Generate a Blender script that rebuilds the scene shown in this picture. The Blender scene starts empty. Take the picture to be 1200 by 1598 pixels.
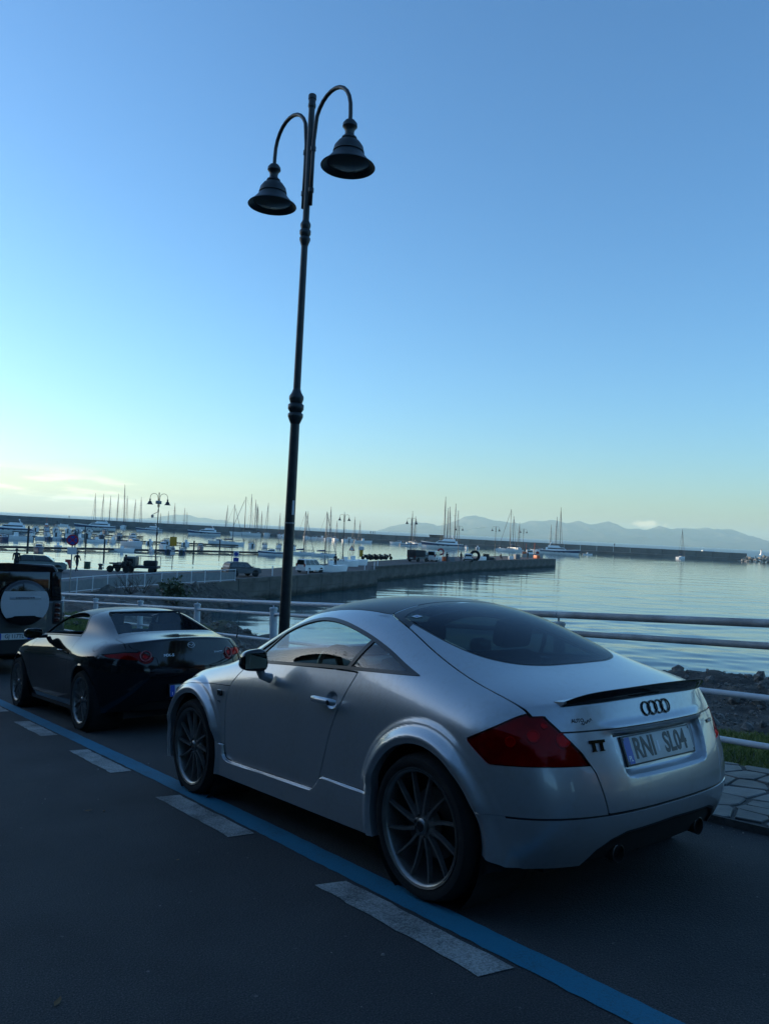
import bpy, bmesh, math, random
import numpy as np
from mathutils import Matrix, Vector
random.seed(7); np.random.seed(7)
C = bpy.context.scene
col = C.collection
PI = math.pi

# ---------------------------------------------------------------- camera
HAZE = .00011
CAM_H = 6.7                                   # metres above the harbour water
F_PX, W_PX, H_PX = 1203.56, 1200.0, 1598.0
ROLL = math.atan(0.0504)
PITCH = math.atan((798 + .0504 * 600 - 799) * math.cos(ROLL) / F_PX)
fw = np.array([0, math.cos(PITCH), math.sin(PITCH)])
up = np.array([0, -math.sin(PITCH), math.cos(PITCH)])
rt = np.array([1., 0, 0])
cr = rt * math.cos(ROLL) + up * math.sin(ROLL)
cu = up * math.cos(ROLL) - rt * math.sin(ROLL)
cam = bpy.data.cameras.new('camera')
camo = bpy.data.objects.new('camera', cam); col.objects.link(camo)
M = Matrix(((cr[0], cu[0], -fw[0], 0), (cr[1], cu[1], -fw[1], 0), (cr[2], cu[2], -fw[2], CAM_H), (0, 0, 0, 1)))
camo.matrix_world = M
cam.sensor_fit = 'VERTICAL'; cam.sensor_height = 36; cam.lens = F_PX / H_PX * 36
cam.clip_start = .05; cam.clip_end = 60000
C.camera = camo
C.render.resolution_x = 768; C.render.resolution_y = 1024

# ---------------------------------------------------------------- sky and sun
SUN_AZ, SUN_EL = math.radians(-71), math.radians(5.0)      # azimuth clockwise from the view direction (+Y)
world = bpy.data.worlds.new('World'); C.world = world; world.use_nodes = True
wn = world.node_tree; wn.nodes.clear()
wo = wn.nodes.new('ShaderNodeOutputWorld'); bg = wn.nodes.new('ShaderNodeBackground')
sky = wn.nodes.new('ShaderNodeTexSky'); sky.sky_type = 'NISHITA'; sky.sun_disc = False
sky.sun_elevation = SUN_EL; sky.sun_rotation = SUN_AZ
sky.altitude = 0; sky.air_density = 1.0; sky.dust_density = 0.75; sky.ozone_density = 3.8
bg.inputs['Strength'].default_value = .15
# low bank of thin cloud near the horizon
def wnode(t, **kw):
    n = wn.nodes.new(t)
    for k, v in kw.items(): setattr(n, k, v)
    return n
wt = wnode('ShaderNodeTexCoord'); sx = wnode('ShaderNodeSeparateXYZ'); wn.links.new(wt.outputs['Generated'], sx.inputs[0])
mp = wnode('ShaderNodeMapping'); mp.inputs['Scale'].default_value = (8.5, 8.5, 75); wn.links.new(wt.outputs['Generated'], mp.inputs[0])
cn = wnode('ShaderNodeTexNoise'); cn.inputs['Scale'].default_value = 1.; cn.inputs['Detail'].default_value = 7; cn.inputs['Roughness'].default_value = .58; wn.links.new(mp.outputs[0], cn.inputs['Vector'])
def wramp(src, stops):
    r = wnode('ShaderNodeValToRGB'); e = r.color_ramp.elements
    while len(e) < len(stops): e.new(.5)
    for k, (p, c) in enumerate(stops): e[k].position = p; e[k].color = (c, c, c, 1) if not isinstance(c, tuple) else (*c, 1)
    wn.links.new(src, r.inputs[0]); return r
cov = wramp(cn.outputs['Fac'], [(.46, 0.), (.60, 1.)])
band = wramp(sx.outputs['Z'], [(.0, .0), (.012, .7), (.024, .8), (.040, .5), (.060, 0.)])
sxp = wnode('ShaderNodeMath', operation='MULTIPLY_ADD'); sxp.inputs[1].default_value = .5; sxp.inputs[2].default_value = .5; wn.links.new(sx.outputs['X'], sxp.inputs[0])
azm = wramp(sxp.outputs[0], [(.20, 1.), (.335, .9), (.375, .12), (.46, .0)])       
m1 = wnode('ShaderNodeMath', operation='MULTIPLY'); m2 = wnode('ShaderNodeMath', operation='MULTIPLY')
wn.links.new(cov.outputs[0], m1.inputs[0]); wn.links.new(band.outputs[0], m1.inputs[1]); wn.links.new(m1.outputs[0], m2.inputs[0]); wn.links.new(azm.outputs[0], m2.inputs[1])
# one small fair-weather cloud standing over the mountains
def blob(c, sz, s2):
    v = wnode('ShaderNodeVectorMath', operation='SUBTRACT'); v.inputs[1].default_value = c; wn.links.new(wt.outputs['Generated'], v.inputs[0])
    w_ = wnode('ShaderNodeVectorMath', operation='MULTIPLY'); w_.inputs[1].default_value = (1 / sz, 1 / sz, 1 / s2); wn.links.new(v.outputs[0], w_.inputs[0])
    l = wnode('ShaderNodeVectorMath', operation='LENGTH'); wn.links.new(w_.outputs[0], l.inputs[0])
    n2 = wnode('ShaderNodeTexNoise'); n2.inputs['Scale'].default_value = 75; n2.inputs['Detail'].default_value = 5; wn.links.new(wt.outputs['Generated'], n2.inputs['Vector'])
    a = wnode('ShaderNodeMath', operation='MULTIPLY_ADD'); a.inputs[1].default_value = -2.6; wn.links.new(n2.outputs['Fac'], a.inputs[0]); 
    b = wnode('ShaderNodeMath', operation='ADD'); b.inputs[1].default_value = 1.3; wn.links.new(l.outputs['Value'], b.inputs[0]); wn.links.new(b.outputs[0], a.inputs[2])
    return wramp(a.outputs[0], [(.35, .30), (1., 0.)])
bl_ = blob((.3210, .9470, .0238), .020, .0060)
mxx = wnode('ShaderNodeMath', operation='MAXIMUM'); wn.links.new(m2.outputs[0], mxx.inputs[0]); wn.links.new(bl_.outputs[0], mxx.inputs[1])
shade = wramp(cn.outputs['Fac'], [(.50, (5.6, 4.7, 3.1)), (.62, (3.9, 3.9, 3.35)), (.75, (3.0, 3.2, 3.1))])
cm = wnode('ShaderNodeMix', data_type='RGBA'); cl_ = wnode('ShaderNodeMath', operation='MULTIPLY'); cl_.inputs[1].default_value = .9
wn.links.new(mxx.outputs[0], cl_.inputs[0]); wn.links.new(cl_.outputs[0], cm.inputs[0]); wn.links.new(sky.outputs[0], cm.inputs[6]); wn.links.new(shade.outputs[0], cm.inputs[7])
wn.links.new(cm.outputs[2], bg.inputs[0]); wn.links.new(bg.outputs[0], wo.inputs[0])
sl = bpy.data.lights.new('sun', 'SUN'); sl.energy = 2.5; sl.angle = math.radians(.5); sl.color = (1, .82, .58)
so = bpy.data.objects.new('sun', sl); col.objects.link(so)
sd = Vector((math.sin(SUN_AZ) * math.cos(SUN_EL), math.cos(SUN_AZ) * math.cos(SUN_EL), math.sin(SUN_EL)))
so.rotation_euler = sd.to_track_quat('Z', 'Y').to_euler()
C.view_settings.view_transform = 'Standard'; C.view_settings.look = 'None'
C.view_settings.exposure = 1.70; C.view_settings.gamma = 1; C.view_settings.use_curve_mapping = False
C.cycles.max_bounces = 8; C.cycles.transparent_max_bounces = 16; C.cycles.volume_bounces = 1
C.cycles.use_denoising = True

# ---------------------------------------------------------------- helpers
def mat(name, base=(.5, .5, .5), rough=.5, metal=0., coat=0., spec=.5, emit=None):
    m = bpy.data.materials.new(name); m.use_nodes = True
    b = m.node_tree.nodes['Principled BSDF']
    b.inputs['Base Color'].default_value = (*base, 1); b.inputs['Roughness'].default_value = rough
    b.inputs['Metallic'].default_value = metal; b.inputs['Coat Weight'].default_value = coat
    b.inputs['Coat Roughness'].default_value = .03; b.inputs['Specular IOR Level'].default_value = spec
    return m
def nd(m, t, **kw):
    n = m.node_tree.nodes.new(t)
    for k, v in kw.items():
        if k in n.inputs: n.inputs[k].default_value = v
        else: setattr(n, k, v)
    return n
def lk(m, a, b): m.node_tree.links.new(a, b)
def bsdf(m): return m.node_tree.nodes['Principled BSDF']
def ramp(m, fac, stops, interp='LINEAR'):
    r = nd(m, 'ShaderNodeValToRGB'); e = r.color_ramp.elements; r.color_ramp.interpolation = interp
    while len(e) < len(stops): e.new(.5)
    for k, (p, c) in enumerate(stops):
        e[k].position = p; e[k].color = (*c, 1) if len(c) == 3 else c
    lk(m, fac, r.inputs[0]); return r
def noise(m, scale, detail=4, rough=.5, vec=None, coord='Object', dist=0.):
    n = nd(m, 'ShaderNodeTexNoise'); n.inputs['Scale'].default_value = scale; n.inputs['Detail'].default_value = detail
    n.inputs['Roughness'].default_value = rough; n.inputs['Distortion'].default_value = dist
    if vec is None:
        t = nd(m, 'ShaderNodeTexCoord'); vec = t.outputs[coord]
    lk(m, vec, n.inputs['Vector']); return n
def noisy(name, c1, c2, scale, rough=.6, metal=0., coat=0., detail=5, bump=0., bscale=None, lo=.35, hi=.65, rr=None):
    """base colour wandering between two values, with fine relief"""
    m = mat(name, c1, rough, metal, coat); n = noise(m, scale, detail, .6)
    r = ramp(m, n.outputs['Fac'], [(lo, c1), (hi, c2)]); lk(m, r.outputs[0], bsdf(m).inputs['Base Color'])
    if rr:
        r2 = ramp(m, n.outputs['Fac'], [(lo, (rr[0],) * 3), (hi, (rr[1],) * 3)]); lk(m, r2.outputs[0], bsdf(m).inputs['Roughness'])
    if bump:
        n2 = noise(m, bscale or scale * 6, 4, .6); b = nd(m, 'ShaderNodeBump'); b.inputs['Strength'].default_value = 1
        b.inputs['Distance'].default_value = bump; lk(m, n2.outputs['Fac'], b.inputs['Height']); lk(m, b.outputs[0], bsdf(m).inputs['Normal'])
    return m
def glass_mat(name, tint, gloss=(1, 1, 1), ior=1.5, rough=0.):
    m = bpy.data.materials.new(name); m.use_nodes = True; t = m.node_tree; t.nodes.clear()
    o = t.nodes.new('ShaderNodeOutputMaterial'); mx = t.nodes.new('ShaderNodeMixShader'); fr = t.nodes.new('ShaderNodeFresnel')
    tr = t.nodes.new('ShaderNodeBsdfTransparent'); gl = t.nodes.new('ShaderNodeBsdfGlossy')
    fr.inputs[0].default_value = ior; tr.inputs[0].default_value = (*tint, 1); gl.inputs[0].default_value = (*gloss, 1); gl.inputs['Roughness'].default_value = rough
    # a pane seen from inside has the same reflectance as from outside
    ge = t.nodes.new('ShaderNodeNewGeometry'); lw = t.nodes.new('ShaderNodeLayerWeight'); lw.inputs[0].default_value = .5
    pw = t.nodes.new('ShaderNodeMath'); pw.operation = 'POWER'; pw.inputs[1].default_value = 5.0
    ad = t.nodes.new('ShaderNodeMath'); ad.operation = 'MULTIPLY_ADD'; ad.inputs[1].default_value = .88; ad.inputs[2].default_value = ((ior - 1) / (ior + 1)) ** 2 * 1.9
    t.links.new(lw.outputs['Facing'], pw.inputs[0]); t.links.new(pw.outputs[0], ad.inputs[0]); t.nodes.remove(fr); t.nodes.remove(ge)
    t.links.new(ad.outputs[0], mx.inputs[0]); t.links.new(tr.outputs[0], mx.inputs[1]); t.links.new(gl.outputs[0], mx.inputs[2]); t.links.new(mx.outputs[0], o.inputs[0])
    return m

def meta(o, label=None, cat=None, group=None, kind=None):
    if label: o['label'] = label
    if cat: o['category'] = cat
    if group: o['group'] = group
    if kind: o['kind'] = kind
    return o
def empty(name, parent=None, loc=(0, 0, 0), rz=0, mtx=None):
    o = bpy.data.objects.new(name, None); col.objects.link(o); o.empty_display_size = .1
    if parent is not None: o.parent = parent
    if mtx is not None: o.matrix_basis = mtx
    else: o.location = loc; o.rotation_euler = (0, 0, rz)
    return o
def thing(name, label, cat, loc=(0, 0, 0), rz=0, group=None, mtx=None):
    return meta(empty(name, None, loc, rz, mtx), label, cat, group)
def mesh_np(name, V, F, m, parent=None, N=None, smooth=True):
    """V (n,3) array, F (k,3) triangles or list of polygons"""
    me = bpy.data.meshes.new(name)
    if isinstance(F, np.ndarray):
        k, w = F.shape
        me.vertices.add(len(V)); me.vertices.foreach_set('co', np.asarray(V, dtype=np.float32).ravel())
        me.loops.add(k * w); me.loops.foreach_set('vertex_index', F.astype(np.int32).ravel())
        me.polygons.add(k); me.polygons.foreach_set('loop_start', np.arange(0, k * w, w, dtype=np.int32))
        me.polygons.foreach_set('use_smooth', np.full(k, smooth))
        me.update(calc_edges=True)
    else:
        me.from_pydata([tuple(v) for v in V], [], [tuple(f) for f in F])
        me.polygons.foreach_set('use_smooth', [smooth] * len(me.polygons))
    if N is not None: me.normals_split_custom_set_from_vertices([tuple(n) for n in N.tolist()])
    me.materials.append(m)
    o = bpy.data.objects.new(name, me); col.objects.link(o)
    if parent is not None: o.parent = parent
    return o
def inst(o, parent, loc=None, rot=None, scale=None, name=None):
    c = o.copy(); col.objects.link(c); c.parent = parent
    if loc is not None: c.location = loc
    if rot is not None: c.rotation_euler = rot
    if scale is not None: c.scale = scale
    return c
def kids(o): return [c for c in bpy.data.objects if c.parent is o]
_kid = {}
def copy_tree(o, parent=None):
    c = o.copy(); col.objects.link(c); c.parent = parent
    for ch in list(o.children): copy_tree(ch, c)
    return c

class MB:
    """collects simple solids; build() links them as one mesh object"""
    def __init__(s): s.V = []; s.F = []; s.mt = Matrix()
    def add(s, V, F, mt=None):
        n = len(s.V); mt = s.mt @ mt if mt is not None else s.mt
        s.V += [tuple(mt @ Vector(v)) for v in V]; s.F += [tuple(i + n for i in f) for f in F]; return s
    def box(s, x0, x1, y0, y1, z0, z1, mt=None, b=0.):
        if b:
            V = []; F = []
            bm = bmesh.new(); bmesh.ops.create_cube(bm, size=1)
            for v in bm.verts: v.co = Vector(((x0 + x1) / 2 + v.co.x * (x1 - x0), (y0 + y1) / 2 + v.co.y * (y1 - y0), (z0 + z1) / 2 + v.co.z * (z1 - z0)))
            bmesh.ops.bevel(bm, geom=bm.edges[:], offset=b, segments=2, affect='EDGES', profile=.6)
            bm.verts.index_update(); s.add([v.co for v in bm.verts], [[v.index for v in f.verts] for f in bm.faces], mt); bm.free(); return s
        V = [(x, y, z) for z in (z0, z1) for y in (y0, y1) for x in (x0, x1)]
        return s.add(V, [(0, 2, 3, 1), (4, 5, 7, 6), (0, 1, 5, 4), (2, 6, 7, 3), (0, 4, 6, 2), (1, 3, 7, 5)], mt)
    def tube(s, pts, r, n=8, caps=True, mt=None):
        pts = [Vector(p) for p in pts]; rs = r if isinstance(r, (list, tuple)) else [r] * len(pts)
        V = []; F = []; prev = None
        for i, p in enumerate(pts):
            d = (pts[min(i + 1, len(pts) - 1)] - pts[max(i - 1, 0)]).normalized()
            if prev is None:
                a = Vector((0, 0, 1)) if abs(d.z) < .9 else Vector((1, 0, 0)); u = d.cross(a).normalized()
            else: u = (prev - d * prev.dot(d)).normalized()
            prev = u; v = d.cross(u)
            for k in range(n):
                t = 2 * PI * k / n; V.append(p + (u * math.cos(t) + v * math.sin(t)) * rs[i])
        for i in range(len(pts) - 1):
            for k in range(n):
                a = i * n + k; b = i * n + (k + 1) % n; F.append((a, b, b + n, a + n))
        if caps: F.append(tuple(range(n))[::-1]); F.append(tuple(range((len(pts) - 1) * n, len(pts) * n)))
        return s.add(V, F, mt)
    def lathe(s, prof, n=16, axis='z', mt=None, caps=True):
        V = []; F = []
        for r, h in prof:
            for k in range(n):
                t = 2 * PI * k / n; a, b = r * math.cos(t), r * math.sin(t)
                V.append({'z': (a, b, h), 'y': (a, h, b), 'x': (h, a, b)}[axis])
        for i in range(len(prof) - 1):
            for k in range(n):
                a = i * n + k; b = i * n + (k + 1) % n
                F.append((a, b, b + n, a + n) if axis != 'y' else (a, a + n, b + n, b))
        if caps:
            if prof[0][0] > 1e-6: F.append(tuple(range(n))[::-1] if axis != 'y' else tuple(range(n)))
            if prof[-1][0] > 1e-6:
                q = tuple(range((len(prof) - 1) * n, len(prof) * n)); F.append(q if axis != 'y' else q[::-1])
        return s.add(V, F, mt)
    def prism(s, poly, h0, h1, axis='z', mt=None):
        n = len(poly); f = {'z': lambda p, h: (p[0], p[1], h), 'y': lambda p, h: (p[0], h, p[1]), 'x': lambda p, h: (h, p[0], p[1])}[axis]
        V = [f(p, h0) for p in poly] + [f(p, h1) for p in poly]
        F = [tuple(range(n))[::-1], tuple(range(n, 2 * n))] + [(i, (i + 1) % n, (i + 1) % n + n, i + n) for i in range(n)]
        return s.add(V, F, mt)
    def build(s, name, m, parent=None, smooth=False, auto=None, sub=0):
        me = bpy.data.meshes.new(name); me.from_pydata(s.V, [], s.F)
        bm = bmesh.new(); bm.from_mesh(me); bmesh.ops.remove_doubles(bm, verts=bm.verts, dist=1e-6)
        bmesh.ops.recalc_face_normals(bm, faces=bm.faces)
        if auto is not None:
            for f in bm.faces: f.smooth = True
            for e in bm.edges:
                if len(e.link_faces) == 2 and e.calc_face_angle(0) > math.radians(auto): e.smooth = False
        elif smooth:
            for f in bm.faces: f.smooth = True
        bm.to_mesh(me); bm.free(); me.materials.append(m)
        o = bpy.data.objects.new(name, me); col.objects.link(o)
        if parent is not None: o.parent = parent
        return o

def text(name, s, size, m, parent, mtx, xs=1., ext=.001, bold=0., align='CENTER', shear=0.):
    cv = bpy.data.curves.new(name, 'FONT'); cv.body = s; cv.size = size; cv.extrude = ext; cv.offset = bold; cv.align_x = align; cv.align_y = 'CENTER'
    cv.resolution_u = 3; cv.shear = shear
    t = bpy.data.objects.new(name, cv); col.objects.link(t)
    dg = bpy.context.evaluated_depsgraph_get(); me = bpy.data.meshes.new_from_object(t.evaluated_get(dg))
    bpy.data.objects.remove(t); me.transform(Matrix.Diagonal((xs, 1, 1, 1))); me.name = name
    me.materials.clear(); me.materials.append(m)
    o = bpy.data.objects.new(name, me); col.objects.link(o); o.parent = parent; o.matrix_basis = mtx
    return o

# ---- road frame: s along the cars (forward, downhill), t to their left, n up
RX = np.array([-0.61124585, 0.78524875, -0.0988075]); RY = np.array([-0.7895535, -0.61363405, 0.00765053]); RZ = np.array([-0.05462408, 0.08269016, 0.99507716])
RO = np.array([0.91508433, 3.99749544, CAM_H - 1.64460729])
def RM(s=0, t=0, n=0, rz=0):
    o = RO + s * RX + t * RY + n * RZ
    m = Matrix(((RX[0], RY[0], RZ[0], o[0]), (RX[1], RY[1], RZ[1], o[1]), (RX[2], RY[2], RZ[2], o[2]), (0, 0, 0, 1)))
    return m @ Matrix.Rotation(rz, 4, 'Z')
def RP(s, t, n=0): return Vector(RO + s * RX + t * RY + n * RZ)
def at(px, py, z=0.):
    """point of the horizontal plane z seen at a photo pixel"""
    d = (px - 600) / F_PX * cr - (py - 799) / F_PX * cu + fw
    k = (z - CAM_H) / d[2]; return Vector((d[0] * k, d[1] * k, z))
def ray(px, py, depth):
    d = (px - 600) / F_PX * cr - (py - 799) / F_PX * cu + fw
    d = d / d[1] * depth; return Vector((d[0], d[1], CAM_H + d[2]))

# ---- triangle meshes as arrays, cut along level lines of a function
def split(Mh, phi):
    V, N, F = Mh; phi = phi.copy(); phi[np.abs(phi) < 1e-7] = 1e-7
    ins = phi < 0; c = ins[F].sum(1)
    fin = F[c == 3]; fout = F[c == 0]
    T1 = F[c == 1]; T2 = F[c == 2]
    def rollto(T, mask):                       # bring the odd vertex first
        k = mask.argmax(1); r = np.arange(len(T))[:, None]
        return T[r, (k[:, None] + np.arange(3)) % 3]
    A = rollto(T1, ins[T1]) if len(T1) else T1.reshape(0, 3)
    B = rollto(T2, ~ins[T2]) if len(T2) else T2.reshape(0, 3)
    n = len(V)
    E = np.concatenate([A[:, [0, 1]], A[:, [0, 2]], B[:, [0, 1]], B[:, [0, 2]]])
    if len(E) == 0: return (V, N, fin), (V, N, fout)
    Es = np.sort(E, 1); key = Es[:, 0].astype(np.int64) * n + Es[:, 1]
    uk, inv = np.unique(key, return_inverse=True); a = (uk // n).astype(int); b = (uk % n).astype(int)
    t = phi[a] / (phi[a] - phi[b]); t = t[:, None]
    V2 = np.concatenate([V, V[a] * (1 - t) + V[b] * t]); N2 = N[a] * (1 - t) + N[b] * t
    N2 /= np.linalg.norm(N2, axis=1, keepdims=True) + 1e-12; N2 = np.concatenate([N, N2])
    inv = inv.ravel() + n; la, lb = len(A), len(B)
    p1, q1, p2, q2 = inv[:la], inv[la:2 * la], inv[2 * la:2 * la + lb], inv[2 * la + lb:]
    S = lambda *x: np.stack(x, 1)
    i_ = np.concatenate([fin, S(A[:, 0], p1, q1), S(p2, B[:, 1], B[:, 2]), S(p2, B[:, 2], q2)])
    o_ = np.concatenate([fout, S(p1, A[:, 1], A[:, 2]), S(p1, A[:, 2], q1), S(B[:, 0], p2, q2)])
    return (V2, N2, i_), (V2, N2, o_)
def compact(Mh):
    V, N, F = Mh
    if len(F) == 0: return (V[:0], N[:0], F)
    u, inv = np.unique(F.ravel(), return_inverse=True); return (V[u], N[u], inv.reshape(F.shape))
def clip(Mh, phi): return compact(split(Mh, phi)[0])
def cut(Mh, phi):
    a, b = split(Mh, phi); return (a[0], a[1], np.concatenate([a[2], b[2]]))
def normals(V, F):
    n = np.cross(V[F[:, 1]] - V[F[:, 0]], V[F[:, 2]] - V[F[:, 0]]); N = np.zeros_like(V)
    for k in range(3): np.add.at(N, F[:, k], n)
    return N / (np.linalg.norm(N, axis=1, keepdims=True) + 1e-12)
def carve(Mh, f, g=.0025):
    """take the region f<0 out of a shell, leaving a gap of 2g"""
    p = f(Mh[0]); a = clip(Mh, p + g); b = clip(Mh, -(p) + g); return a, b
def sdf(P, poly):
    poly = np.asarray(poly, float); a = poly; b = np.roll(poly, -1, 0); d2 = np.full(len(P), 1e9); ins = np.zeros(len(P), bool)
    for (ax, ay), (bx, by) in zip(a, b):
        ex, ey = bx - ax, by - ay; L = ex * ex + ey * ey
        if L < 1e-14: continue
        wx, wy = P[:, 0] - ax, P[:, 1] - ay; t = np.clip((wx * ex + wy * ey) / L, 0, 1)
        d2 = np.minimum(d2, (wx - ex * t) ** 2 + (wy - ey * t) ** 2)
        if ey != 0:
            c = (ay <= P[:, 1]) != (by <= P[:, 1]); ins ^= c & (P[:, 0] < ax + (P[:, 1] - ay) / ey * ex)
    return np.where(ins, -1, 1) * np.sqrt(d2)
def spline(pts, n=6, closed=True):
    """Catmull-Rom through pts; a point given twice is a corner"""
    P = [np.array(p, float) for p in pts]; m = len(P); out = []
    for i in range(m if closed else m - 1):
        p0, p1, p2, p3 = [P[(i + k) % m] if closed else P[min(max(i + k, 0), m - 1)] for k in (-1, 0, 1, 2)]
        if np.allclose(p1, p2): continue
        t1 = (p2 - p0) / 2; t2 = (p3 - p1) / 2
        if np.allclose(p0, p1): t1 = (p2 - p1) * .6
        if np.allclose(p2, p3): t2 = (p2 - p1) * .6
        for k in range(n):
            t = k / n; out.append((2 * t**3 - 3 * t * t + 1) * p1 + (t**3 - 2 * t * t + t) * t1 + (-2 * t**3 + 3 * t * t) * p2 + (t**3 - t * t) * t2)
    if not closed: out.append(P[-1])
    return np.array(out)
def boundary(F):
    E = np.concatenate([F[:, [0, 1]], F[:, [1, 2]], F[:, [2, 0]]]); S = np.sort(E, 1); n = F.max() + 1
    key = S[:, 0].astype(np.int64) * n + S[:, 1]; u, i, c = np.unique(key, return_index=True, return_counts=True); return E[i[c == 1]]
def panel(name, Mh, m, parent, rim=.008, N=True):
    """a body panel: the clipped skin plus edges turned inwards"""
    V, Nn, F = Mh
    if len(F) == 0: return None
    V2, N2, F2 = V, Nn, F
    if rim:
        E = boundary(F); u, inv = np.unique(E.ravel(), return_inverse=True); inv = inv.reshape(E.shape); k = len(u); n = len(V)
        d = V[E[:, 1]] - V[E[:, 0]]; en = np.cross(d, Nn[E[:, 0]]); out = np.zeros((k, 3))
        np.add.at(out, inv[:, 0], en); np.add.at(out, inv[:, 1], en); out /= np.linalg.norm(out, axis=1, keepdims=True) + 1e-12
        top = V[u]; bot = V[u] - Nn[u] * rim
        nn = out * .8 + Nn[u] * .5; nn /= np.linalg.norm(nn, axis=1, keepdims=True)
        V2 = np.concatenate([V, top, bot]); N2 = np.concatenate([Nn, nn, out])
        a, b = inv[:, 0] + n, inv[:, 1] + n
        F2 = np.concatenate([F, np.stack([b, a, a + k], 1), np.stack([b, a + k, b + k], 1)])
    return mesh_np(name, V2, F2, m, parent, N2)
def lr(Mh):
    """left and right halves of a mesh that has nothing on the centre line"""
    V, N, F = Mh; c = V[F].mean(1)[:, 1]; return [compact((V, N, F[c > 0])), compact((V, N, F[c < 0]))]
# ---------------------------------------------------------------- materials
def paint(name, base, metal=.0, rough=.3, coat=1., dirt=(.2, .19, .17), amt=.25, flake=0.):
    m = mat(name, base, rough, metal, coat); b = bsdf(m); b.inputs['Coat Roughness'].default_value = .045
    n = noise(m, 3.1, 6, .62); n2 = noise(m, 38, 4, .6)
    mu = nd(m, 'ShaderNodeMath', operation='MULTIPLY'); lk(m, n.outputs['Fac'], mu.inputs[0]); lk(m, n2.outputs['Fac'], mu.inputs[1])
    mx = nd(m, 'ShaderNodeMix', data_type='RGBA'); mx.inputs[6].default_value = (*base, 1); mx.inputs[7].default_value = (*dirt, 1)
    r = ramp(m, mu.outputs[0], [(.24, (0, 0, 0)), (.45, (amt,) * 3)]); lk(m, r.outputs[0], mx.inputs[0]); lk(m, mx.outputs[2], b.inputs['Base Color'])
    r2 = ramp(m, mu.outputs[0], [(.15, (.02,) * 3), (.45, (.09,) * 3)]); lk(m, r2.outputs[0], b.inputs['Coat Roughness'])
    return m
SILVER = paint('silver_paint', (.40, .41, .425), .55, .32, 1., (.30, .27, .23), .35)
BLACKP = paint('black_paint', (.004, .005, .008), 0., .07, 0., (.03, .03, .03), .3)
ROOFB = paint('black_roof_wrap', (.007, .008, .011), 0., .38, .12, (.03, .03, .03), .3)
GREYP = paint('grey_green_paint', (.075, .085, .085), .3, .4, 1., (.1, .09, .08), .3)
WHITEP = paint('white_paint', (.62, .62, .60), 0., .35, .6, (.3, .27, .22), .3)
DBLUEP = paint('dark_blue_paint', (.010, .016, .026), 0., .45, .1, (.06, .05, .05), .3)
COVERG = paint('cover_grey_paint', (.42, .45, .48), .5, .4, .7, (.25, .23, .2), .3)
TRIM = mat('black_trim', (.012, .012, .013), .38); RUBBER = noisy('rubber', (.005, .005, .0055), (.010, .010, .0095), 20, .92, bump=.0006, bscale=300)
MIRRG = mat('mirror_glass', (.16, .19, .17), .03, 1.); VOID = mat('underbody_black', (.004, .004, .0045), .9); CHROME = mat('chrome', (.6, .62, .64), .12, 1.)
RIMM = noisy('dark_alloy', (.17, .165, .16), (.24, .235, .225), 12, .33, .7, coat=.4); STEEL = noisy('brake_steel', (.12, .11, .105), (.06, .055, .05), 9, .42, .8)
GLOSSB = mat('gloss_black', (.006, .006, .007), .08, 0, .5); SEAT = noisy('seat_cloth', (.012, .012, .014), (.024, .024, .027), 30, .8)
GLASS = glass_mat('window_glass', (.70, .86, .84)); GLASSD = glass_mat('tinted_glass', (.035, .055, .068), (.46, .50, .55)); GLASSC = glass_mat('windscreen_glass', (.86, .92, .90)); GLASSG = glass_mat('green_side_glass', (.40, .50, .46))
LAMPR = mat('red_lamp_glass', (.22, .008, .010), .08, 0, 1.); LAMPD = noisy('dark_red_lamp', (.085, .004, .006), (.20, .007, .010), 5, .25, coat=1., bump=.001, bscale=60)
REDL = glass_mat('red_lens', (.95, .10, .10), (.62, .5, .52), 1.25)
REFL = mat('lamp_reflector', (.42, .03, .028), .22, .5); LAMPW = glass_mat('clear_lens', (.8, .82, .82))
PLATE = noisy('plate_white', (.60, .61, .58), (.50, .51, .49), 14, .4); PLATEB = mat('plate_blue', (.01, .06, .38), .35); INK = mat('plate_ink', (.01, .01, .012), .4)
WHITET = mat('white_lettering', (.7, .72, .75), .3)

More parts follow.
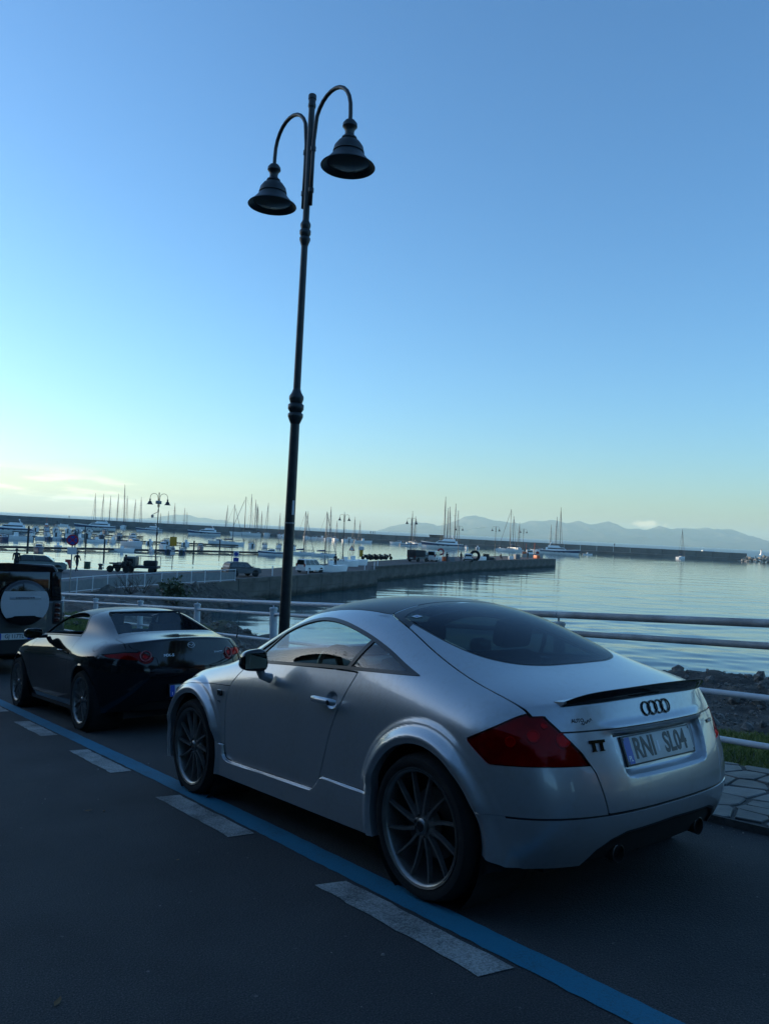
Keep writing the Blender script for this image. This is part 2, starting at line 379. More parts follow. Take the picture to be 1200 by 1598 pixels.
ASPH = mat('asphalt', (.04, .04, .04), .88)
def _asph():
    m = ASPH; b = bsdf(m)
    fine = noise(m, 160, 3, .7); mid = noise(m, 1.1, 5, .6); big = noise(m, .22, 3, .5)
    vo = nd(m, 'ShaderNodeTexVoronoi'); vo.inputs['Scale'].default_value = 95
    t = nd(m, 'ShaderNodeTexCoord'); lk(m, t.outputs['Object'], vo.inputs['Vector'])
    r = ramp(m, fine.outputs['Fac'], [(.3, (.010, .0105, .011)), (.52, (.036, .036, .037)), (.70, (.115, .114, .11))])
    r2 = ramp(m, mid.outputs['Fac'], [(.3, (.58, .58, .60)), (.5, (.92, .92, .93)), (.7, (1.25, 1.24, 1.2))])
    r3 = ramp(m, big.outputs['Fac'], [(.35, (.82, .82, .84)), (.65, (1.1, 1.1, 1.08))])
    m1 = nd(m, 'ShaderNodeMix', data_type='RGBA', blend_type='MULTIPLY'); m1.inputs[0].default_value = 1
    lk(m, r.outputs[0], m1.inputs[6]); lk(m, r2.outputs[0], m1.inputs[7])
    m2 = nd(m, 'ShaderNodeMix', data_type='RGBA', blend_type='MULTIPLY'); m2.inputs[0].default_value = 1
    lk(m, m1.outputs[2], m2.inputs[6]); lk(m, r3.outputs[0], m2.inputs[7])
    # pale chippings that sit in the surface here and there
    st = ramp(m, vo.outputs['Color'], [(.955, (0, 0, 0)), (.975, (1, 1, 1))]); m3 = nd(m, 'ShaderNodeMix', data_type='RGBA')
    lk(m, st.outputs[0], m3.inputs[0]); lk(m, m2.outputs[2], m3.inputs[6]); m3.inputs[7].default_value = (.12, .12, .115, 1)
    # hairline cracks: narrow cell borders, broken up so that only stretches of them show
    wv = noise(m, 1.6, 4, .6); vm = nd(m, 'ShaderNodeVectorMath', operation='MULTIPLY_ADD'); vm.inputs[1].default_value = (.55, .55, 0); lk(m, wv.outputs['Color'], vm.inputs[0]); lk(m, t.outputs['Object'], vm.inputs[2])
    cr_ = nd(m, 'ShaderNodeTexVoronoi', feature='DISTANCE_TO_EDGE'); cr_.inputs['Scale'].default_value = .42; lk(m, vm.outputs[0], cr_.inputs['Vector'])
    c1 = ramp(m, cr_.outputs['Distance'], [(.0015, (1, 1, 1)), (.006, (0, 0, 0))]); c2 = ramp(m, big.outputs['Fac'], [(.50, (0, 0, 0)), (.58, (.8, .8, .8))]); c3 = nd(m, 'ShaderNodeMath', operation='MULTIPLY'); lk(m, c1.outputs[0], c3.inputs[0]); lk(m, c2.outputs[0], c3.inputs[1])
    m4 = nd(m, 'ShaderNodeMix', data_type='RGBA'); lk(m, c3.outputs[0], m4.inputs[0]); lk(m, m3.outputs[2], m4.inputs[6]); m4.inputs[7].default_value = (.006, .006, .006, 1); m3 = m4
    lk(m, m3.outputs[2], b.inputs['Base Color'])
    bu = nd(m, 'ShaderNodeBump'); bu.inputs['Distance'].default_value = .004; bu.inputs['Strength'].default_value = .9
    ad = nd(m, 'ShaderNodeMath', operation='ADD'); lk(m, vo.outputs['Distance'], ad.inputs[0]); lk(m, fine.outputs['Fac'], ad.inputs[1])
    lk(m, ad.outputs[0], bu.inputs['Height']); lk(m, bu.outputs[0], b.inputs['Normal'])
_asph()
def worn_paint(name, c, c0=(.04, .04, .042), lo=.36, hi=.5):
    m = mat(name, c, .7); n = noise(m, 120, 3, .75); n2 = noise(m, 3, 4, .6)
    ad = nd(m, 'ShaderNodeMath', operation='MULTIPLY_ADD'); ad.inputs[1].default_value = .45; lk(m, n2.outputs['Fac'], ad.inputs[0])
    sc = nd(m, 'ShaderNodeMath', operation='MULTIPLY'); sc.inputs[1].default_value = .6; lk(m, n.outputs['Fac'], sc.inputs[0]); lk(m, sc.outputs[0], ad.inputs[2])
    r = ramp(m, ad.outputs[0], [(lo, c0), (hi, c)]); lk(m, r.outputs[0], bsdf(m).inputs['Base Color'])
    bu = nd(m, 'ShaderNodeBump'); bu.inputs['Distance'].default_value = .003; lk(m, n.outputs['Fac'], bu.inputs['Height']); lk(m, bu.outputs[0], bsdf(m).inputs['Normal']); return m
BLUEL = worn_paint('blue_line_paint', (.006, .15, .24), (.010, .08, .12), .36, .52); WHITEL = worn_paint('white_line_paint', (.37, .38, .36), (.06, .062, .062), .42, .62)
SLAB = noisy('slate_slab', (.055, .06, .062), (.125, .13, .125), 5, .55, bump=.004, bscale=22, detail=7); MORTAR = noisy('mortar', (.045, .045, .042), (.085, .082, .076), 18, .9, bump=.003, bscale=90)
GRASSG = noisy('turf_soil', (.020, .032, .010), (.045, .055, .022), 3, .9, bump=.01, bscale=60); GRASS = noisy('grass_blade', (.10, .15, .028), (.19, .22, .055), 6, .7)
CONC = noisy('quay_concrete', (.055, .05, .042), (.125, .115, .10), .6, .85, bump=.02, bscale=5, detail=9); CONCD = noisy('breakwater_concrete', (.105, .105, .098), (.17, .168, .155), .12, .9, detail=8)
BRICKP = noisy('brown_paving', (.065, .042, .036), (.10, .066, .056), .5, .85, detail=8); PARK = noisy('port_asphalt', (.085, .088, .09), (.13, .132, .135), .4, .9, detail=8)
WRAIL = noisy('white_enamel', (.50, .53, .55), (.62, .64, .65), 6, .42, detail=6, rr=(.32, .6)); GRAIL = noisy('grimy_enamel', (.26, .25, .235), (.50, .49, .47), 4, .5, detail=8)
IRON = noisy('lamp_iron', (.008, .013, .015), (.022, .028, .03), 9, .42, bump=.001, bscale=60)
ROCKM = noisy('shore_rock', (.06, .055, .048), (.17, .155, .135), 1.6, .9, bump=.03, bscale=9, detail=9); GRAVEL = noisy('rubble', (.08, .076, .068), (.24, .225, .20), 9, .95, bump=.03, bscale=30, detail=8)
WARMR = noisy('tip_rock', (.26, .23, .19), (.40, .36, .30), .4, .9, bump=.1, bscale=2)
HULLW = noisy('gelcoat_white', (.76, .77, .76), (.84, .84, .82), .8, .35); HULLB = mat('hull_blue', (.02, .04, .11), .3); HULLD = mat('hull_dark', (.02, .022, .026), .35)
DECKT = mat('deck_beige', (.36, .35, .33), .6); BWIN = mat('boat_window', (.012, .015, .02), .1, 0, .3); MASTM = mat('mast_alloy', (.08, .08, .078), .45, .2); CANVB = mat('canvas_blue', (.02, .05, .13), .8)
CANVR = mat('canvas_red', (.22, .02, .015), .8); CANVG = mat('canvas_grey', (.16, .17, .18), .8); ORANGE = mat('orange_plastic', (.55, .10, .02), .5); REDP = mat('red_plastic', (.33, .02, .02), .5)
PONT = noisy('pontoon_wood', (.022, .02, .019), (.05, .045, .04), 2, .85); YELP = mat('yellow_plastic', (.52, .26, .012), .5); GRNP = mat('green_plastic', (.02, .07, .04), .5)
CLOTHD = noisy('dark_cloth', (.010, .011, .014), (.022, .022, .026), 9, .85); SKIN = mat('skin', (.35, .20, .14), .55); CLOTHR = mat('red_cloth', (.25, .02, .02), .8); HAIR = mat('hair', (.012, .009, .007), .6)
SIGNR = mat('sign_red', (.40, .015, .02), .35); SIGNB = mat('sign_blue', (.012, .05, .28), .35); SIGNW = mat('sign_white', (.6, .6, .6), .4); GALV = mat('galvanised', (.25, .26, .27), .45, .8)
LEAF = noisy('leaf', (.025, .055, .015), (.06, .09, .028), 2, .55); BARK = noisy('bark', (.04, .032, .025), (.09, .075, .06), 8, .9); TWIG = mat('twig', (.05, .035, .025), .8)
STUCCO = noisy('ochre_stucco', (.12, .095, .065), (.17, .13, .09), .8, .9); ROOFT = mat('roof_tile', (.2, .09, .05), .8)

def per_stone(m, lo=.6, hi=1.35):
    b = bsdf(m); src = b.inputs['Base Color'].links[0].from_socket; oi = nd(m, 'ShaderNodeObjectInfo'); r = ramp(m, oi.outputs['Random'], [(0, (lo, lo, lo * 1.03)), (.5, (1, .98, .93)), (1, (hi, hi, hi))])
    mx = nd(m, 'ShaderNodeMix', data_type='RGBA', blend_type='MULTIPLY'); mx.inputs[0].default_value = 1; lk(m, src, mx.inputs[6]); lk(m, r.outputs[0], mx.inputs[7]); lk(m, mx.outputs[2], b.inputs['Base Color'])
per_stone(SLAB)
def tide(m):
    b = bsdf(m); src = b.inputs['Base Color'].links[0].from_socket; g = nd(m, 'ShaderNodeNewGeometry'); sp = nd(m, 'ShaderNodeSeparateXYZ'); lk(m, g.outputs['Position'], sp.inputs[0]); n = noise(m, .9, 5, .6)
    a = nd(m, 'ShaderNodeMath', operation='MULTIPLY_ADD'); a.inputs[1].default_value = .9; lk(m, n.outputs['Fac'], a.inputs[0]); lk(m, sp.outputs['Z'], a.inputs[2]); r = ramp(m, a.outputs[0], [(.62, (1, 1, 1)), (.98, (0, 0, 0))])
    mx = nd(m, 'ShaderNodeMix', data_type='RGBA'); lk(m, r.outputs[0], mx.inputs[0]); lk(m, src, mx.inputs[6]); mx.inputs[7].default_value = (.012, .015, .009, 1); lk(m, mx.outputs[2], b.inputs['Base Color'])
tide(CONC)
# ---------------------------------------------------------------- car bodies: a cage, subdivided
def body_mesh(tail, side, nose, level=4, crease_tail=.7, crease_nose=.3, creases=()):
    """tail / nose: dict with x0 (start of rounding), fr (fractions of half width, centre first), xr / z / W per lower row, and n, m exponents.
    side: list of (x, [(y,z) for rows 0..10]).  Rows 0..5 run round the whole car, rows 5..10 cross the top.  Returns arrays for the full car."""
    def endgrid(T, sgn):
        G = []                                      # G[row][c], c=0 centre .. 5 corner
        for j in range(6):
            row = []
            for f in T['fr']:
                k = (1 - f ** T['n']) ** (1 / T['m'])
                x = T['x0'] + (T['xr'][j] - T['x0']) * k
                dz = T.get('dz', [0] * 6)[j] * f ** 2
                row.append((x, f * T['W'][j], T['z'][j] + dz))
            G.append(row)
        return G
    TG, NG = endgrid(tail, -1), endgrid(nose, 1)
    cols = []                                       # each column: list of 11 points, columns 0 and last come from the end grids
    c0 = [TG[j][5] for j in range(6)] + [TG[5][4 - k] for k in range(5)]
    cN = [NG[j][5] for j in range(6)] + [NG[5][4 - k] for k in range(5)]
    cols = [c0] + [[(x, y, z) for (y, z) in r] for x, r in side] + [cN]
    verts = []; idx = {}
    def vid(p):
        k = tuple(round(c, 5) for c in p)
        if k not in idx: idx[k] = len(verts); verts.append(p)
        return idx[k]
    faces = []; cre = {}
    for s in (1, -1):
        g = [[vid((x, s * y if y > 1e-6 else 0., z)) for (x, y, z) in c] for c in cols]
        for i in range(len(g) - 1):
            for j in range(10):
                f = (g[i][j], g[i + 1][j], g[i + 1][j + 1], g[i][j + 1]); faces.append(f if s > 0 else f[::-1])
        for G, sg in ((TG, 1), (NG, -1)):
            h = [[vid((x, s * y if y > 1e-6 else 0., z)) for (x, y, z) in r] for r in G]
            for j in range(5):
                for c in range(5):
                    f = (h[j][c + 1], h[j + 1][c + 1], h[j + 1][c], h[j][c]); faces.append(f if s * sg > 0 else f[::-1])
            cr_ = crease_tail if sg > 0 else crease_nose
            for c in range(5): cre[frozenset((h[5][c], h[5][c + 1]))] = cr_
        for (j, i0, i1, w) in creases:
            for i in range(i0, i1): cre[frozenset((g[i][j], g[i + 1][j]))] = w
    me = bpy.data.meshes.new('cage'); me.from_pydata(verts, [], faces)
    bm = bmesh.new(); bm.from_mesh(me)
    cl = bm.edges.layers.float.get('crease_edge') or bm.edges.layers.float.new('crease_edge')
    for e in bm.edges:
        w = cre.get(frozenset((e.verts[0].index, e.verts[1].index)))
        if w: e[cl] = w
    bmesh.ops.recalc_face_normals(bm, faces=bm.faces); bm.to_mesh(me); bm.free()
    o = bpy.data.objects.new('cage', me); col.objects.link(o)
    md = o.modifiers.new('s', 'SUBSURF'); md.levels = level; md.boundary_smooth = 'PRESERVE_CORNERS'
    dg = bpy.context.evaluated_depsgraph_get(); ev = bpy.data.meshes.new_from_object(o.evaluated_get(dg))
    n = len(ev.vertices); V = np.empty(n * 3, np.float32); ev.vertices.foreach_get('co', V); V = V.reshape(-1, 3).astype(float)
    q = len(ev.polygons); F = np.empty(q * 4, np.int32); ev.loops.foreach_get('vertex_index', F); F = F.reshape(-1, 4)
    bpy.data.objects.remove(o); bpy.data.meshes.remove(me); bpy.data.meshes.remove(ev)
    T = np.concatenate([F[:, [0, 1, 2]], F[:, [0, 2, 3]]]).astype(int)
    N = normals(V, T)
    c = (V * N)[:, 1].sum()                         # outward check
    if c < 0: T = T[:, ::-1].copy(); N = -N
    return (V, N, T)
def smooth01(x): x = np.clip(x, 0, 1); return x * x * (3 - 2 * x)
def reproject(Mh, V): return (V, normals(V, Mh[2]), Mh[2])
def SD(poly, ax=(0, 2), ab=None, sx=1.):
    """signed distance to an outline in the plane of two axes; ab: use |y|"""
    def f(V):
        P = V[:, list(ax)].copy()
        if ab is not None: P[:, ab] = np.abs(P[:, ab])
        return sdf(P, poly)
    return f

def between(Mh, f, a, b):
    M_ = clip(Mh, f(Mh[0]) - b); return clip(M_, -(f(M_[0]) - a))
def skin_frame(shell, y, z, lift=.0005):
    V = shell[0]; d = np.where(V[:, 0] < -.3, np.hypot(V[:, 1] - y, V[:, 2] - z), 9); i = np.argsort(d)[:6]; m_ = V[i].mean(0); n = shell[1][i].mean(0); n /= np.linalg.norm(n)
    zc = np.array(n); yc = np.array([0, 0, 1.]) - zc * zc[2]; yc /= np.linalg.norm(yc); xc_ = np.cross(yc, zc); c = np.array([m_[0] - (n[1] * (y - m_[1]) + n[2] * (z - m_[2])) / n[0], y, z]) + n * lift
    return Matrix(((xc_[0], yc[0], zc[0], c[0]), (xc_[1], yc[1], zc[1], c[1]), (xc_[2], yc[2], zc[2], c[2]), (0, 0, 0, 1)))
def arch_lips(B, centres, AR, car, m, depth=.045):
    E = boundary(B[2]); V = B[0]; rr = np.min([np.hypot(V[:, 0] - x, V[:, 2] - z) for x, z in centres], axis=0); k = (rr[E[:, 0]] < AR + .004) & (rr[E[:, 1]] < AR + .004)
    for s in (1, -1):
        e = E[k & (V[E[:, 0], 1] * s > 0)]; W = []; F = []
        for a, b in e:
            n = len(W); W += [V[a], V[b], V[b] - [0, s * depth, 0], V[a] - [0, s * depth, 0]]; F.append((n, n + 1, n + 2, n + 3))
        mesh_np('arch_lip', W, F, m, car, None, False)

def make_wheel(kind, R, rim_r, spokes, width=.22):
    """wheel whose outer face looks along +y, centre at the origin: an Empty with tyre, rim, spokes, hub, brake disc"""
    w = empty('wheel')
    s = R - rim_r
    hw = width / 2
    pr = [(rim_r - .012, hw - .012), (rim_r + .004, hw - .006), (rim_r + s * .35, hw + .004), (rim_r + s * .7, hw), (R - .012, hw - .018), (R - .003, hw - .034), (R, hw - .06)]
    prof = pr + [(R, 0)] + [(r, -y) for r, y in pr[::-1]]
    V = [(r, y) for r, y in prof]
    t = MB().lathe(V, 72, 'y', caps=False)
    # tread grooves as real steps
    for g in (-.055, -.02, .02, .055): t.lathe([(R + .0015, g - .011), (R + .003, g - .009), (R + .003, g + .009), (R + .0015, g + .011)], 72, 'y', caps=False)
    t.build('tyre', RUBBER, w, auto=40)
    b = MB(); L = rim_r
    b.lathe([(L - .004, hw - .003), (L + .002, hw - .000), (L + .003, hw - .006), (L, hw - .014)], 72, 'y', caps=False)
    b.lathe([(L - .006, hw - .002), (L - .014, hw - .006), (L - .020, hw - .020), (L - .024, hw - .07), (L - .02, -hw + .01)], 72, 'y', caps=False)
    b.build('rim', RIMM, w, auto=50)
    yf = hw - .012                                 # face plane of the spokes
    sp = MB()
    if kind == 'turbine':
        r0, r1, tw = .052, L - .016, .13
        pts = []
        def sec(r, a, wd, dz, y): 
            c, sn = math.cos(a), math.sin(a); out = []
            for (u, v) in ((-wd, -dz), (wd, -dz), (wd * .55, 0), (-wd * .75, 0)):
                out.append((r * c - u * sn, y + v, r * sn + u * c))
            return out
        V = []; 
        for k in range(6):
            q = k / 5; V += sec(r0 + (r1 - r0) * q, tw * q, .0105 - .004 * q, .026 - .006 * q, yf - .014 + .010 * q * q)
        F = [(3, 2, 1, 0), (20, 21, 22, 23)]
        for k in range(5):
            for m_ in range(4): F.append((k * 4 + m_, k * 4 + (m_ + 1) % 4, k * 4 + (m_ + 1) % 4 + 4, k * 4 + m_ + 4))
        sp.add(V, F)
    else:                                           # pairs of slim Y shaped spokes
        r1 = L - .016
        for sgn in (-1, 1):
            V = []
            for q in (0, .45, 1.):
                r = .05 + (r1 - .05) * q; a = sgn * (.06 + .17 * max(0, q - .4) / .6); c, sn = math.cos(a), math.sin(a); wd = .009 - .003 * q
                for (u, v) in ((-wd, -.022), (wd, -.022), (wd * .7, 0), (-wd * .7, 0)): V.append((r * c - u * sn, yf - .012 + .008 * q + v, r * sn + u * c))
            F = [(3, 2, 1, 0), (8, 9, 10, 11)]
            for k in range(2):
                for m_ in range(4): F.append((k * 4 + m_, k * 4 + (m_ + 1) % 4, k * 4 + (m_ + 1) % 4 + 4, k * 4 + m_ + 4))
            sp.add(V, F)
    s0 = sp.build('spoke', RIMM, w, auto=30)
    for k in range(1, spokes): inst(s0, w, rot=(0, 2 * PI * k / spokes, 0))
    h = MB().lathe([(.0, yf - .004), (.026, yf - .006), (.030, yf - .012), (.034, yf - .014), (.036, yf - .026), (.070, yf - .030), (.074, yf - .040), (.074, yf - .07)], 32, 'y', caps=False); h.build('hub', RIMM, w, auto=40)
    MB().lathe([(.0, yf - .0028), (.022, yf - .0045), (.0255, yf - .008)], 24, 'y', caps=False).build('centre_cap', GLOSSB, w, auto=40)
    nut = MB().lathe([(.0, .004), (.0075, .003), (.009, -.012)], 6, 'y', mt=Matrix.Translation((.051, yf - .026, 0))).build('lug_nut', STEEL, w, auto=30)
    for k in range(1, 5): inst(nut, w, rot=(0, 2 * PI * k / 5, 0))
    MB().lathe([(.06, -.0), (.155, -.0), (.155, -.022), (.06, -.022)], 48, 'y', caps=False).build('brake_disc', STEEL, w, auto=30)
    c = MB(); c.prism([(.10 * math.cos(a), .10 * math.sin(a)) for a in np.linspace(-.5, .5, 7)] + [(.17 * math.cos(a), .17 * math.sin(a)) for a in np.linspace(.5, -.5, 7)], -.045, .02, 'y'); c.build('brake_caliper', TRIM, w, auto=30)
    MB().lathe([(0, -.05), (L - .03, -.05), (L - .03, -.07), (0, -.07)], 32, 'y', caps=False).build('wheel_back', VOID, w)
    return w
# ---------------------------------------------------------------- the silver coupe
def silver_coupe():
    car = thing('parked_car', 'silver two-door coupe with black roof and thin tail spoiler, nearest the camera', 'car', mtx=RM(0, 0, 0))
    tail = dict(x0=-.20, n=3.0, m=2.4, fr=[0, .24, .46, .65, .80, .90], xr=[-.665, -.735, -.765, -.750, -.690, -.652],
                z=[.235, .335, .455, .600, .775, .905], W=[.80, .84, .852, .850, .820, .748], dz=[0, .0, .012, .012, .01, -.030])
    nose = dict(x0=2.62, n=2.6, m=2.2, fr=[0, .24, .46, .65, .80, .90], xr=[3.16, 3.26, 3.28, 3.25, 3.14, 3.02],
                z=[.19, .30, .42, .53, .64, .70], W=[.78, .82, .83, .825, .79, .71], dz=[0, 0, 0, .0, .0, -.02])
    lo = [(.80, .195), (.832, .31), (.838, .47), (.842, .63)]
    def st(x, sh, *up): return (x, lo + [sh] + list(up))
    side = [
     st(-.36, (.835, .785), (.742, .885), (.66, .925), (.54, .95), (.39, .966), (.20, .976), (0, .979)),
     st(-.20, (.836, .795), (.762, .90), (.688, .948), (.575, .985), (.42, 1.008), (.22, 1.022), (0, 1.028)),
     st(.02, (.838, .80), (.778, .925), (.708, .99), (.605, 1.045), (.455, 1.092), (.25, 1.122), (0, 1.132)),
     st(.25, (.838, .80), (.780, .945), (.735, 1.01), (.652, 1.092), (.53, 1.165), (.30, 1.215), (0, 1.228)),
     st(.50, (.838, .80), (.778, .952), (.746, 1.03), (.682, 1.132), (.568, 1.232), (.32, 1.288), (0, 1.302)),
     st(.80, (.838, .80), (.774, .950), (.748, 1.04), (.692, 1.158), (.585, 1.278), (.33, 1.336), (0, 1.350)),
     st(1.10, (.838, .80), (.770, .943), (.744, 1.03), (.688, 1.152), (.582, 1.276), (.33, 1.340), (0, 1.356)),
     st(1.40, (.838, .798), (.768, .932), (.742, 1.00), (.692, 1.10), (.592, 1.222), (.34, 1.308), (0, 1.328)),
     st(1.68, (.836, .79), (.768, .918), (.746, .955), (.706, 1.015), (.625, 1.105), (.38, 1.205), (0, 1.235)),
     st(1.95, (.832, .775), (.768, .893), (.748, .913), (.716, .940), (.655, .985), (.42, 1.062), (0, 1.095)),
     st(2.20, (.83, .755), (.765, .858), (.732, .875), (.68, .886), (.60, .900), (.40, .935), (0, .955)),
     st(2.45, (.83, .735), (.762, .822), (.72, .842), (.66, .855), (.57, .868), (.35, .895), (0, .908)),
     st(2.68, (.825, .705), (.750, .782), (.70, .802), (.63, .815), (.53, .83), (.32, .852), (0, .862))]
    B = body_mesh(tail, side, nose, 4)
    # --- real steps in the skin: arches, flares, sill, plate recess
    ZC = .315; AR = .368
    for xc in (0., 2.427):
        for r in (AR, .392, .440, .450, .458, .466, .474, .484):
            V = B[0]; B = cut(B, np.hypot(V[:, 0] - xc, V[:, 2] - ZC) - r)
    V = B[0]; rr = np.minimum(np.hypot(V[:, 0], V[:, 2] - ZC), np.hypot(V[:, 0] - 2.427, V[:, 2] - ZC))
    B = clip(B, AR - rr + 1e-9)
    V = B[0]; N = B[1]
    rr = np.minimum(np.hypot(V[:, 0], V[:, 2] - ZC), np.hypot(V[:, 0] - 2.427, V[:, 2] - ZC))
    sideish = smooth01((np.abs(V[:, 1]) - .50) / .15)
    # the flare stands at a fixed half width near the wheel and dies into the flank at its rim
    y = np.abs(V[:, 1]); low = smooth01((.50 - V[:, 2]) / .10); tgt = .886 - .022 * low - .22 * np.clip(-V[:, 0] - .24, 0, 1) - .012 * smooth01((.400 - rr) / .032) - .036 * smooth01((rr - .395) / .06) - .10 * np.clip(V[:, 2] - .66, 0, 1) ** 1.0
    k = 1 - smooth01((rr - .450) / .034)
    dl = np.clip((tgt - y) / .006, -30, 30); V[:, 1] += np.sign(V[:, 1]) * .006 * np.log1p(np.exp(dl)) * k * sideish
    # sill stands proud below the doors
    SKP = spline([(.28, .10), (.28, .10), (.28, .388), (.28, .388), (.74, .396), (.82, .388), (.86, .350), (.91, .318), (1.0, .313), (1.78, .304), (1.90, .306), (1.945, .320), (1.957, .350), (1.960, .398), (1.960, .398), (2.14, .402), (2.14, .402), (2.14, .10), (2.14, .10)], 5)
    def skirt(V): return sdf(V[:, [0, 2]], SKP)
    for d in (0, -.003, -.007): B = cut(B, skirt(B[0]) - d)
    V = B[0]; sk_ = .852 - .05 * np.clip(.30 - V[:, 2], 0, 1); V[:, 1] += np.sign(V[:, 1]) * np.maximum(0, sk_ - np.abs(V[:, 1])) * smooth01(-skirt(V) / .007) * (np.abs(V[:, 1]) > .6)
    # number plate recess
    rec = spline([(-.345, .765), (-.345, .765), (.345, .765), (.345, .765), (.338, .68), (.315, .60), (.285, .582), (.20, .575), (-.20, .575), (-.285, .582), (-.315, .60), (-.338, .68)], 5)
    def frec(V): return np.where(V[:, 0] < -.3, sdf(V[:, [1, 2]], rec), .5)
    for d in (0, -.012, -.028): B = cut(B, frec(B[0]) - d)
    V = B[0]; V[:, 0] += .040 * smooth01(-frec(V) / .028)
    V[:, 0] -= .012 * smooth01(1 - np.abs(V[:, 2] - .785) / .03) * (V[:, 0] < -.5) * smooth01((.42 - np.abs(V[:, 1])) / .1)
    # door handle scoop
    for d in (0, -.012, -.024):
        V = B[0]; B = cut(B, np.hypot((V[:, 0] - .735) / 1.25, V[:, 2] - .800) - .046 - d)
    V = B[0]; V[:, 1] -= np.sign(V[:, 1]) * .022 * smooth01((.046 - np.hypot((V[:, 0] - .735) / 1.25, V[:, 2] - .800)) / .024) * (np.abs(V[:, 1]) > .6)
    B = reproject(B, V)
    shell = B
    arch_lips(B, ((0, ZC), (2.427, ZC)), AR, car, SILVER)
    # --- dark liner just under the skin, seen through the shut lines only
    lin = clip(B, .0 - (B[0][:, 2] - .2))
    def top(V): return V[:, 2] - .93
    L_ = clip(lin, np.maximum(lin[0][:, 2] - .90, -10)); mesh_np('inner_liner', L_[0] - L_[1] * .016, L_[2], VOID, car, None)
    rest = B; BIG = 9.
    S_ = lambda poly: (lambda V: np.where(np.abs(V[:, 1]) > .35, sdf(V[:, [0, 2]], poly), .5))
    # side glazing: trim outline, then panes inside it
    win = spline([(1.86, .932), (1.86, .932), (1.45, .938), (.95, .955), (.55, .963), (.10, .968), (.10, .968), (.235, 1.015), (.42, 1.088), (.64, 1.158), (.90, 1.212), (1.14, 1.222), (1.38, 1.178), (1.62, 1.080)], 6)
    W_, rest = carve(rest, S_(win), .0)
    W_in = lambda V: sdf(V[:, [0, 2]], win)
    trim, pane = clip(W_, -(W_in(W_[0]) + .017)), clip(W_, W_in(W_[0]) + .017)
    # pillar between door glass and quarter glass leans back; slim post near the mirror
    def bp(V): return (V[:, 0] - (.672 - (V[:, 2] - .95) * .78))
    door_g = clip(pane, -(bp(pane[0]) - .022)); q_g = clip(pane, bp(pane[0]) + .012); post = between(pane, bp, -.012, .022)
    def mp(V): return (V[:, 0] - (1.50 + (1.12 - V[:, 2]) * 1.15))
    fr_ = clip(door_g, -(mp(door_g[0]) - .006)); mpost = between(door_g, mp, -.006, .006); door_g = clip(door_g, mp(door_g[0]) + .006)
    for h in lr(trim): panel('window_trim', (h[0] + h[1] * .003, h[1], h[2]), TRIM, car, .012)
    for h in lr(post): panel('door_pillar', (h[0] + h[1] * .002, h[1], h[2]), TRIM, car, .01)
    for h in lr(mpost): panel('window_post', (h[0] + h[1] * .002, h[1], h[2]), STEEL, car, .01)
    for h in lr(door_g): panel('side_window', (h[0] - h[1] * .004, h[1], h[2]), GLASS, car, 0)
    for h in lr(q_g): panel('quarter_window', (h[0] - h[1] * .004, h[1], h[2]), GLASS, car, 0)
    for h in lr(fr_): panel('corner_window', (h[0] - h[1] * .004, h[1], h[2]), GLASSD, car, 0)
    # tail glass, roof, windscreen: outlines in plan
    half = lambda pts: [(x, y) for x, y in pts] + [(x, -y) for x, y in pts[::-1]]
    T_ = lambda poly, z0=.86: (lambda V: np.where(V[:, 2] > z0, sdf(V[:, :2], poly), .5))
    gl = spline([(.575, 0), (.570, .25), (.545, .44), (.515, .518), (.515, .518), (.40, .530), (.20, .530), (.02, .505), (-.10, .455), (-.19, .365), (-.245, .22), (-.262, 0)], 5, closed=False)
    glass_poly = np.concatenate([gl, (gl * [1, -1])[::-1]])
    G_, rest = carve(rest, T_(glass_poly), .0)
    fg = T_(glass_poly)
    frit, pane = clip(G_, -(fg(G_[0]) + .011)), clip(G_, fg(G_[0]) + .011)
    panel('rear_window_seal', frit, TRIM, car, .01)
    panel('rear_window', (pane[0] + pane[1] * .001, pane[1], pane[2]), GLASSD, car, 0)
    rf = spline([(1.53, 0), (1.52, .28), (1.475, .50), (1.44, .535), (1.44, .535), (1.2, .545), (.9, .545), (.66, .530), (.60, .522), (.60, .522), (.605, .44), (.622, .25), (.628, 0)], 5, closed=False)
    roof_poly = np.concatenate([rf, (rf * [1, -1])[::-1]])
    R_, rest = carve(rest, T_(roof_poly, 1.1), .0025); panel('roof_panel', R_, ROOFB, car)
    hf = spline([(.622, 0), (.616, .25), (.598, .44), (.594, .522), (.594, .522), (.50, .548), (.40, .566), (.15, .612), (-.18, .660), (-.42, .672), (-.58, .640), (-.72, .60), (-.72, .60), (-.80, 0)], 5, closed=False)
    hatch_poly = np.concatenate([hf, (hf * [1, -1])[::-1]])
    H_, rest = carve(rest, T_(hatch_poly, .84), .0038)
    blk = clip(H_, -(H_[0][:, 0] - (.40 + .35 * np.clip(.56 - np.abs(H_[0][:, 1]), 0, 1)))); H_ = clip(H_, H_[0][:, 0] - (.40 + .35 * np.clip(.56 - np.abs(H_[0][:, 1]), 0, 1)))
    panel('hatch_header', blk, ROOFB, car, .006); panel('tailgate', H_, SILVER, car)
    ws = spline([(2.16, 0), (2.13, .30), (2.02, .56), (1.96, .655), (1.96, .655), (1.80, .628), (1.62, .588), (1.47, .528), (1.47, .528), (1.54, .28), (1.555, 0)], 5, closed=False)
    ws_poly = np.concatenate([ws, (ws * [1, -1])[::-1]])
    W2, rest = carve(rest, T_(ws_poly, .9), .001); panel('windscreen', W2, GLASSC, car, 0)
    hd = spline([(2.18, 0), (2.16, .30), (2.07, .58), (2.04, .685), (2.04, .685), (2.3, .70), (2.6, .70), (2.85, .66), (3.0, .56), (3.07, .3), (3.09, 0)], 5, closed=False)
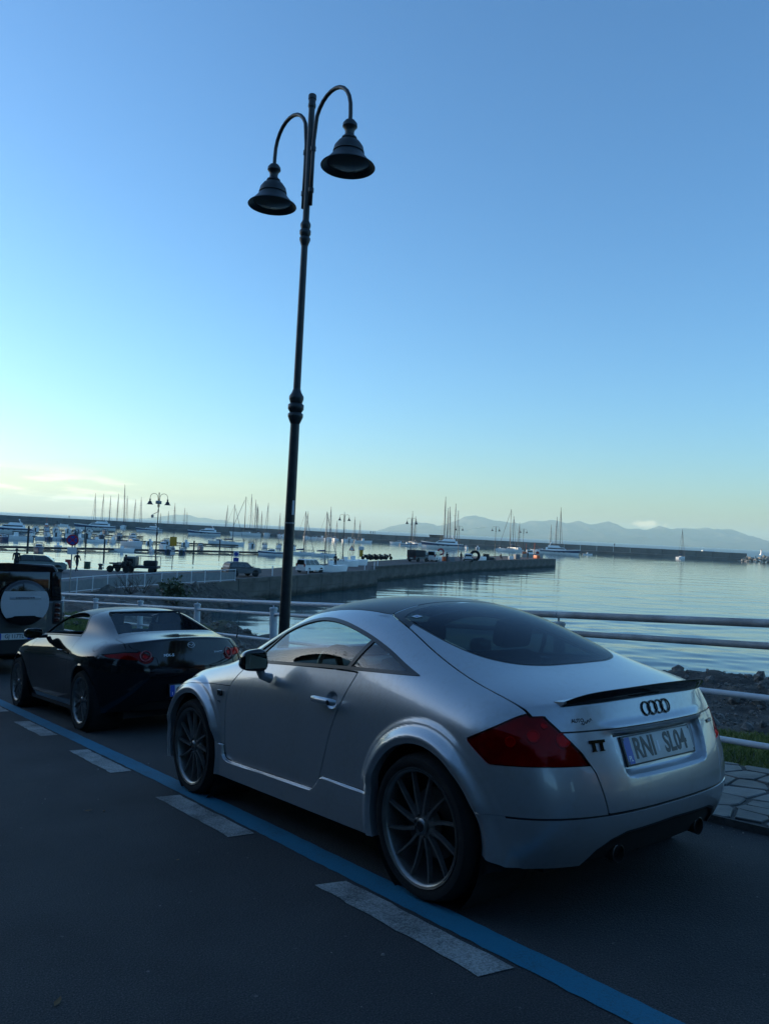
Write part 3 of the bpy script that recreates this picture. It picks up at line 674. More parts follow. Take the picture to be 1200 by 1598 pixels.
    hood_poly = np.concatenate([hd, (hd * [1, -1])[::-1]])
    O_, rest = carve(rest, T_(hood_poly, .6), .0025); panel('bonnet', O_, SILVER, car)
    # rear face: upper band, lower tailgate
    def gate(V):
        yl = np.interp(V[:, 2], [.40, .448, .62, .70, .76, .83, .88, .92], [.43, .435, .478, .520, .565, .612, .630, .64])
        return np.where(V[:, 0] < -.4, np.maximum(np.abs(V[:, 1]) - yl, .452 - V[:, 2]), .5)
    Gt, rest = carve(rest, gate, .0036)
    up_, dn = clip(Gt, -(Gt[0][:, 2] - .7835)), clip(Gt, Gt[0][:, 2] - .7765)
    gb = between(Gt, lambda V: V[:, 2], .7765, .7835); mesh_np('tailgate_groove', gb[0] - gb[1] * .006, gb[2], TRIM, car)
    panel('tailgate_band', up_, SILVER, car); panel('tailgate_lower', dn, SILVER, car)
    # tail lamps wrap round the corner: outline in (arc, height)
    def arc(V): return np.degrees(np.arctan2(np.abs(V[:, 1]) - .3, -(V[:, 0] + .05))) * .0105
    lp = np.array([(66, .742), (66, .742), (55.5, .652), (55.5, .652), (40, .652), (25, .650), (14.8, .648), (14.8, .648), (17.8, .70), (23.5, .765), (28.6, .82), (32.5, .868), (32.5, .868), (43, .845), (54, .798)]) * [.0105, 1]
    lp = spline(lp, 5)
    def lamp(V): return np.where(V[:, 0] < -.05, sdf(np.stack([arc(V), V[:, 2]], 1), lp), .5)
    Lm, rest = carve(rest, lamp, .002)
    for h in lr(Lm):
        panel('tail_lamp', (h[0] + h[1] * .001, h[1], h[2]), REDL, car, 0)
        inn = (h[0] - h[1] * .012, h[1], h[2]); body = bpy.data.objects[-1] if False else None
        panel('lamp_housing', inn, LAMPD, car, 0)
        s = 1 if h[0][:, 1].mean() > 0 else -1
        for (a, z, r) in ((26, .735, .034), (38, .755, .030), (47, .735, .024), (33, .80, .016)):
            an = math.radians(a); rad = .574
            tp = np.array([-.05 - math.cos(an) * rad, s * (.3 + math.sin(an) * rad), z]); ix = np.linalg.norm(h[0] - tp, axis=1).argmin(); c = Vector(h[0][ix] - h[1][ix] * .0085); q = Vector(h[1][ix]).to_track_quat('Z', 'Y').to_matrix().to_4x4()
            MB().lathe([(r, -.003), (r * .93, .003), (r * .80, .0045), (r * .70, .001), (r * .5, .0005), (0, .002)], 20, 'z', mt=Matrix.Translation(c) @ q, caps=False).build('lamp_reflector', REFL, car, auto=40)
    # bumpers: everything below the seam, front and rear
    def bump_r(V): return np.where(V[:, 0] < 0, np.maximum(V[:, 2] - .452, V[:, 0] + .30), .5)
    def bump_f(V): return np.where(V[:, 0] > 2.4, np.maximum(V[:, 2] - .50, 2.74 - V[:, 0]), .5)
    seam, _ = carve(rest, lambda V: np.where(V[:, 0] < -.3, np.maximum(np.abs(V[:, 2] - .4535) - .011, V[:, 0] + .46), .5), 0)
    Rb, rest = carve(rest, bump_r, .001)
    Rb = clip(Rb, np.where(Rb[0][:, 0] < -.46, Rb[0][:, 2] - .4425, -.5))
    mesh_np('bumper_seam', seam[0] - seam[1] * .007, seam[2], TRIM, car)
    def diff(V):
        zl = np.interp(np.abs(V[:, 1]), [0, .32, .40, .46, .52], [.378, .368, .345, .305, .20]); return np.where(V[:, 0] < -.4, (V[:, 2] - zl) * .9, .5)
    Df, Rb = carve(Rb, diff, 0)
    e2 = clip(Df, -(diff(Df[0]) + .012)); panel('diffuser_edge', (e2[0] - e2[1] * .004, e2[1], e2[2]), TRIM, car, .05)
    MB().box(-.60, -.50, -.56, .56, .25, .40, b=.02).build('diffuser', VOID, car)
    Rb = clip(Rb, np.where(Rb[0][:, 0] > -.60, .205 + .42 * np.clip(Rb[0][:, 0] + .55, 0, 1) - Rb[0][:, 2], -.5))
    panel('rear_bumper', Rb, SILVER, car, .02)
    Fb, rest = carve(rest, bump_f, .0025)
    gr = spline([(-.42, .25), (-.42, .25), (.42, .25), (.42, .25), (.36, .44), (.36, .44), (-.36, .44), (-.36, .44)], 3)
    Gr, Fb = carve(Fb, lambda V: np.where(V[:, 0] > 2.9, sdf(V[:, [1, 2]], gr), .5), 0); mesh_np('front_grille', Gr[0] - Gr[1] * .03, Gr[2], TRIM, car); panel('front_bumper', Fb, SILVER, car)
    hl = spline([(2.80, .56), (2.80, .56), (3.16, .50), (3.16, .50), (3.14, .60), (2.98, .66), (2.82, .64)], 4)
    Hl, rest = carve(rest, lambda V: np.where(np.abs(V[:, 1]) > .42, sdf(V[:, [0, 2]], hl), .5), .002)
    for h in lr(Hl): panel('headlight', h, LAMPW, car, 0); mesh_np('headlight_housing', h[0] - h[1] * .04, h[2], STEEL, car)
    # fender line, doors, skirts
    def fl(V):                      # upper edge of the front wing panel
        return np.where((V[:, 0] > 1.9), V[:, 2] - np.interp(V[:, 0], [1.9, 2.0, 2.2, 2.45, 2.8], [.772, .768, .762, .748, .70]), .5)
    door = spline([(1.70, .936), (1.70, .936), (1.80, .890), (1.895, .80), (1.93, .72), (1.948, .55), (1.950, .40), (1.950, .27), (1.950, .27), (.89, .27), (.89, .27), (.858, .34), (.79, .50), (.72, .66), (.645, .80), (.565, .955), (.565, .955), (.8, .956), (1.2, .948)], 5)
    Sk, rest = carve(rest, lambda V: np.where((np.abs(V[:, 1]) > .5) & (V[:, 0] > .2) & (V[:, 0] < 2.3), skirt(V), .5), .0015)
    for h in lr(Sk): panel('side_skirt', h, SILVER, car, .01)
    D_, rest = carve(rest, S_(door), .0042)
    for h in lr(D_): panel('door', h, SILVER, car, .012)
    Wg, rest = carve(rest, lambda V: np.where(V[:, 0] > 1.85, np.maximum(fl(V), 1.90 - V[:, 0]), .5), .002)
    for h in lr(Wg): panel('front_wing', h, SILVER, car, .015)
    # the flared rear wheel arch is split from the quarter by the line that runs into the lamp
    panel('body', rest, SILVER, car, .015)
    # --- fuel flap (right), roof rail groove: the groove is a step between rail and roof
    # arches: lips and black wells
    for xc in (0., 2.427):
        for s in (1, -1):
            MB().lathe([(AR + .003, s * .83), (AR + .003, s * .50), (.02, s * .50)], 40, 'y', mt=Matrix.Translation((xc, 0, ZC)), caps=False).build('wheel_well', VOID, car)
    MB().box(-.50, 3.1, -.60, .60, .20, .26).box(.42, 2.0, -.80, .80, .19, .26).box(2.85, 3.0, -.62, .62, .18, .28).build('floor_pan', VOID, car)
    # --- interior
    t = MB()
    t.box(-.35, 2.0, -.70, .70, .32, .36).build('cabin_floor', VOID, car)
    MB().box(1.45, 1.98, -.70, .70, .70, .90, b=.05).build('dashboard', SEAT, car, auto=40)
    MB().box(-.45, .28, -.62, .62, .55, .82, b=.06).build('rear_shelf', SEAT, car, auto=40)
    MB().box(.55, 1.6, -.73, -.68, .45, .90, b=.01).box(.55, 1.6, .68, .73, .45, .90, b=.01).build('door_card', SEAT, car, auto=40)
    for s in (1, -1):
        m4 = Matrix.Translation((.62, s * .36, .80)) @ Matrix.Rotation(-.28, 4, 'Y')
        q = MB().box(-.09, .07, -.24, .24, -.38, .22, mt=m4, b=.06); q.box(.10, .62, -.24, .24, -.35, -.20, mt=Matrix.Translation((.62, s * .36, .78)), b=.05); q.build('seat', SEAT, car, auto=50)
        MB().box(-.06, .05, -.13, .13, .25, .42, mt=m4, b=.045).build('headrest', SEAT, car, auto=50)
    st_ = MB(); mt = Matrix.Translation((1.28, .36, .86)) @ Matrix.Rotation(-1.15, 4, 'Y')
    st_.tube([mt @ Vector((.185 * math.cos(a), .185 * math.sin(a), 0)) for a in np.linspace(0, 2 * PI, 33)], .016, 8, False); st_.box(-.17, .17, -.02, .02, -.03, -.01, mt=mt).lathe([(0, .0), (.06, -.01), (.07, -.04)], 16, 'z', mt=mt)
    st_.build('steering_wheel', TRIM, car, auto=40)
    hoop = MB()
    for s in (1, -1): hoop.tube([(.30, s * .17, .78), (.28, s * .17, 1.0), (.28, s * .22, 1.04), (.28, s * .45, 1.04), (.28, s * .50, 1.0), (.30, s * .5, .78)], .016, 8)
    MB().box(.40, .60, -.68, .68, .80, .90, b=.03).build('rear_trim', SEAT, car, auto=40)
    MB().box(1.46, 1.50, -.11, .11, 1.20, 1.26, b=.012).tube([(1.50, 0, 1.24), (1.56, 0, 1.29)], .008).build('rear_view_mirror', TRIM, car, auto=40)
    ring = MB(); ring.tube([(.80 + .035 * math.cos(a), .715, 1.0 + .035 * math.sin(a) - .0) for a in np.linspace(0, 2 * PI, 17)], .006, 6, False)
    # --- handle, mirror
    for s in (1, -1):
        hnd = MB(); pts = [(.86, s * .8545, .803), (.84, s * .876, .803), (.78, s * .884, .802), (.69, s * .883, .800), (.655, s * .878, .799), (.645, s * .862, .799)]
        hnd.tube(pts, [.012, .017, .019, .019, .018, .012], 12); o = hnd.build('door_handle', SILVER, car, auto=60)
        MB().lathe([(.0, .0035), (.012, .003), (.0135, 0)], 16, 'y', mt=Matrix.Translation((.668, s * .8985, .80)) @ (Matrix.Scale(-1, 4, (0, 1, 0)) if s < 0 else Matrix())).build('lock_cap', TRIM, car, auto=40)
        # mirror: housing (rounded shell), glass looking back, stalk
        bm = bmesh.new(); bmesh.ops.create_uvsphere(bm, u_segments=28, v_segments=18, radius=1)
        for v in bm.verts:
            x, y, z = v.co; sq = 3.2
            r = (abs(x) ** sq + abs(y) ** sq + abs(z) ** sq) ** (1 / sq); x, y, z = x / r, y / r, z / r
            X = x * .075 if x > 0 else x * .034; v.co = Vector((X, y * (.082 - .010 * z), z * .064 * (1 - .12 * y * s)))
        me = bpy.data.meshes.new('mirror'); bm.to_mesh(me); bm.free(); me.polygons.foreach_set('use_smooth', [True] * len(me.polygons)); me.materials.append(GLOSSB)
        mo = bpy.data.objects.new('mirror', me); col.objects.link(mo); mo.parent = car; mo.location = (1.375, s * .945, .975); mo.rotation_euler = (0, 0, s * -.12)
        g = MB().box(-.0365, -.0345, -.066, .066, -.045, .045, b=.0).build('mirror_glass', MIRRG, mo)
        MB().tube([(1.40, s * .82, .860), (1.395, s * .88, .880), (1.385, s * .90, .925)], [.030, .024, .028], 12).build('mirror_stalk', SILVER, car, auto=60)
    # side repeater and little emblem on the wing
    for s in (1, -1):
        MB().box(1.993, 2.043, s * .846 - .010, s * .846 + .010, .700, .738, b=.006).build('side_repeater', GLOSSB, car, auto=40)
        for dx, dz in ((0, 0), (.02, .006)): MB().tube([(2.005 + dx, s * .8475, .655 + dz), (2.012 + dx, s * .8475, .668), (2.022 + dx, s * .8475, .662)], .0025, 5).build('wing_emblem', TRIM, car)
    # --- tail spoiler: a thin blade that follows the deck edge
    sp = MB(); n = 28; V = []
    for i in range(n + 1):
        f = (i / n * 2 - 1); a = abs(f); yy = f * .545; e = max(0, 1 - (a ** 9)); kx = (1 - (min(a * .545 / .745, .999)) ** 3.0) ** (1 / 2.4)
        xe = -.16 + (-.652 + .16) * kx; zt = .905 - .030 * (a * .545 / .745) ** 2
        h = .030 * e
        for (dx, dz) in ((.075, .004), (.02, .010 + h * .35), (-.030, .012 + h), (-.052 * (.55 + .45 * e), .013 + h * 1.15), (-.052 * (.55 + .45 * e), .007 + h * 1.05), (-.028, .002 + h * .72), (-.004, -.010 + h * .1), (.03, -.006)): V.append((xe + dx, yy, zt + dz))
    F = []
    for i in range(n):
        for k in range(8): a = i * 8 + k; b = i * 8 + (k + 1) % 8; F.append((a, b, b + 8, a + 8))
    F += [tuple(range(8))[::-1], tuple(range(n * 8, n * 8 + 8))]
    sp.add(V, F).build('spoiler', SILVER, car, auto=35)
    # dark underside of the blade
    V = []
    for i in range(n + 1):
        f = (i / n * 2 - 1) * .985; a = abs(f); yy = f * .545; e = max(0, 1 - a ** 9); kx = (1 - (a * .545 / .745) ** 3.0) ** (1 / 2.4)
        xe = -.16 - .492 * kx; zt = .905 - .030 * (a * .545 / .745) ** 2; h = .030 * e
        V += [(xe - .052 * (.55 + .45 * e) - .002, yy, zt + .0125 + h * 1.12), (xe - .052 * (.55 + .45 * e) - .0015, yy, zt + .005 + h), (xe - .008, yy, zt - .012 + h * .12)]
    F = []
    for i in range(n): F += [(3 * i, 3 * i + 1, 3 * i + 4, 3 * i + 3), (3 * i + 1, 3 * i + 2, 3 * i + 5, 3 * i + 4)]
    mesh_np('spoiler_edge', V, F, GLOSSB, car)
    # --- plate, lettering, emblems.  rear face frame: x to the right seen from behind = -y
    def back(x, y, z, tilt=0., yaw=0.):
        m = Matrix(((0, 0, -1, x), (-1, 0, 0, y), (0, 1, 0, z), (0, 0, 0, 1))); return m @ Matrix.Rotation(yaw, 4, 'Y') @ Matrix.Rotation(-tilt, 4, 'X')
    onskin = lambda y, z: skin_frame(shell, y, z)
    pl = empty('number_plate', car, mtx=back(-.683, 0, .677, .30))
    MB().box(-.268, .268, -.064, .064, -.008, -.001, b=.003).build('plate_frame', TRIM, pl, auto=40)
    MB().box(-.26, .26, -.057, .057, -.002, .002, b=.0015).build('plate_face', PLATE, pl, auto=40)
    MB().box(-.2585, -.213, -.0555, .0555, .002, .0026).build('plate_band', PLATEB, pl)
    text('country_letters', 'PL', .032, WHITET, pl, Matrix.Translation((-.236, -.034, .0029)), .8, .0003, .0006)
    text('plate_letters', 'RNI', .122, INK, pl, Matrix.Translation((-.118, 0, .0026)), .80, .0006, .0034)
    text('plate_letters', 'SL04', .122, INK, pl, Matrix.Translation((.124, 0, .0026)), .76, .0006, .0034)
    MB().box(-.0225, -.0075, -.026, .020, .002, .003, b=.001).build('plate_seal', WHITET, pl)
    for x in (-.255, .255):
        for z in (-.05, .05): MB().box(x - .003, x + .003, z - .006, z + .006, .002, .0035).build('plate_clip', TRIM, pl)
    em = empty('ring_emblem', car, mtx=onskin(0, .842))
    for i in range(4):
        cx_ = (i - 1.5) * .050
        MB().tube([(cx_ + .0295 * math.cos(a), .0285 * math.sin(a), .002 + .002 * (i % 2)) for a in np.linspace(0, 2 * PI, 41)], .0042, 8, False).build('ring', GLOSSB, em, auto=60)
    # two-letter model emblem, slab serif, in black
    tt = empty('model_emblem', car, mtx=onskin(.437, .722))
    tt.name = 'letter_emblem'
    b = MB(); b.box(-.040, .0395, .010, .022, 0, .006)
    for x in (-.020, .020): b.box(x - .007, x + .007, -.022, .012, 0, .006).box(x - .012, x + .012, -.024, -.0205, 0, .006)
    b.build('letters', GLOSSB, tt)
    q = empty('drive_badge', car, mtx=onskin(-.462, .735))
    MB().box(-.040, .040, -.008, .008, 0, .003, b=.001).build('badge_plate', TRIM, q); text('badge_lettering', 'quattro', .017, WHITET, q, Matrix.Translation((0, .001, .0034)), .9, .0003)
    s_ = empty('sticker', car, mtx=onskin(.48, .818)); text('sticker_lettering', 'AUTO', .022, INK, s_, Matrix.Translation((-.015, .005, .0)), 1, .0004, .0006)
    MB().tube([(x, -.012 + .006 * math.sin(x * 420) + .35 * x, .001) for x in np.linspace(0, .055, 30)], .0012, 4).build('sticker_script', INK, s_)
    # lozenge sticker at the top corner of the tail glass
    P = np.array([.455, .455, 0]); d = np.linalg.norm(shell[0][:, :2] - P[:2], axis=1) + (shell[0][:, 2] < 1.0); i = d.argmin(); c = shell[0][i]; nn = Vector(shell[1][i]); qm = nn.to_track_quat('Z', 'Y').to_matrix().to_4x4()
    lz = empty('glass_sticker', car, mtx=Matrix.Translation(Vector(c) + nn * .004) @ qm)
    MB().prism([(-.030, 0), (0, .020), (.030, 0), (0, -.020)], 0, .0008).build('sticker_ground', WHITET, lz); MB().prism([(-.012, 0), (0, .008), (.012, 0), (0, -.008)], .0008, .0014).build('sticker_mark', SIGNB, lz)
    # --- exhausts
    for s in (1, -1):
        ex = MB(); ex.lathe([(.032, .10), (.038, -.0), (.040, -.02), (.036, -.022), (.033, 0), (.031, .07), (0, .07)], 28, 'x', mt=Matrix.Translation((-.650, s * .315, .262)), caps=False)
        ex.build('exhaust_pipe', STEEL, car, auto=50); MB().box(-.52, -.30, s * .315 - .11, s * .315 + .11, .25, .33, b=.03).build('silencer', VOID, car, auto=40)
    # --- wheels
    w = make_wheel('turbine', .318, .256, 12)
    for k, (x, s) in enumerate(((0, 1), (2.427, 1), (0, -1), (2.427, -1))):
        ww = w if k == 0 else copy_tree(w)
        ww.parent = car; ww.location = (x, s * .752, .318); ww.rotation_euler = (0, .35 + k * .23, 0 if s > 0 else PI)
    return car
silver_coupe()
# ---------------------------------------------------------------- the black roadster
def black_roadster():
    car = thing('parked_car', 'glossy black two-seat roadster with buttress roof, parked ahead of the silver coupe', 'car', mtx=RM(5.5, -.15, 0, .030))
    tail = dict(x0=-.06, n=2.7, m=2.2, fr=[0, .24, .46, .65, .80, .90], xr=[-.68, -.745, -.785, -.800, -.765, -.735],
                z=[.22, .34, .48, .62, .76, .935], W=[.77, .815, .842, .850, .83, .73], dz=[0, 0, 0, 0, 0, -.075])
    nose = dict(x0=2.42, n=2.4, m=2.0, fr=[0, .24, .46, .65, .80, .90], xr=[2.98, 3.08, 3.10, 3.08, 3.02, 2.92],
                z=[.17, .28, .40, .50, .58, .64], W=[.76, .80, .82, .82, .79, .70], dz=[0, 0, 0, 0, 0, -.02])
    def st(x, k, *up): return (x, [(.77, .17), (.812, .30), (.818 + k * .5, .46), (.828 + k, .60)] + list(up))
    side = [
     st(-.30, .030, (.850, .740), (.755, .855), (.655, .898), (.56, .928), (.42, .948), (.20, .955), (0, .957)),
     st(-.02, .040, (.868, .745), (.765, .858), (.640, .912), (.570, .985), (.465, 1.022), (.25, 1.035), (0, 1.04)),
     st(.25, .036, (.864, .745), (.750, .866), (.632, .935), (.575, 1.045), (.485, 1.112), (.27, 1.14), (0, 1.148)),
     st(.52, .012, (.842, .745), (.735, .882), (.645, .955), (.602, 1.075), (.505, 1.168), (.28, 1.207), (0, 1.217)),
     st(.85, -.004, (.822, .748), (.735, .895), (.682, .995), (.63, 1.09), (.53, 1.19), (.29, 1.226), (0, 1.237)),
     st(1.18, -.006, (.820, .745), (.733, .890), (.684, .985), (.635, 1.075), (.54, 1.175), (.295, 1.218), (0, 1.229)),
     st(1.48, 0, (.826, .74), (.738, .880), (.695, .945), (.65, 1.015), (.56, 1.105), (.305, 1.155), (0, 1.167)),
     st(1.76, .01, (.836, .735), (.755, .862), (.72, .888), (.675, .925), (.60, .975), (.35, 1.02), (0, 1.035)),
     st(2.02, .018, (.845, .725), (.775, .838), (.725, .858), (.66, .868), (.56, .878), (.32, .89), (0, .895)),
     st(2.31, .020, (.845, .705), (.775, .800), (.72, .822), (.65, .822), (.54, .815), (.3, .825), (0, .83)),
     st(2.55, .012, (.83, .665), (.745, .755), (.69, .775), (.62, .775), (.52, .768), (.3, .775), (0, .78))]
    B = body_mesh(tail, side, nose, 4)
    ZC, AR = .31, .345
    for xc in (0., 2.31):
        for r in (AR, .362): B = cut(B, np.hypot(B[0][:, 0] - xc, B[0][:, 2] - ZC) - r)
    rr = lambda V: np.minimum(np.hypot(V[:, 0], V[:, 2] - ZC), np.hypot(V[:, 0] - 2.31, V[:, 2] - ZC))
    B = clip(B, AR - rr(B[0]) + 1e-9); V = B[0]; k = np.clip((.362 - rr(V)) / .017, 0, 1) * (np.abs(V[:, 1]) > .6); V[:, 1] += np.sign(V[:, 1]) * .008 * k
    B = reproject(B, V); L_ = clip(B, B[0][:, 2] - .86); mesh_np('inner_liner', L_[0] - L_[1] * .016, L_[2], VOID, car)
    rest = B
    S_ = lambda poly: (lambda V: np.where(np.abs(V[:, 1]) > .35, sdf(V[:, [0, 2]], poly), .5))
    T_ = lambda poly, z0=.8: (lambda V: np.where(V[:, 2] > z0, sdf(V[:, :2], poly), .5))
    mir = lambda h: np.concatenate([h, (h * [1, -1])[::-1]])
    win = spline([(1.80, .900), (1.80, .900), (1.3, .915), (.85, .922), (.50, .925), (.50, .925), (.505, 1.0), (.56, 1.09), (.66, 1.155), (.90, 1.182), (1.18, 1.160), (1.48, 1.075)], 6)
    W_, rest = carve(rest, S_(win), 0); wi = lambda V: sdf(V[:, [0, 2]], win)
    tr, pn = clip(W_, -(wi(W_[0]) + .014)), clip(W_, wi(W_[0]) + .014)
    for h in lr(tr): panel('window_trim', (h[0] + h[1] * .002, h[1], h[2]), TRIM, car, .01)
    # both side windows are wound down
    op = mir(spline([(.44, 0), (.43, .30), (.40, .425), (.40, .425), (.12, .475), (-.17, .535), (-.17, .535), (-.21, .30), (-.22, 0)], 5, closed=False))
    O_, rest = carve(rest, T_(op, .9), 0)
    # walls of the buttresses, down to the deck
    E = boundary(O_[2]); V = O_[0]; F = []; W3 = []
    for a, b in E:
        if V[a, 0] > .38 and V[b, 0] > .38: continue
        n = len(W3); W3 += [V[a], V[b], np.array([V[b, 0], V[b, 1] * .98, .928]), np.array([V[a, 0], V[a, 1] * .98, .928])]; F.append((n, n + 1, n + 2, n + 3))
    mesh_np('buttress_wall', W3, F, BLACKP, car)
    MB().box(-.20, .42, -.50, .50, .905, .935, b=.01).build('rear_deck', BLACKP, car, auto=40)
    g = MB(); g.add([(.30, -.46, .935), (.30, .46, .935), (.43, .40, 1.17), (.43, -.40, 1.17)], [(0, 1, 2, 3)]); g.build('rear_window', GLASSC, car)
    fr = MB()
    for s in (1, -1): fr.tube([(.30, s * .46, .935), (.43, s * .405, 1.175)], .012, 6)
    fr.tube([(.43, -.405, 1.175), (.43, .405, 1.175)], .012, 6).tube([(.30, -.46, .94), (.30, .46, .94)], .010, 6).build('window_frame', TRIM, car)
    rf = mir(spline([(1.52, 0), (1.50, .3), (1.43, .50), (1.43, .50), (1.2, .535), (.9, .545), (.65, .53), (.60, .50), (.60, .50), (.60, .25), (.60, 0)], 5, closed=False))
    R_, rest = carve(rest, T_(rf, 1.05), .003); panel('roof_panel', R_, ROOFB, car)
    ws = mir(spline([(2.0, 0), (1.97, .3), (1.88, .58), (1.84, .64), (1.84, .64), (1.66, .60), (1.46, .525), (1.46, .525), (1.53, .3), (1.545, 0)], 5, closed=False))
    W2, rest = carve(rest, T_(ws, .85), 0); panel('windscreen', W2, GLASSC, car, 0)
    hd = mir(spline([(2.02, 0), (2.0, .3), (1.93, .62), (1.93, .62), (2.3, .62), (2.6, .58), (2.8, .48), (2.92, .25), (2.93, 0)], 5, closed=False))
    O2, rest = carve(rest, T_(hd, .6), .003); panel('bonnet', O2, BLACKP, car)
    # boot lid: deck and the face below it
    def boot(V):
        w = np.interp(V[:, 2], [.62, .64, .74, .84, .93, .96], [.20, .335, .355, .56, .60, .62]); w2 = np.where(V[:, 0] > -.55, .60, w)
        return np.where(V[:, 0] < -.24, np.maximum.reduce([np.abs(V[:, 1]) - w2, .635 - V[:, 2], V[:, 0] + .27]), .5)
    Bt, rest = carve(rest, boot, .0028); panel('boot_lid', Bt, BLACKP, car)
    # tail lamps: a round eye with a tapering tail that wraps round the corner
    def lamp(V):
        y = np.abs(V[:, 1]); d1 = np.hypot(y - .452, V[:, 2] - .762) - .072
        wedge = sdf(np.stack([y, V[:, 2]], 1), [(.45, .722), (.45, .800), (.62, .802), (.772, .778), (.735, .752), (.60, .730)])
        return np.where(V[:, 0] < -.2, np.minimum(d1, wedge), .5)
    Lm, rest = carve(rest, lamp, .002)
    for h in lr(Lm):
        s = 1 if h[0][:, 1].mean() > 0 else -1
        panel('tail_lamp', h, REDL, car, 0); mesh_np('lamp_housing', h[0] - h[1] * .010, h[2], LAMPD, car)
        i = (np.abs(h[0][:, 1] - s * .452) + np.abs(h[0][:, 2] - .762)).argmin(); c = Vector(h[0][i]); n = Vector(h[1][i]); q = n.to_track_quat('Z', 'Y').to_matrix().to_4x4()
        MB().tube([Vector((.050 * math.cos(a), .050 * math.sin(a), .001)) for a in np.linspace(0, 2 * PI, 33)], .0085, 8, False, mt=Matrix.Translation(c) @ q).build('lamp_ring', LAMPR, car, smooth=True)
        MB().lathe([(.024, -.002), (.018, -.006), (0, -.008)], 20, 'z', mt=Matrix.Translation(c + n * .003) @ q, caps=False).build('lamp_eye', REFL, car, smooth=True)
    # fuel flap on the left haunch
    P = np.array([-.20, .74, .860]); i = np.linalg.norm(rest[0] - P, axis=1).argmin(); c = rest[0][i]
    Fl, rest = carve(rest, lambda V: np.linalg.norm(V - c, axis=1) - .075, .0025); panel('fuel_flap', Fl, BLACKP, car, .006)
    door = spline([(1.78, .902), (1.78, .902), (1.83, .82), (1.85, .6), (1.83, .36), (1.80, .285), (1.74, .262), (1.2, .258), (.74, .262), (.64, .32), (.52, .52), (.46, .68), (.455, .80), (.49, .924), (.49, .924), (1.1, .918)], 5)
    D_, rest = carve(rest, S_(door), .003)
    for h in lr(D_): panel('door', h, BLACKP, car, .012)
    def bump_r(V): return np.where(V[:, 0] < -.2, np.maximum(V[:, 2] - np.interp(V[:, 0], [-.8, -.62, -.45, -.33], [.58, .66, .715, .62]), V[:, 0] + .335), .5)
    Rb, rest = carve(rest, bump_r, .0025)
    df = lambda V: np.where(V[:, 0] < -.4, V[:, 2] - np.interp(np.abs(V[:, 1]), [0, .40, .5, .6], [.33, .31, .27, .15]), .5)
    D2, Rb = carve(Rb, df, 0); mesh_np('diffuser', D2[0] - D2[1] * .02, D2[2], TRIM, car)
    panel('rear_bumper', Rb, BLACKP, car, .02); panel('body', rest, BLACKP, car, .015)
    MB().box(-.5, 2.9, -.58, .58, .15, .22).box(.4, 1.9, -.78, .78, .16, .24).build('floor_pan', VOID, car)
    for xc in (0., 2.31):
        for s in (1, -1): MB().lathe([(AR + .002, s * .83), (AR + .002, s * .5), (.02, s * .5)], 36, 'y', mt=Matrix.Translation((xc, 0, ZC)), caps=False).build('wheel_well', VOID, car)
    MB().box(.1, 1.9, -.68, .68, .30, .34).build('cabin_floor', VOID, car)
    MB().box(1.5, 1.9, -.68, .68, .68, .88, b=.05).build('dashboard', SEAT, car, auto=40)
    for s in (1, -1):
        m4 = Matrix.Translation((.62, s * .34, .72)) @ Matrix.Rotation(-.22, 4, 'Y')
        MB().box(-.08, .07, -.23, .23, -.34, .34, mt=m4, b=.06).box(-.06, .05, -.13, .13, .28, .46, mt=m4, b=.045).build('seat', SEAT, car, auto=50)
        MB().tube([(.78, s * .842, .770), (.74, s * .858, .772), (.64, s * .860, .772), (.60, s * .846, .770)], [.010, .014, .014, .010], 10).build('door_handle', BLACKP, car, auto=60)
        bm = bmesh.new(); bmesh.ops.create_uvsphere(bm, u_segments=24, v_segments=14, radius=1)
        for v in bm.verts:
            x, y, z = v.co; r = (abs(x) ** 3 + abs(y) ** 3 + abs(z) ** 3) ** (1 / 3); v.co = Vector((x / r * (.10 if x > 0 else .03), y / r * .10, z / r * .058))
        me = bpy.data.meshes.new('mirror'); bm.to_mesh(me); bm.free(); me.polygons.foreach_set('use_smooth', [True] * len(me.polygons)); me.materials.append(BLACKP)
        mo = bpy.data.objects.new('mirror', me); col.objects.link(mo); mo.parent = car; mo.location = (1.50, s * .90, .93); MB().box(-.0325, -.030, -.085, .085, -.042, .042).build('mirror_glass', MIRRG, mo); MB().box(-.01, .05, -s * .11 - .05, -s * .11 + .05, -.06, -.02, b=.008).build('mirror_foot', TRIM, mo, auto=40)
    def back(x, y, z, tilt=0., yaw=0.):
        m = Matrix(((0, 0, -1, x), (-1, 0, 0, y), (0, 1, 0, z), (0, 0, 0, 1))); return m @ Matrix.Rotation(yaw, 4, 'Y') @ Matrix.Rotation(-tilt, 4, 'X')
    sk = lambda y, z: skin_frame(B, y, z)
    pl = empty('number_plate', car, mtx=back(-.802, -.02, .42, .02)); MB().box(-.268, .268, -.064, .064, -.03, -.001, b=.003).build('plate_frame', TRIM, pl, auto=40)
    MB().box(-.26, .26, -.055, .055, -.002, .002, b=.001).build('plate_face', PLATE, pl, auto=40); MB().box(-.2585, -.210, -.054, .054, .002, .0026).build('plate_band', PLATEB, pl); MB().box(.210, .2585, -.054, .054, .002, .0026).build('plate_band', PLATEB, pl)
    text('country_letters', 'I', .040, WHITET, pl, Matrix.Translation((-.234, -.028, .0029)), 1, .0003, .001); text('plate_letters', 'G', .085, INK, pl, Matrix.Translation((-.172, 0, .0028)), .8, .0005, .002)
    em = empty('wing_emblem', car, mtx=sk(-.0, .858))
    MB().tube([(.036 * math.cos(a), .028 * math.sin(a), .002) for a in np.linspace(0, 2 * PI, 33)], .0028, 6, False).build('emblem_ring', CHROME, em, smooth=True)
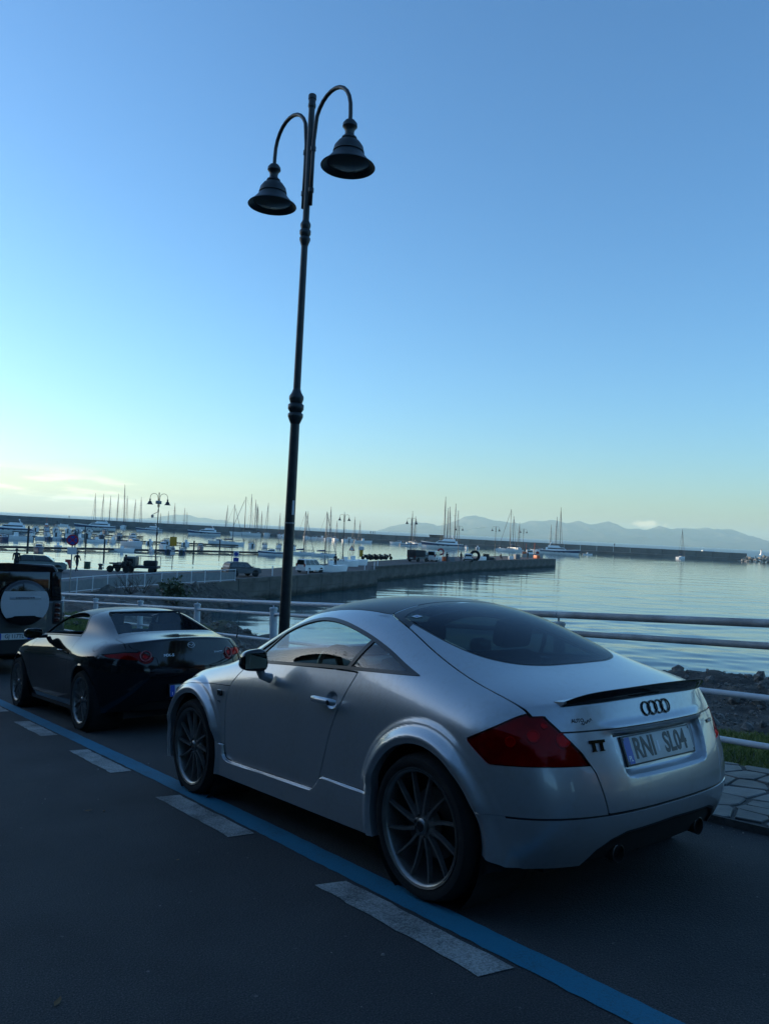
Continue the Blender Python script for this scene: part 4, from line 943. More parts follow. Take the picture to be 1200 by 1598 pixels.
    MB().tube([(-.034, .008, .002), (-.018, .006, .002), (0, -.010, .002), (.018, .006, .002), (.034, .008, .002)], [.002, .004, .003, .004, .002], 6).build('emblem_wings', CHROME, em, smooth=True)
    text('model_lettering', 'MX-5', .036, WHITET, car, sk(.235, .765), 1.3, .001, .001); text('badge_lettering', 'SKYACTIV', .020, WHITET, car, sk(-.315, .775), 1.2, .001, .0004)
    MB().tube([(-.42, -.70, .895), (-.44, -.70, .93)], .007, 8).tube([(-.44, -.70, .93), (-.53, -.70, 1.34)], [.003, .0016], 6).build('aerial', TRIM, car)
    for s in (1, -1): MB().lathe([(.034, .08), (.040, 0), (.040, -.02), (.034, -.02), (.032, .06)], 20, 'x', mt=Matrix.Translation((-.74, s * .28 - .16, .235)), caps=False).build('exhaust_pipe', STEEL, car, auto=50)
    w = make_wheel('slim', .303, .228, 8, .20)
    for k, (x, s) in enumerate(((0, 1), (2.31, 1), (0, -1), (2.31, -1))):
        ww = w if k == 0 else copy_tree(w); ww.parent = car; ww.location = (x, s * .750, .303); ww.rotation_euler = (0, .2 + k * .3, 0 if s > 0 else PI)
black_roadster()
# ---------------------------------------------------------------- the boxy off-road car
LAMPK = mat('smoked_red_lamp', (.045, .004, .005), .12, 0, 1.)
def offroad_car():
    car = thing('parked_car', 'boxy dark grey off-road car with a covered spare wheel on its tailgate', 'car', mtx=RM(12.0, 0, 0))
    def hullx(name, pts, x0, x1, m, b=.06, taper=1.):
        bm = bmesh.new(); P = pts + [(-y, z) for y, z in pts[::-1]]; vs = [bm.verts.new((x0, y, z)) for y, z in P]; ve = [bm.verts.new((x1, y * taper, z)) for y, z in P]; n = len(P)
        bm.faces.new(vs); bm.faces.new(ve[::-1])
        for i in range(n): bm.faces.new((vs[i], ve[i], ve[(i + 1) % n], vs[(i + 1) % n]))
        bmesh.ops.recalc_face_normals(bm, faces=bm.faces)
        es = [e for e in bm.edges if len(e.link_faces) == 2 and e.calc_face_angle() > .5]; bmesh.ops.bevel(bm, geom=es, offset=b, segments=4, affect='EDGES', profile=.5)
        me = bpy.data.meshes.new(name); [setattr(f, 'smooth', f.calc_area() < .12) for f in bm.faces]
        for e in bm.edges:
            if len(e.link_faces) == 2 and (e.calc_face_angle(0) > .6 or all(f.calc_area() > .12 for f in e.link_faces)): e.smooth = False
        bm.to_mesh(me); bm.free(); me.materials.append(m); o = bpy.data.objects.new(name, me); col.objects.link(o); o.parent = car; return o
    hullx('body', [(.93, .50), (.985, .60), (.99, 1.0), (.975, 1.28), (0, 1.28)], .05, 4.4, GREYP, .05, .97)
    hullx('cabin', [(.945, 1.27), (.905, 1.55), (.845, 1.84), (.77, 1.93), (0, 1.95)], .09, 3.15, BLACKP, .05, .97)
    hullx('rear_bumper', [(.94, .34), (.96, .44), (.96, .66), (0, .66)], -.04, .5, TRIM, .04)
    # tailgate proud of the body, with a side seam
    MB().box(.035, .075, -.66, .66, .62, 1.30, b=.015).build('tailgate', GREYP, car, auto=40)
    MB().box(.062, .095, -.70, .66, 1.32, 1.80, b=.02).build('rear_window', GLOSSB, car, auto=40)
    for s in (1, -1): MB().box(.060, .09, s * .82 - .08, s * .82 + .08, 1.34, 1.80, b=.02).build('corner_panel', BLACKP, car, auto=40)
    for s in (1, -1):
        MB().box(.03, .10, s * .84 - .075, s * .84 + .075, .86, 1.26, b=.01).build('tail_lamp_surround', TRIM, car, auto=40)
        for z in (.90, .99, 1.08, 1.17): MB().box(.018, .06, s * .84 - .045, s * .84 + .045, z, z + .07, b=.006).build('tail_lamp', LAMPK, car, auto=40)
        for z in (.95, 1.03): MB().tube([(.052, s * .945 + .026 * math.cos(a), z + .026 * math.sin(a)) for a in np.linspace(0, 2 * PI, 21)], .006, 6, False).build('reflector_ring', TRIM, car)
        MB().box(.9, 3.0, s * .965 - .01 * s, s * .925, 1.36, 1.72, b=.0).build('side_window', GLOSSB, car)
    # spare wheel: tyre behind, cover with a flat pale band and a raised lettered strip
    sp = empty('spare_wheel', car, mtx=Matrix(((0, 0, -1, .02), (-1, 0, 0, -.24), (0, 1, 0, 1.245), (0, 0, 0, 1))))
    MB().lathe([(.30, -.02), (.385, -.0), (.40, .05), (.398, .13), (.375, .172), (.34, .182)], 56, 'z', caps=False).build('tyre', RUBBER, sp, auto=50)
    MB().lathe([(.392, .03), (.402, .06), (.400, .15), (.380, .188), (.33, .204), (0, .206)], 64, 'z', caps=False).build('wheel_cover', GLOSSB, sp, auto=45)
    R = .394; P = [(math.cos(a) * R, math.sin(a) * R) for a in np.linspace(-.72, .60, 22)] + [(math.cos(a) * R, math.sin(a) * R) for a in np.linspace(PI - .60, PI + .72, 22)]
    P2 = [(x, y) for x, y in P if y < .205]; P2 = [p for p in P if p[1] <= .21]
    lowr = []
    MB().prism([(x, y) for x, y in P2] + [(-.20, -.245), (-.16, -.225), (.16, -.225), (.20, -.245)], .196, .2145).build('cover_band', COVERG, sp, auto=40)
    MB().box(-.255, .255, .058, .112, .2145, .219, b=.003).build('name_strip', mat('strip_grey', (.30, .33, .36), .4, .4), sp, auto=40)
    text('name_lettering', 'DEFENDER', .044, TRIM, sp, Matrix.Translation((0, .086, .2195)), 1.45, .0008, .0006)
    pl = empty('number_plate', car, mtx=Matrix(((0, 0, -1, -.052), (-1, 0, 0, -.12), (0, 1, 0, .665), (0, 0, 0, 1))))
    MB().box(-.268, .268, -.064, .064, -.012, -.001, b=.003).build('plate_frame', TRIM, pl, auto=40); MB().box(-.26, .26, -.056, .056, -.002, .002).build('plate_face', PLATE, pl)
    for x in (-.259, .212): MB().box(x, x + .047, -.055, .055, .002, .0026).build('plate_band', PLATEB, pl)
    text('plate_letters', 'GJ 117TL', .094, INK, pl, Matrix.Translation((0, 0, .0026)), .86, .0005, .0015)
    MB().box(.3, 4.3, -.8, .8, .30, .52).build('underbody', VOID, car)
    w = make_wheel('slim', .39, .26, 8, .25)
    for k, (x, s) in enumerate(((.95, 1), (3.9, 1), (.95, -1), (3.9, -1))):
        ww = w if k == 0 else copy_tree(w); ww.parent = car; ww.location = (x, s * .85, .39); ww.rotation_euler = (0, k * .3, 0 if s > 0 else PI)
        MB().lathe([(.45, s * .965), (.47, s * 1.0), (.53, s * 1.005), (.55, s * .97)], 40, 'y', mt=Matrix.Translation((x, 0, .42)), caps=False).build('arch_trim', TRIM, car, auto=40)
        MB().lathe([(.0, s * .992), (.45, s * .992)], 40, 'y', mt=Matrix.Translation((x, 0, .42)), caps=False).build('wheel_well', VOID, car)
offroad_car()
# ---------------------------------------------------------------- road sheet and markings
def rsheet(name, s0, s1, t0, t1, n, m, ns=1, nt=1, kind='structure'):
    V = [(s0 + (s1 - s0) * i / ns, t0 + (t1 - t0) * j / nt, n) for i in range(ns + 1) for j in range(nt + 1)]
    F = [(i * (nt + 1) + j, (i + 1) * (nt + 1) + j, (i + 1) * (nt + 1) + j + 1, i * (nt + 1) + j + 1) for i in range(ns) for j in range(nt)]
    o = mesh_np(name, V, F, m, None, None, False); o.matrix_world = RM(); return meta(o, kind=kind)
rsheet('road', -40, 34, -1.27, 9.5, 0, ASPH)
LOW = lambda s: float(np.interp(s, [-20, -1.2, 1.2, 3, 33], [1.0, .975, .932, .908, .90])); UPP = lambda s: float(np.interp(s, [-20, -1.2, 1.5, 3.4, 33], [.86, .842, .785, .768, .76]))
rag = random.Random(3); V = []; sv = np.arange(-20, 33.01, .06)
for s in sv: V += [(s, UPP(s) + rag.uniform(-.003, .003), .004), (s, LOW(s) + rag.uniform(-.004, .004), .004)]
o = mesh_np('blue_parking_line', V, [(2 * i, 2 * i + 2, 2 * i + 3, 2 * i + 1) for i in range(len(sv) - 1)], BLUEL, None, None, False); o.matrix_world = RM(); meta(o, kind='structure')
for k in range(-6, 12):
    s = -.69 + 2.015 * k
    n = 16; V = []
    for i in range(n + 1):
        e = rag.uniform(-.006, .006); a = s + 1.085 * i / n; b = s + .035 + 1.10 * i / n; V += [(a, LOW(a) + .022 + rag.uniform(-.005, .005), .004), (b, LOW(b) + .17 + e, .004)]
    o = mesh_np('white_dash', V, [(2 * i, 2 * i + 2, 2 * i + 3, 2 * i + 1) for i in range(n)], WHITEL, None, None, False); o.matrix_world = RM(); meta(o, kind='structure')
# ---------------------------------------------------------------- pavement, fence, shore
from mathutils import noise as mn
def fbm(x, y, z=0., o=5, sc=1.):
    return mn.fractal(Vector((x * sc, y * sc, z)), 1.0, 2.0, o, noise_basis='PERLIN_ORIGINAL')
# crazy paving: irregular slabs in a mortar bed.  Cells are Voronoi polygons of jittered seeds, clipped by bisectors.
T0, T1 = -2.74, -1.27
pave = rsheet('pavement', -40, 26, T0 - .03, T1, .030, MORTAR)
V = [(s, t, n) for s in (-40, 26) for t, n in ((T1, -.05), (T1, .034), (T1 - .02, .034))]
kb = MB().box(-40, 26, T1 - .012, T1 + .0, -.2, .045).build('pavement_edge', MORTAR, pave)
rs = random.Random(5); seeds = []; rad = {}
for i in range(2600):
    p = (rs.uniform(-4.4, 5.4), rs.uniform(T0 - .3, T1 + .3)); 
    m_ = rs.choice((.11, .17, .27, .40))
    if all((p[0] - q[0]) ** 2 + (p[1] - q[1]) ** 2 > ((m_ + rad[q]) / 2) ** 2 for q in seeds): seeds.append(p); rad[p] = m_
def clip_poly(P, a, b, c):                    # keep a x + b y <= c
    out = []
    for i in range(len(P)):
        p, q = P[i], P[(i + 1) % len(P)]; dp, dq = a * p[0] + b * p[1] - c, a * q[0] + b * q[1] - c
        if dp <= 0: out.append(p)
        if dp * dq < 0: k = dp / (dp - dq); out.append((p[0] + (q[0] - p[0]) * k, p[1] + (q[1] - p[1]) * k))
    return out
for p in seeds:
    P = [(p[0] - 1, T0), (p[0] + 1, T0), (p[0] + 1, T1 - .02), (p[0] - 1, T1 - .02)]
    for q in seeds:
        d = math.hypot(q[0] - p[0], q[1] - p[1])
        if 0 < d < 1.6:
            a, b = (q[0] - p[0]) / d, (q[1] - p[1]) / d; P = clip_poly(P, a, b, a * (p[0] + q[0]) / 2 + b * (p[1] + q[1]) / 2 - .008)
            if len(P) < 3: break
    if len(P) < 3: continue
    ar = abs(sum(P[i][0] * P[(i + 1) % len(P)][1] - P[(i + 1) % len(P)][0] * P[i][1] for i in range(len(P)))) / 2
    if ar < .012: continue
    # ragged edge: extra points pushed a little
    Q = []
    for i in range(len(P)):
        a, b = P[i], P[(i + 1) % len(P)]; L = math.hypot(b[0] - a[0], b[1] - a[1]); n = max(1, int(L / .11))
        for k in range(n):
            x, y = a[0] + (b[0] - a[0]) * k / n, a[1] + (b[1] - a[1]) * k / n; cx_, cy_ = p[0] - x, p[1] - y; e = rs.uniform(0, .045) if k else .06; Q.append((x + cx_ * e, y + cy_ * e))
    h = .042 + rs.uniform(-.003, .005); m = len(Q); tx, ty = rs.uniform(-.012, .012), rs.uniform(-.012, .012)
    V = [(x, y, .02) for x, y in Q] + [(x, y, h - .005) for x, y in Q] + [(x + (p[0] - x) * .05, y + (p[1] - y) * .05, h + tx * (x - p[0]) + ty * (y - p[1])) for x, y in Q]
    F = [(i, (i + 1) % m, (i + 1) % m + m, i + m) for i in range(m)] + [(i + m, (i + 1) % m + m, (i + 1) % m + 2 * m, i + 2 * m) for i in range(m)] + [tuple(range(2 * m, 3 * m))]
    mesh_np('paving_stone', V, F, SLAB, pave, None, False)

# land between the fence and the water, by a smooth surface through levels
ctl = []
for s in range(-14, 37, 5):
    fz = max(0., s) * .0155
    for q, dz in ((-12, 0), (-4, 0), (0, -.0), (2.1, -.10)): ctl.append((*RP(s, T0 - q, dz + (fz if q >= 0 else 0)),))
ctl += [(8, 15.2, 4.02), (5.2, 15.4, 4.05), (13, 13, 4.2), (18, 8, 4.4), (2, 18, 3.25), (0, 20, 2.95), (-2, 22, 2.8), (-4, 24, 3.1),
        (6.5, 10.5, 4.25), (3.6, 12, 4.2),
        (15, 22, -1), (22, 14, -1), (9, 25, -1), (5, 26, -1), (2, 27, -1), (-1, 28.5, -1), (-4, 30, -.9), (-5, 33, -1), (-7, 41, -1), (-9.6, 52, -1), (-11.4, 60, -1.1),
        (20, 40, -2), (0, 45, -2), (10, 60, -2), (30, 25, -2), (38, 8, -2), (-4, 60, -2), (-5, 75, -2),
        (-7.2, 31, 1.9), (-9, 28, 2.6), (-10, 40, 1.5), (-12.6, 52, 1.0), (-13.4, 60, 1.0), (-13, 38, 2.1), (-15.6, 48, 1.72), (-15.6, 56, 1.72), (-13.6, 62, 1.6),
        (-25, 42, 1.82), (-30, 50, 1.8), (-20, 46, 1.8), (-18.6, 52, 1.8), (-45, 45, 1.8), (-45, 60, 1.8), (-30, 62, 1.8)]
ctl = np.array(ctl); A = ctl[:, :2]
def U(r): return np.where(r > 1e-9, r * r * np.log(r + 1e-12), 0)
K = U(np.linalg.norm(A[:, None] - A[None], axis=2)) + np.eye(len(A)) * .6; Pm = np.c_[np.ones(len(A)), A]
S = np.block([[K, Pm], [Pm.T, np.zeros((3, 3))]]); cf = np.linalg.solve(S, np.r_[ctl[:, 2], 0, 0, 0])
def level(X, Y):
    X = np.asarray(X, float); r = np.sqrt((X[..., None] - A[:, 0]) ** 2 + (Y[..., None] - A[:, 1]) ** 2)
    return (U(r) * cf[:len(A)]).sum(-1) + cf[-3] + cf[-2] * X + cf[-1] * Y
# grid laid in road coordinates so that its near edge follows the fence
ss = np.concatenate([np.arange(-9, 22, .16), np.arange(22, 62, .4)]); qq = np.concatenate([np.arange(0, 15, .15), np.arange(15, 30, .4), np.arange(30, 75, 2.5)])
SG, QG = np.meshgrid(ss, qq, indexing='ij')
RXh = RX[:2] / np.linalg.norm(RX[:2]); RYh = np.array([-RXh[1], RXh[0]]) * -1; RYh = np.array([RY[0], RY[1]]) / np.linalg.norm(RY[:2])
base = RO[:2] + np.outer(SG.ravel(), RX[:2]).reshape(*SG.shape, 2) + (T0 - QG)[..., None] * RYh
X, Y = base[..., 0], base[..., 1]; Z = level(X, Y)
rough = smooth01((QG - 1.9) / .9)
q0 = np.array([[fbm(x * .45, y * .45, 3.1, 6) for x, y in zip(a, b)] for a, b in zip(X, Y)])
q1 = np.array([[fbm(x * 2.2, y * 2.2, 9.1, 4) for x, y in zip(a, b)] for a, b in zip(X, Y)])
Z = Z + rough * (q0 * .30 + q1 * .07) + (1 - rough) * q1 * .02
ridge = np.exp(-((QG - np.interp(SG, [-9, 0, 5, 9, 14, 18, 24], [9, 10.5, 10.2, 8.0, 6.6, 5.6, 6])) / 1.1) ** 2)
Z = Z + ridge * (.18 + .45 * np.abs(q0)) * (SG < 23)
lim = 1.78 + np.clip(46 - Y, 0, 20) * .09; Z = np.where(QG > 1, np.minimum(Z, np.where(Y > 30, lim + .25 * q0, 9)), Z); Z = np.where(Y > 44, np.minimum(Z, 1.785), Z)
edge = smooth01(QG / .4)
z_e = np.array([[RP(s, T0, -.012 + max(0, s) * .0155).z for q in qq] for s in ss]); Z = z_e * (1 - edge) + Z * edge
n1, n2 = SG.shape; idx = np.arange(n1 * n2).reshape(n1, n2)
Vt = np.stack([X.ravel(), Y.ravel(), Z.ravel()], 1)
Fq = np.stack([idx[:-1, :-1].ravel(), idx[1:, :-1].ravel(), idx[1:, 1:].ravel(), idx[:-1, 1:].ravel()], 1)
SHORE = mat('shore_ground', (.08, .07, .06), .95)
def _shore():
    m = SHORE; at_ = nd(m, 'ShaderNodeAttribute', attribute_name='turf'); 
    a = noise(m, 2.2, 8, .65); b = noise(m, 14, 6, .7); g = ramp(m, a.outputs['Fac'], [(.3, (.032, .029, .025)), (.5, (.072, .064, .054)), (.7, (.12, .108, .094))])
    g2 = ramp(m, b.outputs['Fac'], [(.3, (.55, .55, .55)), (.7, (1.35, 1.33, 1.3))]); mm = nd(m, 'ShaderNodeMix', data_type='RGBA', blend_type='MULTIPLY'); mm.inputs[0].default_value = 1
    lk(m, g.outputs[0], mm.inputs[6]); lk(m, g2.outputs[0], mm.inputs[7])
    t = ramp(m, b.outputs['Fac'], [(.3, (.035, .052, .014)), (.7, (.09, .105, .035))])
    mx = nd(m, 'ShaderNodeMix', data_type='RGBA'); lk(m, at_.outputs['Fac'], mx.inputs[0]); lk(m, mm.outputs[2], mx.inputs[6]); lk(m, t.outputs[0], mx.inputs[7]); lk(m, mx.outputs[2], bsdf(m).inputs['Base Color'])
    bu = nd(m, 'ShaderNodeBump'); bu.inputs['Distance'].default_value = .05; n3 = noise(m, 26, 6, .7); lk(m, n3.outputs['Fac'], bu.inputs['Height']); lk(m, bu.outputs[0], bsdf(m).inputs['Normal'])
_shore()
land = mesh_np('shore_bank', Vt, Fq, SHORE, None, None, True); meta(land, kind='structure')
tf = (1 - smooth01((QG + q0 * 1.2 - 1.95) / .25)); tf = np.maximum(tf, smooth01((SG - 17) / 3) * smooth01((33 - SG) / 4) * smooth01((4.2 - QG + q0 * 3) / 1.5))
at_ = land.data.attributes.new('turf', 'FLOAT', 'POINT'); at_.data.foreach_set('value', tf.ravel().astype(np.float32))
from mathutils.bvhtree import BVHTree
bvh = BVHTree.FromPolygons([tuple(v) for v in Vt.tolist()], [tuple(f) for f in Fq.tolist()])
def ground(x, y):
    h = bvh.ray_cast(Vector((x, y, 50)), Vector((0, 0, -1))); return h[0].z if h[0] else 0.

# rubble: many small angular stones as one mass
rock_lib = []
def rock_mesh(seed, sub=1, m=None):
    bm = bmesh.new(); bmesh.ops.create_icosphere(bm, subdivisions=sub, radius=1); r = random.Random(seed); off = Vector((r.uniform(0, 50),) * 3)
    sc = Vector((1, r.uniform(.65, .95), r.uniform(.5, .8)))
    pl = [(Vector((r.uniform(-1, 1), r.uniform(-1, 1), r.uniform(-1, 1))).normalized(), r.uniform(.55, .85)) for _ in range(9)]
    for v in bm.verts:
        c = v.co.copy()
        for n_, d in pl:
            k = c.dot(n_)
            if k > d: c -= n_ * (k - d)
        c *= 1 + .16 * mn.noise(v.co * 1.9 + off); v.co = Vector((c.x * sc.x, c.y * sc.y, c.z * sc.z))
    V = np.array([v.co[:] for v in bm.verts]); F = np.array([[v.index for v in f.verts] for f in bm.faces]); bm.free(); return V, F
lib = [rock_mesh(k, 1) for k in range(8)]
def scatter_rocks(name, pts, m, lib):
    VV = []; FF = []; n = 0; r = np.random.RandomState(3)
    for (x, y, z, s) in pts:
        V, F = lib[r.randint(len(lib))]; q = r.uniform(0, 2 * PI, 3); R_ = np.array((Matrix.Rotation(q[0], 3, 'X') @ Matrix.Rotation(q[1], 3, 'Z') @ Matrix.Rotation(q[2] * .2, 3, 'Y')))
        VV.append(V @ R_.T * s + [x, y, z]); FF.append(F + n); n += len(V)
    o = mesh_np(name, np.concatenate(VV), np.concatenate(FF), m, None, None, False); return meta(o, kind='stuff')
pts = []
r = np.random.RandomState(11)
for _ in range(21000):
    s = r.uniform(-7, 21); q = 2.1 + r.beta(1.2, 1.6) * 10; b = RO[:2] + s * RX[:2] + (T0 - q) * RYh; k = r.pareto(2.2) * .015 + .014
    k = min(k, .17); pts.append((b[0], b[1], None, k))
h = [(x, y, ground(x, y) + s * .25, s) for x, y, _, s in pts]
gr_ = scatter_rocks('shore_rubble', h, GRAVEL, lib); meta(gr_, 'grey brown rubble sloping from the grass to the water', 'rubble')
pts = []
for _ in range(5200):
    s = r.uniform(20, 56); q = 1.5 + r.uniform(0, 22); b = RO[:2] + s * RX[:2] + (T0 - q) * RYh; z = ground(b[0], b[1])
    if -.3 < z < 1.74 or s < 26: pts.append((b[0], b[1], z + .02, min(.55, .07 + r.pareto(1.9) * .05)))
gb_ = scatter_rocks('bank_rubble', pts, ROCKM, lib); meta(gb_, 'brown broken rock on the bank below the white railing', 'rubble')
# the larger boulders along the crest and on the far bank stand alone
bl = [rock_mesh(100 + k, 3) for k in range(6)]; bme = []
for k, (V, F) in enumerate(bl):
    V = V * (1 + .06 * np.array([mn.fractal(Vector(v) * 2.2 + Vector((k, 0, 0)), 1, 2, 4) for v in V]))[:, None]; 
    me = bpy.data.meshes.new('boulder'); me.from_pydata(V.tolist(), [], F.tolist()); me.materials.append(ROCKM); me.polygons.foreach_set('use_smooth', [False] * len(F)); bme.append(me)
cnt = 0
crest = [(-3, 10.6, .55), (-1.2, 10.9, .7), (.6, 10.2, .5), (2.2, 10.6, .62), (3.6, 10.1, .8), (5.1, 10.3, .55), (6.3, 9.6, .75), (7.4, 8.9, .6), (8.6, 8.2, .9), (9.9, 7.7, .6), (15.2, 6.3, .5), (16.6, 6.0, .55), (17.9, 5.7, .8), (19.3, 5.9, .6), (4.3, 9.0, .35), (2.8, 8.8, .3), (6.9, 8.0, .4), (-.2, 9.4, .32)]
for s, q, k in crest:
    k *= .6
    b = RO[:2] + s * RX[:2] + (T0 - q) * RYh; cnt += 1
    o = bpy.data.objects.new('boulder', bme[cnt % 6]); col.objects.link(o); o.location = (b[0], b[1], ground(*b) - k * .25); o.scale = (k, k * .9, k * .62); o.rotation_euler = (rs.uniform(-.3, .3), rs.uniform(-.3, .3), rs.uniform(0, 6))
    meta(o, 'dark grey shore boulder in the low ridge between the rubble and the water', 'boulder', 'boulders along the crest of the shore')
for _ in range(46):
    px, py = rs.uniform(150, 338), rs.uniform(912, 975); b = at(px, py, 1.9); z = ground(b.x, b.y); k = rs.uniform(.3, .85); cnt += 1
    o = bpy.data.objects.new('bank_rock', bme[cnt % 6]); col.objects.link(o); o.location = (b.x, b.y, z); o.scale = (k * 1.3, k, k * .7); o.rotation_euler = (rs.uniform(-.3, .3), rs.uniform(-.3, .3), rs.uniform(0, 6))
    meta(o, 'rough brown rock on the earth bank below the white railing', 'rock', 'rocks on the bank below the railing')
# grass strip: short blades, one mass
def blades(name, P, hmin, hmax, m, lab):
    V = []; F = []; n = 0; r = random.Random(2)
    for (x, y, z) in P:
        a = r.uniform(0, 6.28); w = r.uniform(.003, .006); hh = r.uniform(hmin, hmax); l = r.uniform(.2, .9) * hh; b = r.uniform(0, 6.28); c, s_ = math.cos(a) * w, math.sin(a) * w; lx, ly = math.cos(b) * l, math.sin(b) * l
        V += [(x - c, y - s_, z), (x + c, y + s_, z), (x + lx * .4 + c * .7, y + ly * .4 + s_ * .7, z + hh * .6), (x + lx, y + ly, z + hh)]; F += [(n, n + 1, n + 2), (n, n + 2, n + 3)]; n += 4
    o = mesh_np(name, np.array(V), np.array(F), m, None, None, False); meta(o, lab, 'grass', kind='stuff')
P = []
for _ in range(42000):
    s = rs.uniform(-3.5, 6); q = rs.uniform(.03, 2.05 + .25 * math.sin(s * 3.1) + rs.gauss(0, .08)); 
    if q < 0: continue
    b = RO[:2] + s * RX[:2] + (T0 - q) * RYh
    if fbm(b[0] * 2.3, b[1] * 2.3, 5., 3) < -.28: continue
    P.append((b[0], b[1], ground(*b) - .004))
blades('grass_strip', P, .02, .075, GRASS, 'short green grass on the strip just beyond the stone pavement')
P = []
for _ in range(9000):
    s = rs.uniform(17, 30); q = rs.uniform(.1, 4.); b = RO[:2] + s * RX[:2] + (T0 - q) * RYh; P.append((b[0], b[1], ground(*b)))
blades('grass_bank', P, .06, .22, GRASS, 'green grass on the bank beyond the rail on the left')
# grit and dead leaves on the carriageway, thicker along the pavement edge
GRITM = noisy('road_grit', (.10, .095, .085), (.30, .29, .26), 7, .9); DEADL = noisy('dead_leaf', (.09, .045, .015), (.16, .11, .04), 9, .8)
pts = []
for _ in range(700):
    near = r.rand() < .55; s = r.uniform(-3.2, 8); t = T1 + .04 + abs(r.normal(0, .10)) if near else r.uniform(-1.2, 4.5); p = RP(s, t, .001); pts.append((p.x, p.y, p.z, .0022 + min(.009, r.pareto(2.5) * .0022)))
gt_ = scatter_rocks('road_grit', pts, GRITM, lib); meta(gt_, 'fine grit and pebbles lying on the dark asphalt', 'grit')
for k in range(16):
    s, t = (r.uniform(-1.6, 4), T1 + r.uniform(.02, .22)) if k < 11 else (r.uniform(-1.4, 2.5), r.uniform(1.3, 3.4)); m = RM(s, t, .004 if t > T1 else .05) @ Matrix.Rotation(r.uniform(0, 6), 4, 'Z'); l = r.uniform(.018, .034)
    o = mesh_np('fallen_leaf', [(-l, 0, .002), (-l * .3, l * .38, .006), (l * .5, l * .3, .004), (l, 0, .010), (l * .5, -l * .3, .005), (-l * .3, -l * .36, .003), (0, 0, .0)], [(0, 6, 1), (1, 6, 2), (2, 6, 3), (3, 6, 4), (4, 6, 5), (5, 6, 0)], DEADL, None, None, True); o.matrix_world = m; meta(o, 'small dry brown leaf lying on the dark asphalt', 'leaf', 'dry leaves on the asphalt')
# ---------------------------------------------------------------- tubular fence on stubby posts
fence = thing('pipe_fence', 'white enamelled pipe railing on round posts running behind the parked cars above the shore', 'railing', mtx=RM())
FZ = lambda s: .0155 * s
posts = [-8.7, -6.0, -3.3, -.60, 2.12, 4.82, 7.55, 10.25, 13.0, 15.85, 18.6, 21.3, 24.]
segs = list(zip(posts[:-1], posts[1:]))
for a, b in segs:
    for hgt, rad, nm in ((1.125, .033, 'handrail'), (.955, .028, 'rail'), (.565, .024, 'rail'), (.205, .024, 'rail')):
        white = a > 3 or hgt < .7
        e = 0.0005 * 0
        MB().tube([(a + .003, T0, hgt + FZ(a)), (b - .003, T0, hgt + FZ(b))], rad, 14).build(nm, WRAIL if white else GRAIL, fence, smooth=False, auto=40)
for s in posts:
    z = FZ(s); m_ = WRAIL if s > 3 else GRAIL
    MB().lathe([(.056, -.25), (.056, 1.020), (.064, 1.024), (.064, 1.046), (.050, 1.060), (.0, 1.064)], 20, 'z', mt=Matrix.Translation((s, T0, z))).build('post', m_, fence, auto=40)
    MB().tube([(s, T0, 1.06 + z), (s, T0, 1.10 + z)], .010, 8).build('pin', m_, fence)
# ---------------------------------------------------------------- water
def water(name, c, waves, rough=.04):
    m = mat(name, c, rough); b = bsdf(m); b.inputs['IOR'].default_value = 1.5; b.inputs['Specular IOR Level'].default_value = .55
    g = nd(m, 'ShaderNodeNewGeometry'); prev = None
    for (sx, sy, dist, rot, det) in waves:
        mp = nd(m, 'ShaderNodeMapping'); mp.inputs['Scale'].default_value = (sx, sy, 1); mp.inputs['Rotation'].default_value = (0, 0, rot); lk(m, g.outputs['Position'], mp.inputs[0])
        n = noise(m, 1, det, .55, vec=mp.outputs[0], dist=.35); bu = nd(m, 'ShaderNodeBump'); bu.inputs['Distance'].default_value = dist; bu.inputs['Strength'].default_value = 1
        lk(m, n.outputs['Fac'], bu.inputs['Height'])
        if prev: lk(m, prev.outputs[0], bu.inputs['Normal'])
        prev = bu
    lk(m, prev.outputs[0], b.inputs['Normal']); return m
HARB = water('harbour_water', (.015, .060, .075), [(2.2, 4.6, .0035, -.1, 3), (.42, 1.0, .006, .12, 3)], .075)
OPEN = water('open_sea_water', (.005, .035, .07), [(.12, .3, .20, .1, 5), (.02, .05, .5, .2, 3)], .30)
bw = [(-620, 626), (-400, 560), (-234, 512), (0, 462), (141, 424), (200, 417)]       # breakwater line
# the harbour surface is real low waves: crests mostly parallel to the shore, finer where it is near
_bx = np.array([-2000, -620, -400, -234, 0, 141, 200, 320, 900, 2500.]); _by = np.array([1040, 630, 564, 516, 466, 428, 421, 412, 380, 300.])
u = np.concatenate([np.linspace(-2.6, -.60, 26)[:-1], np.linspace(-.60, .56, 300), np.linspace(.56, 3.0, 30)[1:]])
ym = np.full(len(u), 460.)
for _ in range(80): ym = .5 * ym + .5 * np.clip(np.interp(u * ym, _bx, _by), 40, 1200)
v = np.linspace(0, 1, 620); Yg = 9 * (ym[None] / 9) ** v[:, None]; Xg = Yg * u[None]
rw = np.random.RandomState(4); Zg = np.zeros_like(Xg); step = Yg * math.log(460 / 9) / 620
lam = np.exp(np.linspace(math.log(.55), math.log(14), 46))
for l in lam:
    th = rw.normal(0, .42) + (PI if rw.rand() < .2 else 0) + math.radians(98); k = 2 * PI / l; ph = rw.uniform(0, 2 * PI)
    amp = .0085 * l / (2 * PI) * (1.15 if l < 2 else (2 / l) ** .55); fade = np.clip((l / step - 2.5) / 3, 0, 1)
    Zg += amp * fade * np.sin(k * (Xg * math.cos(th) + Yg * math.sin(th)) + ph)
patch = np.array([mn.noise(Vector((x * .035, y * .018, 4))) for x, y in zip(Xg[::6, ::6].ravel(), Yg[::6, ::6].ravel())]).reshape(Xg[::6, ::6].shape)
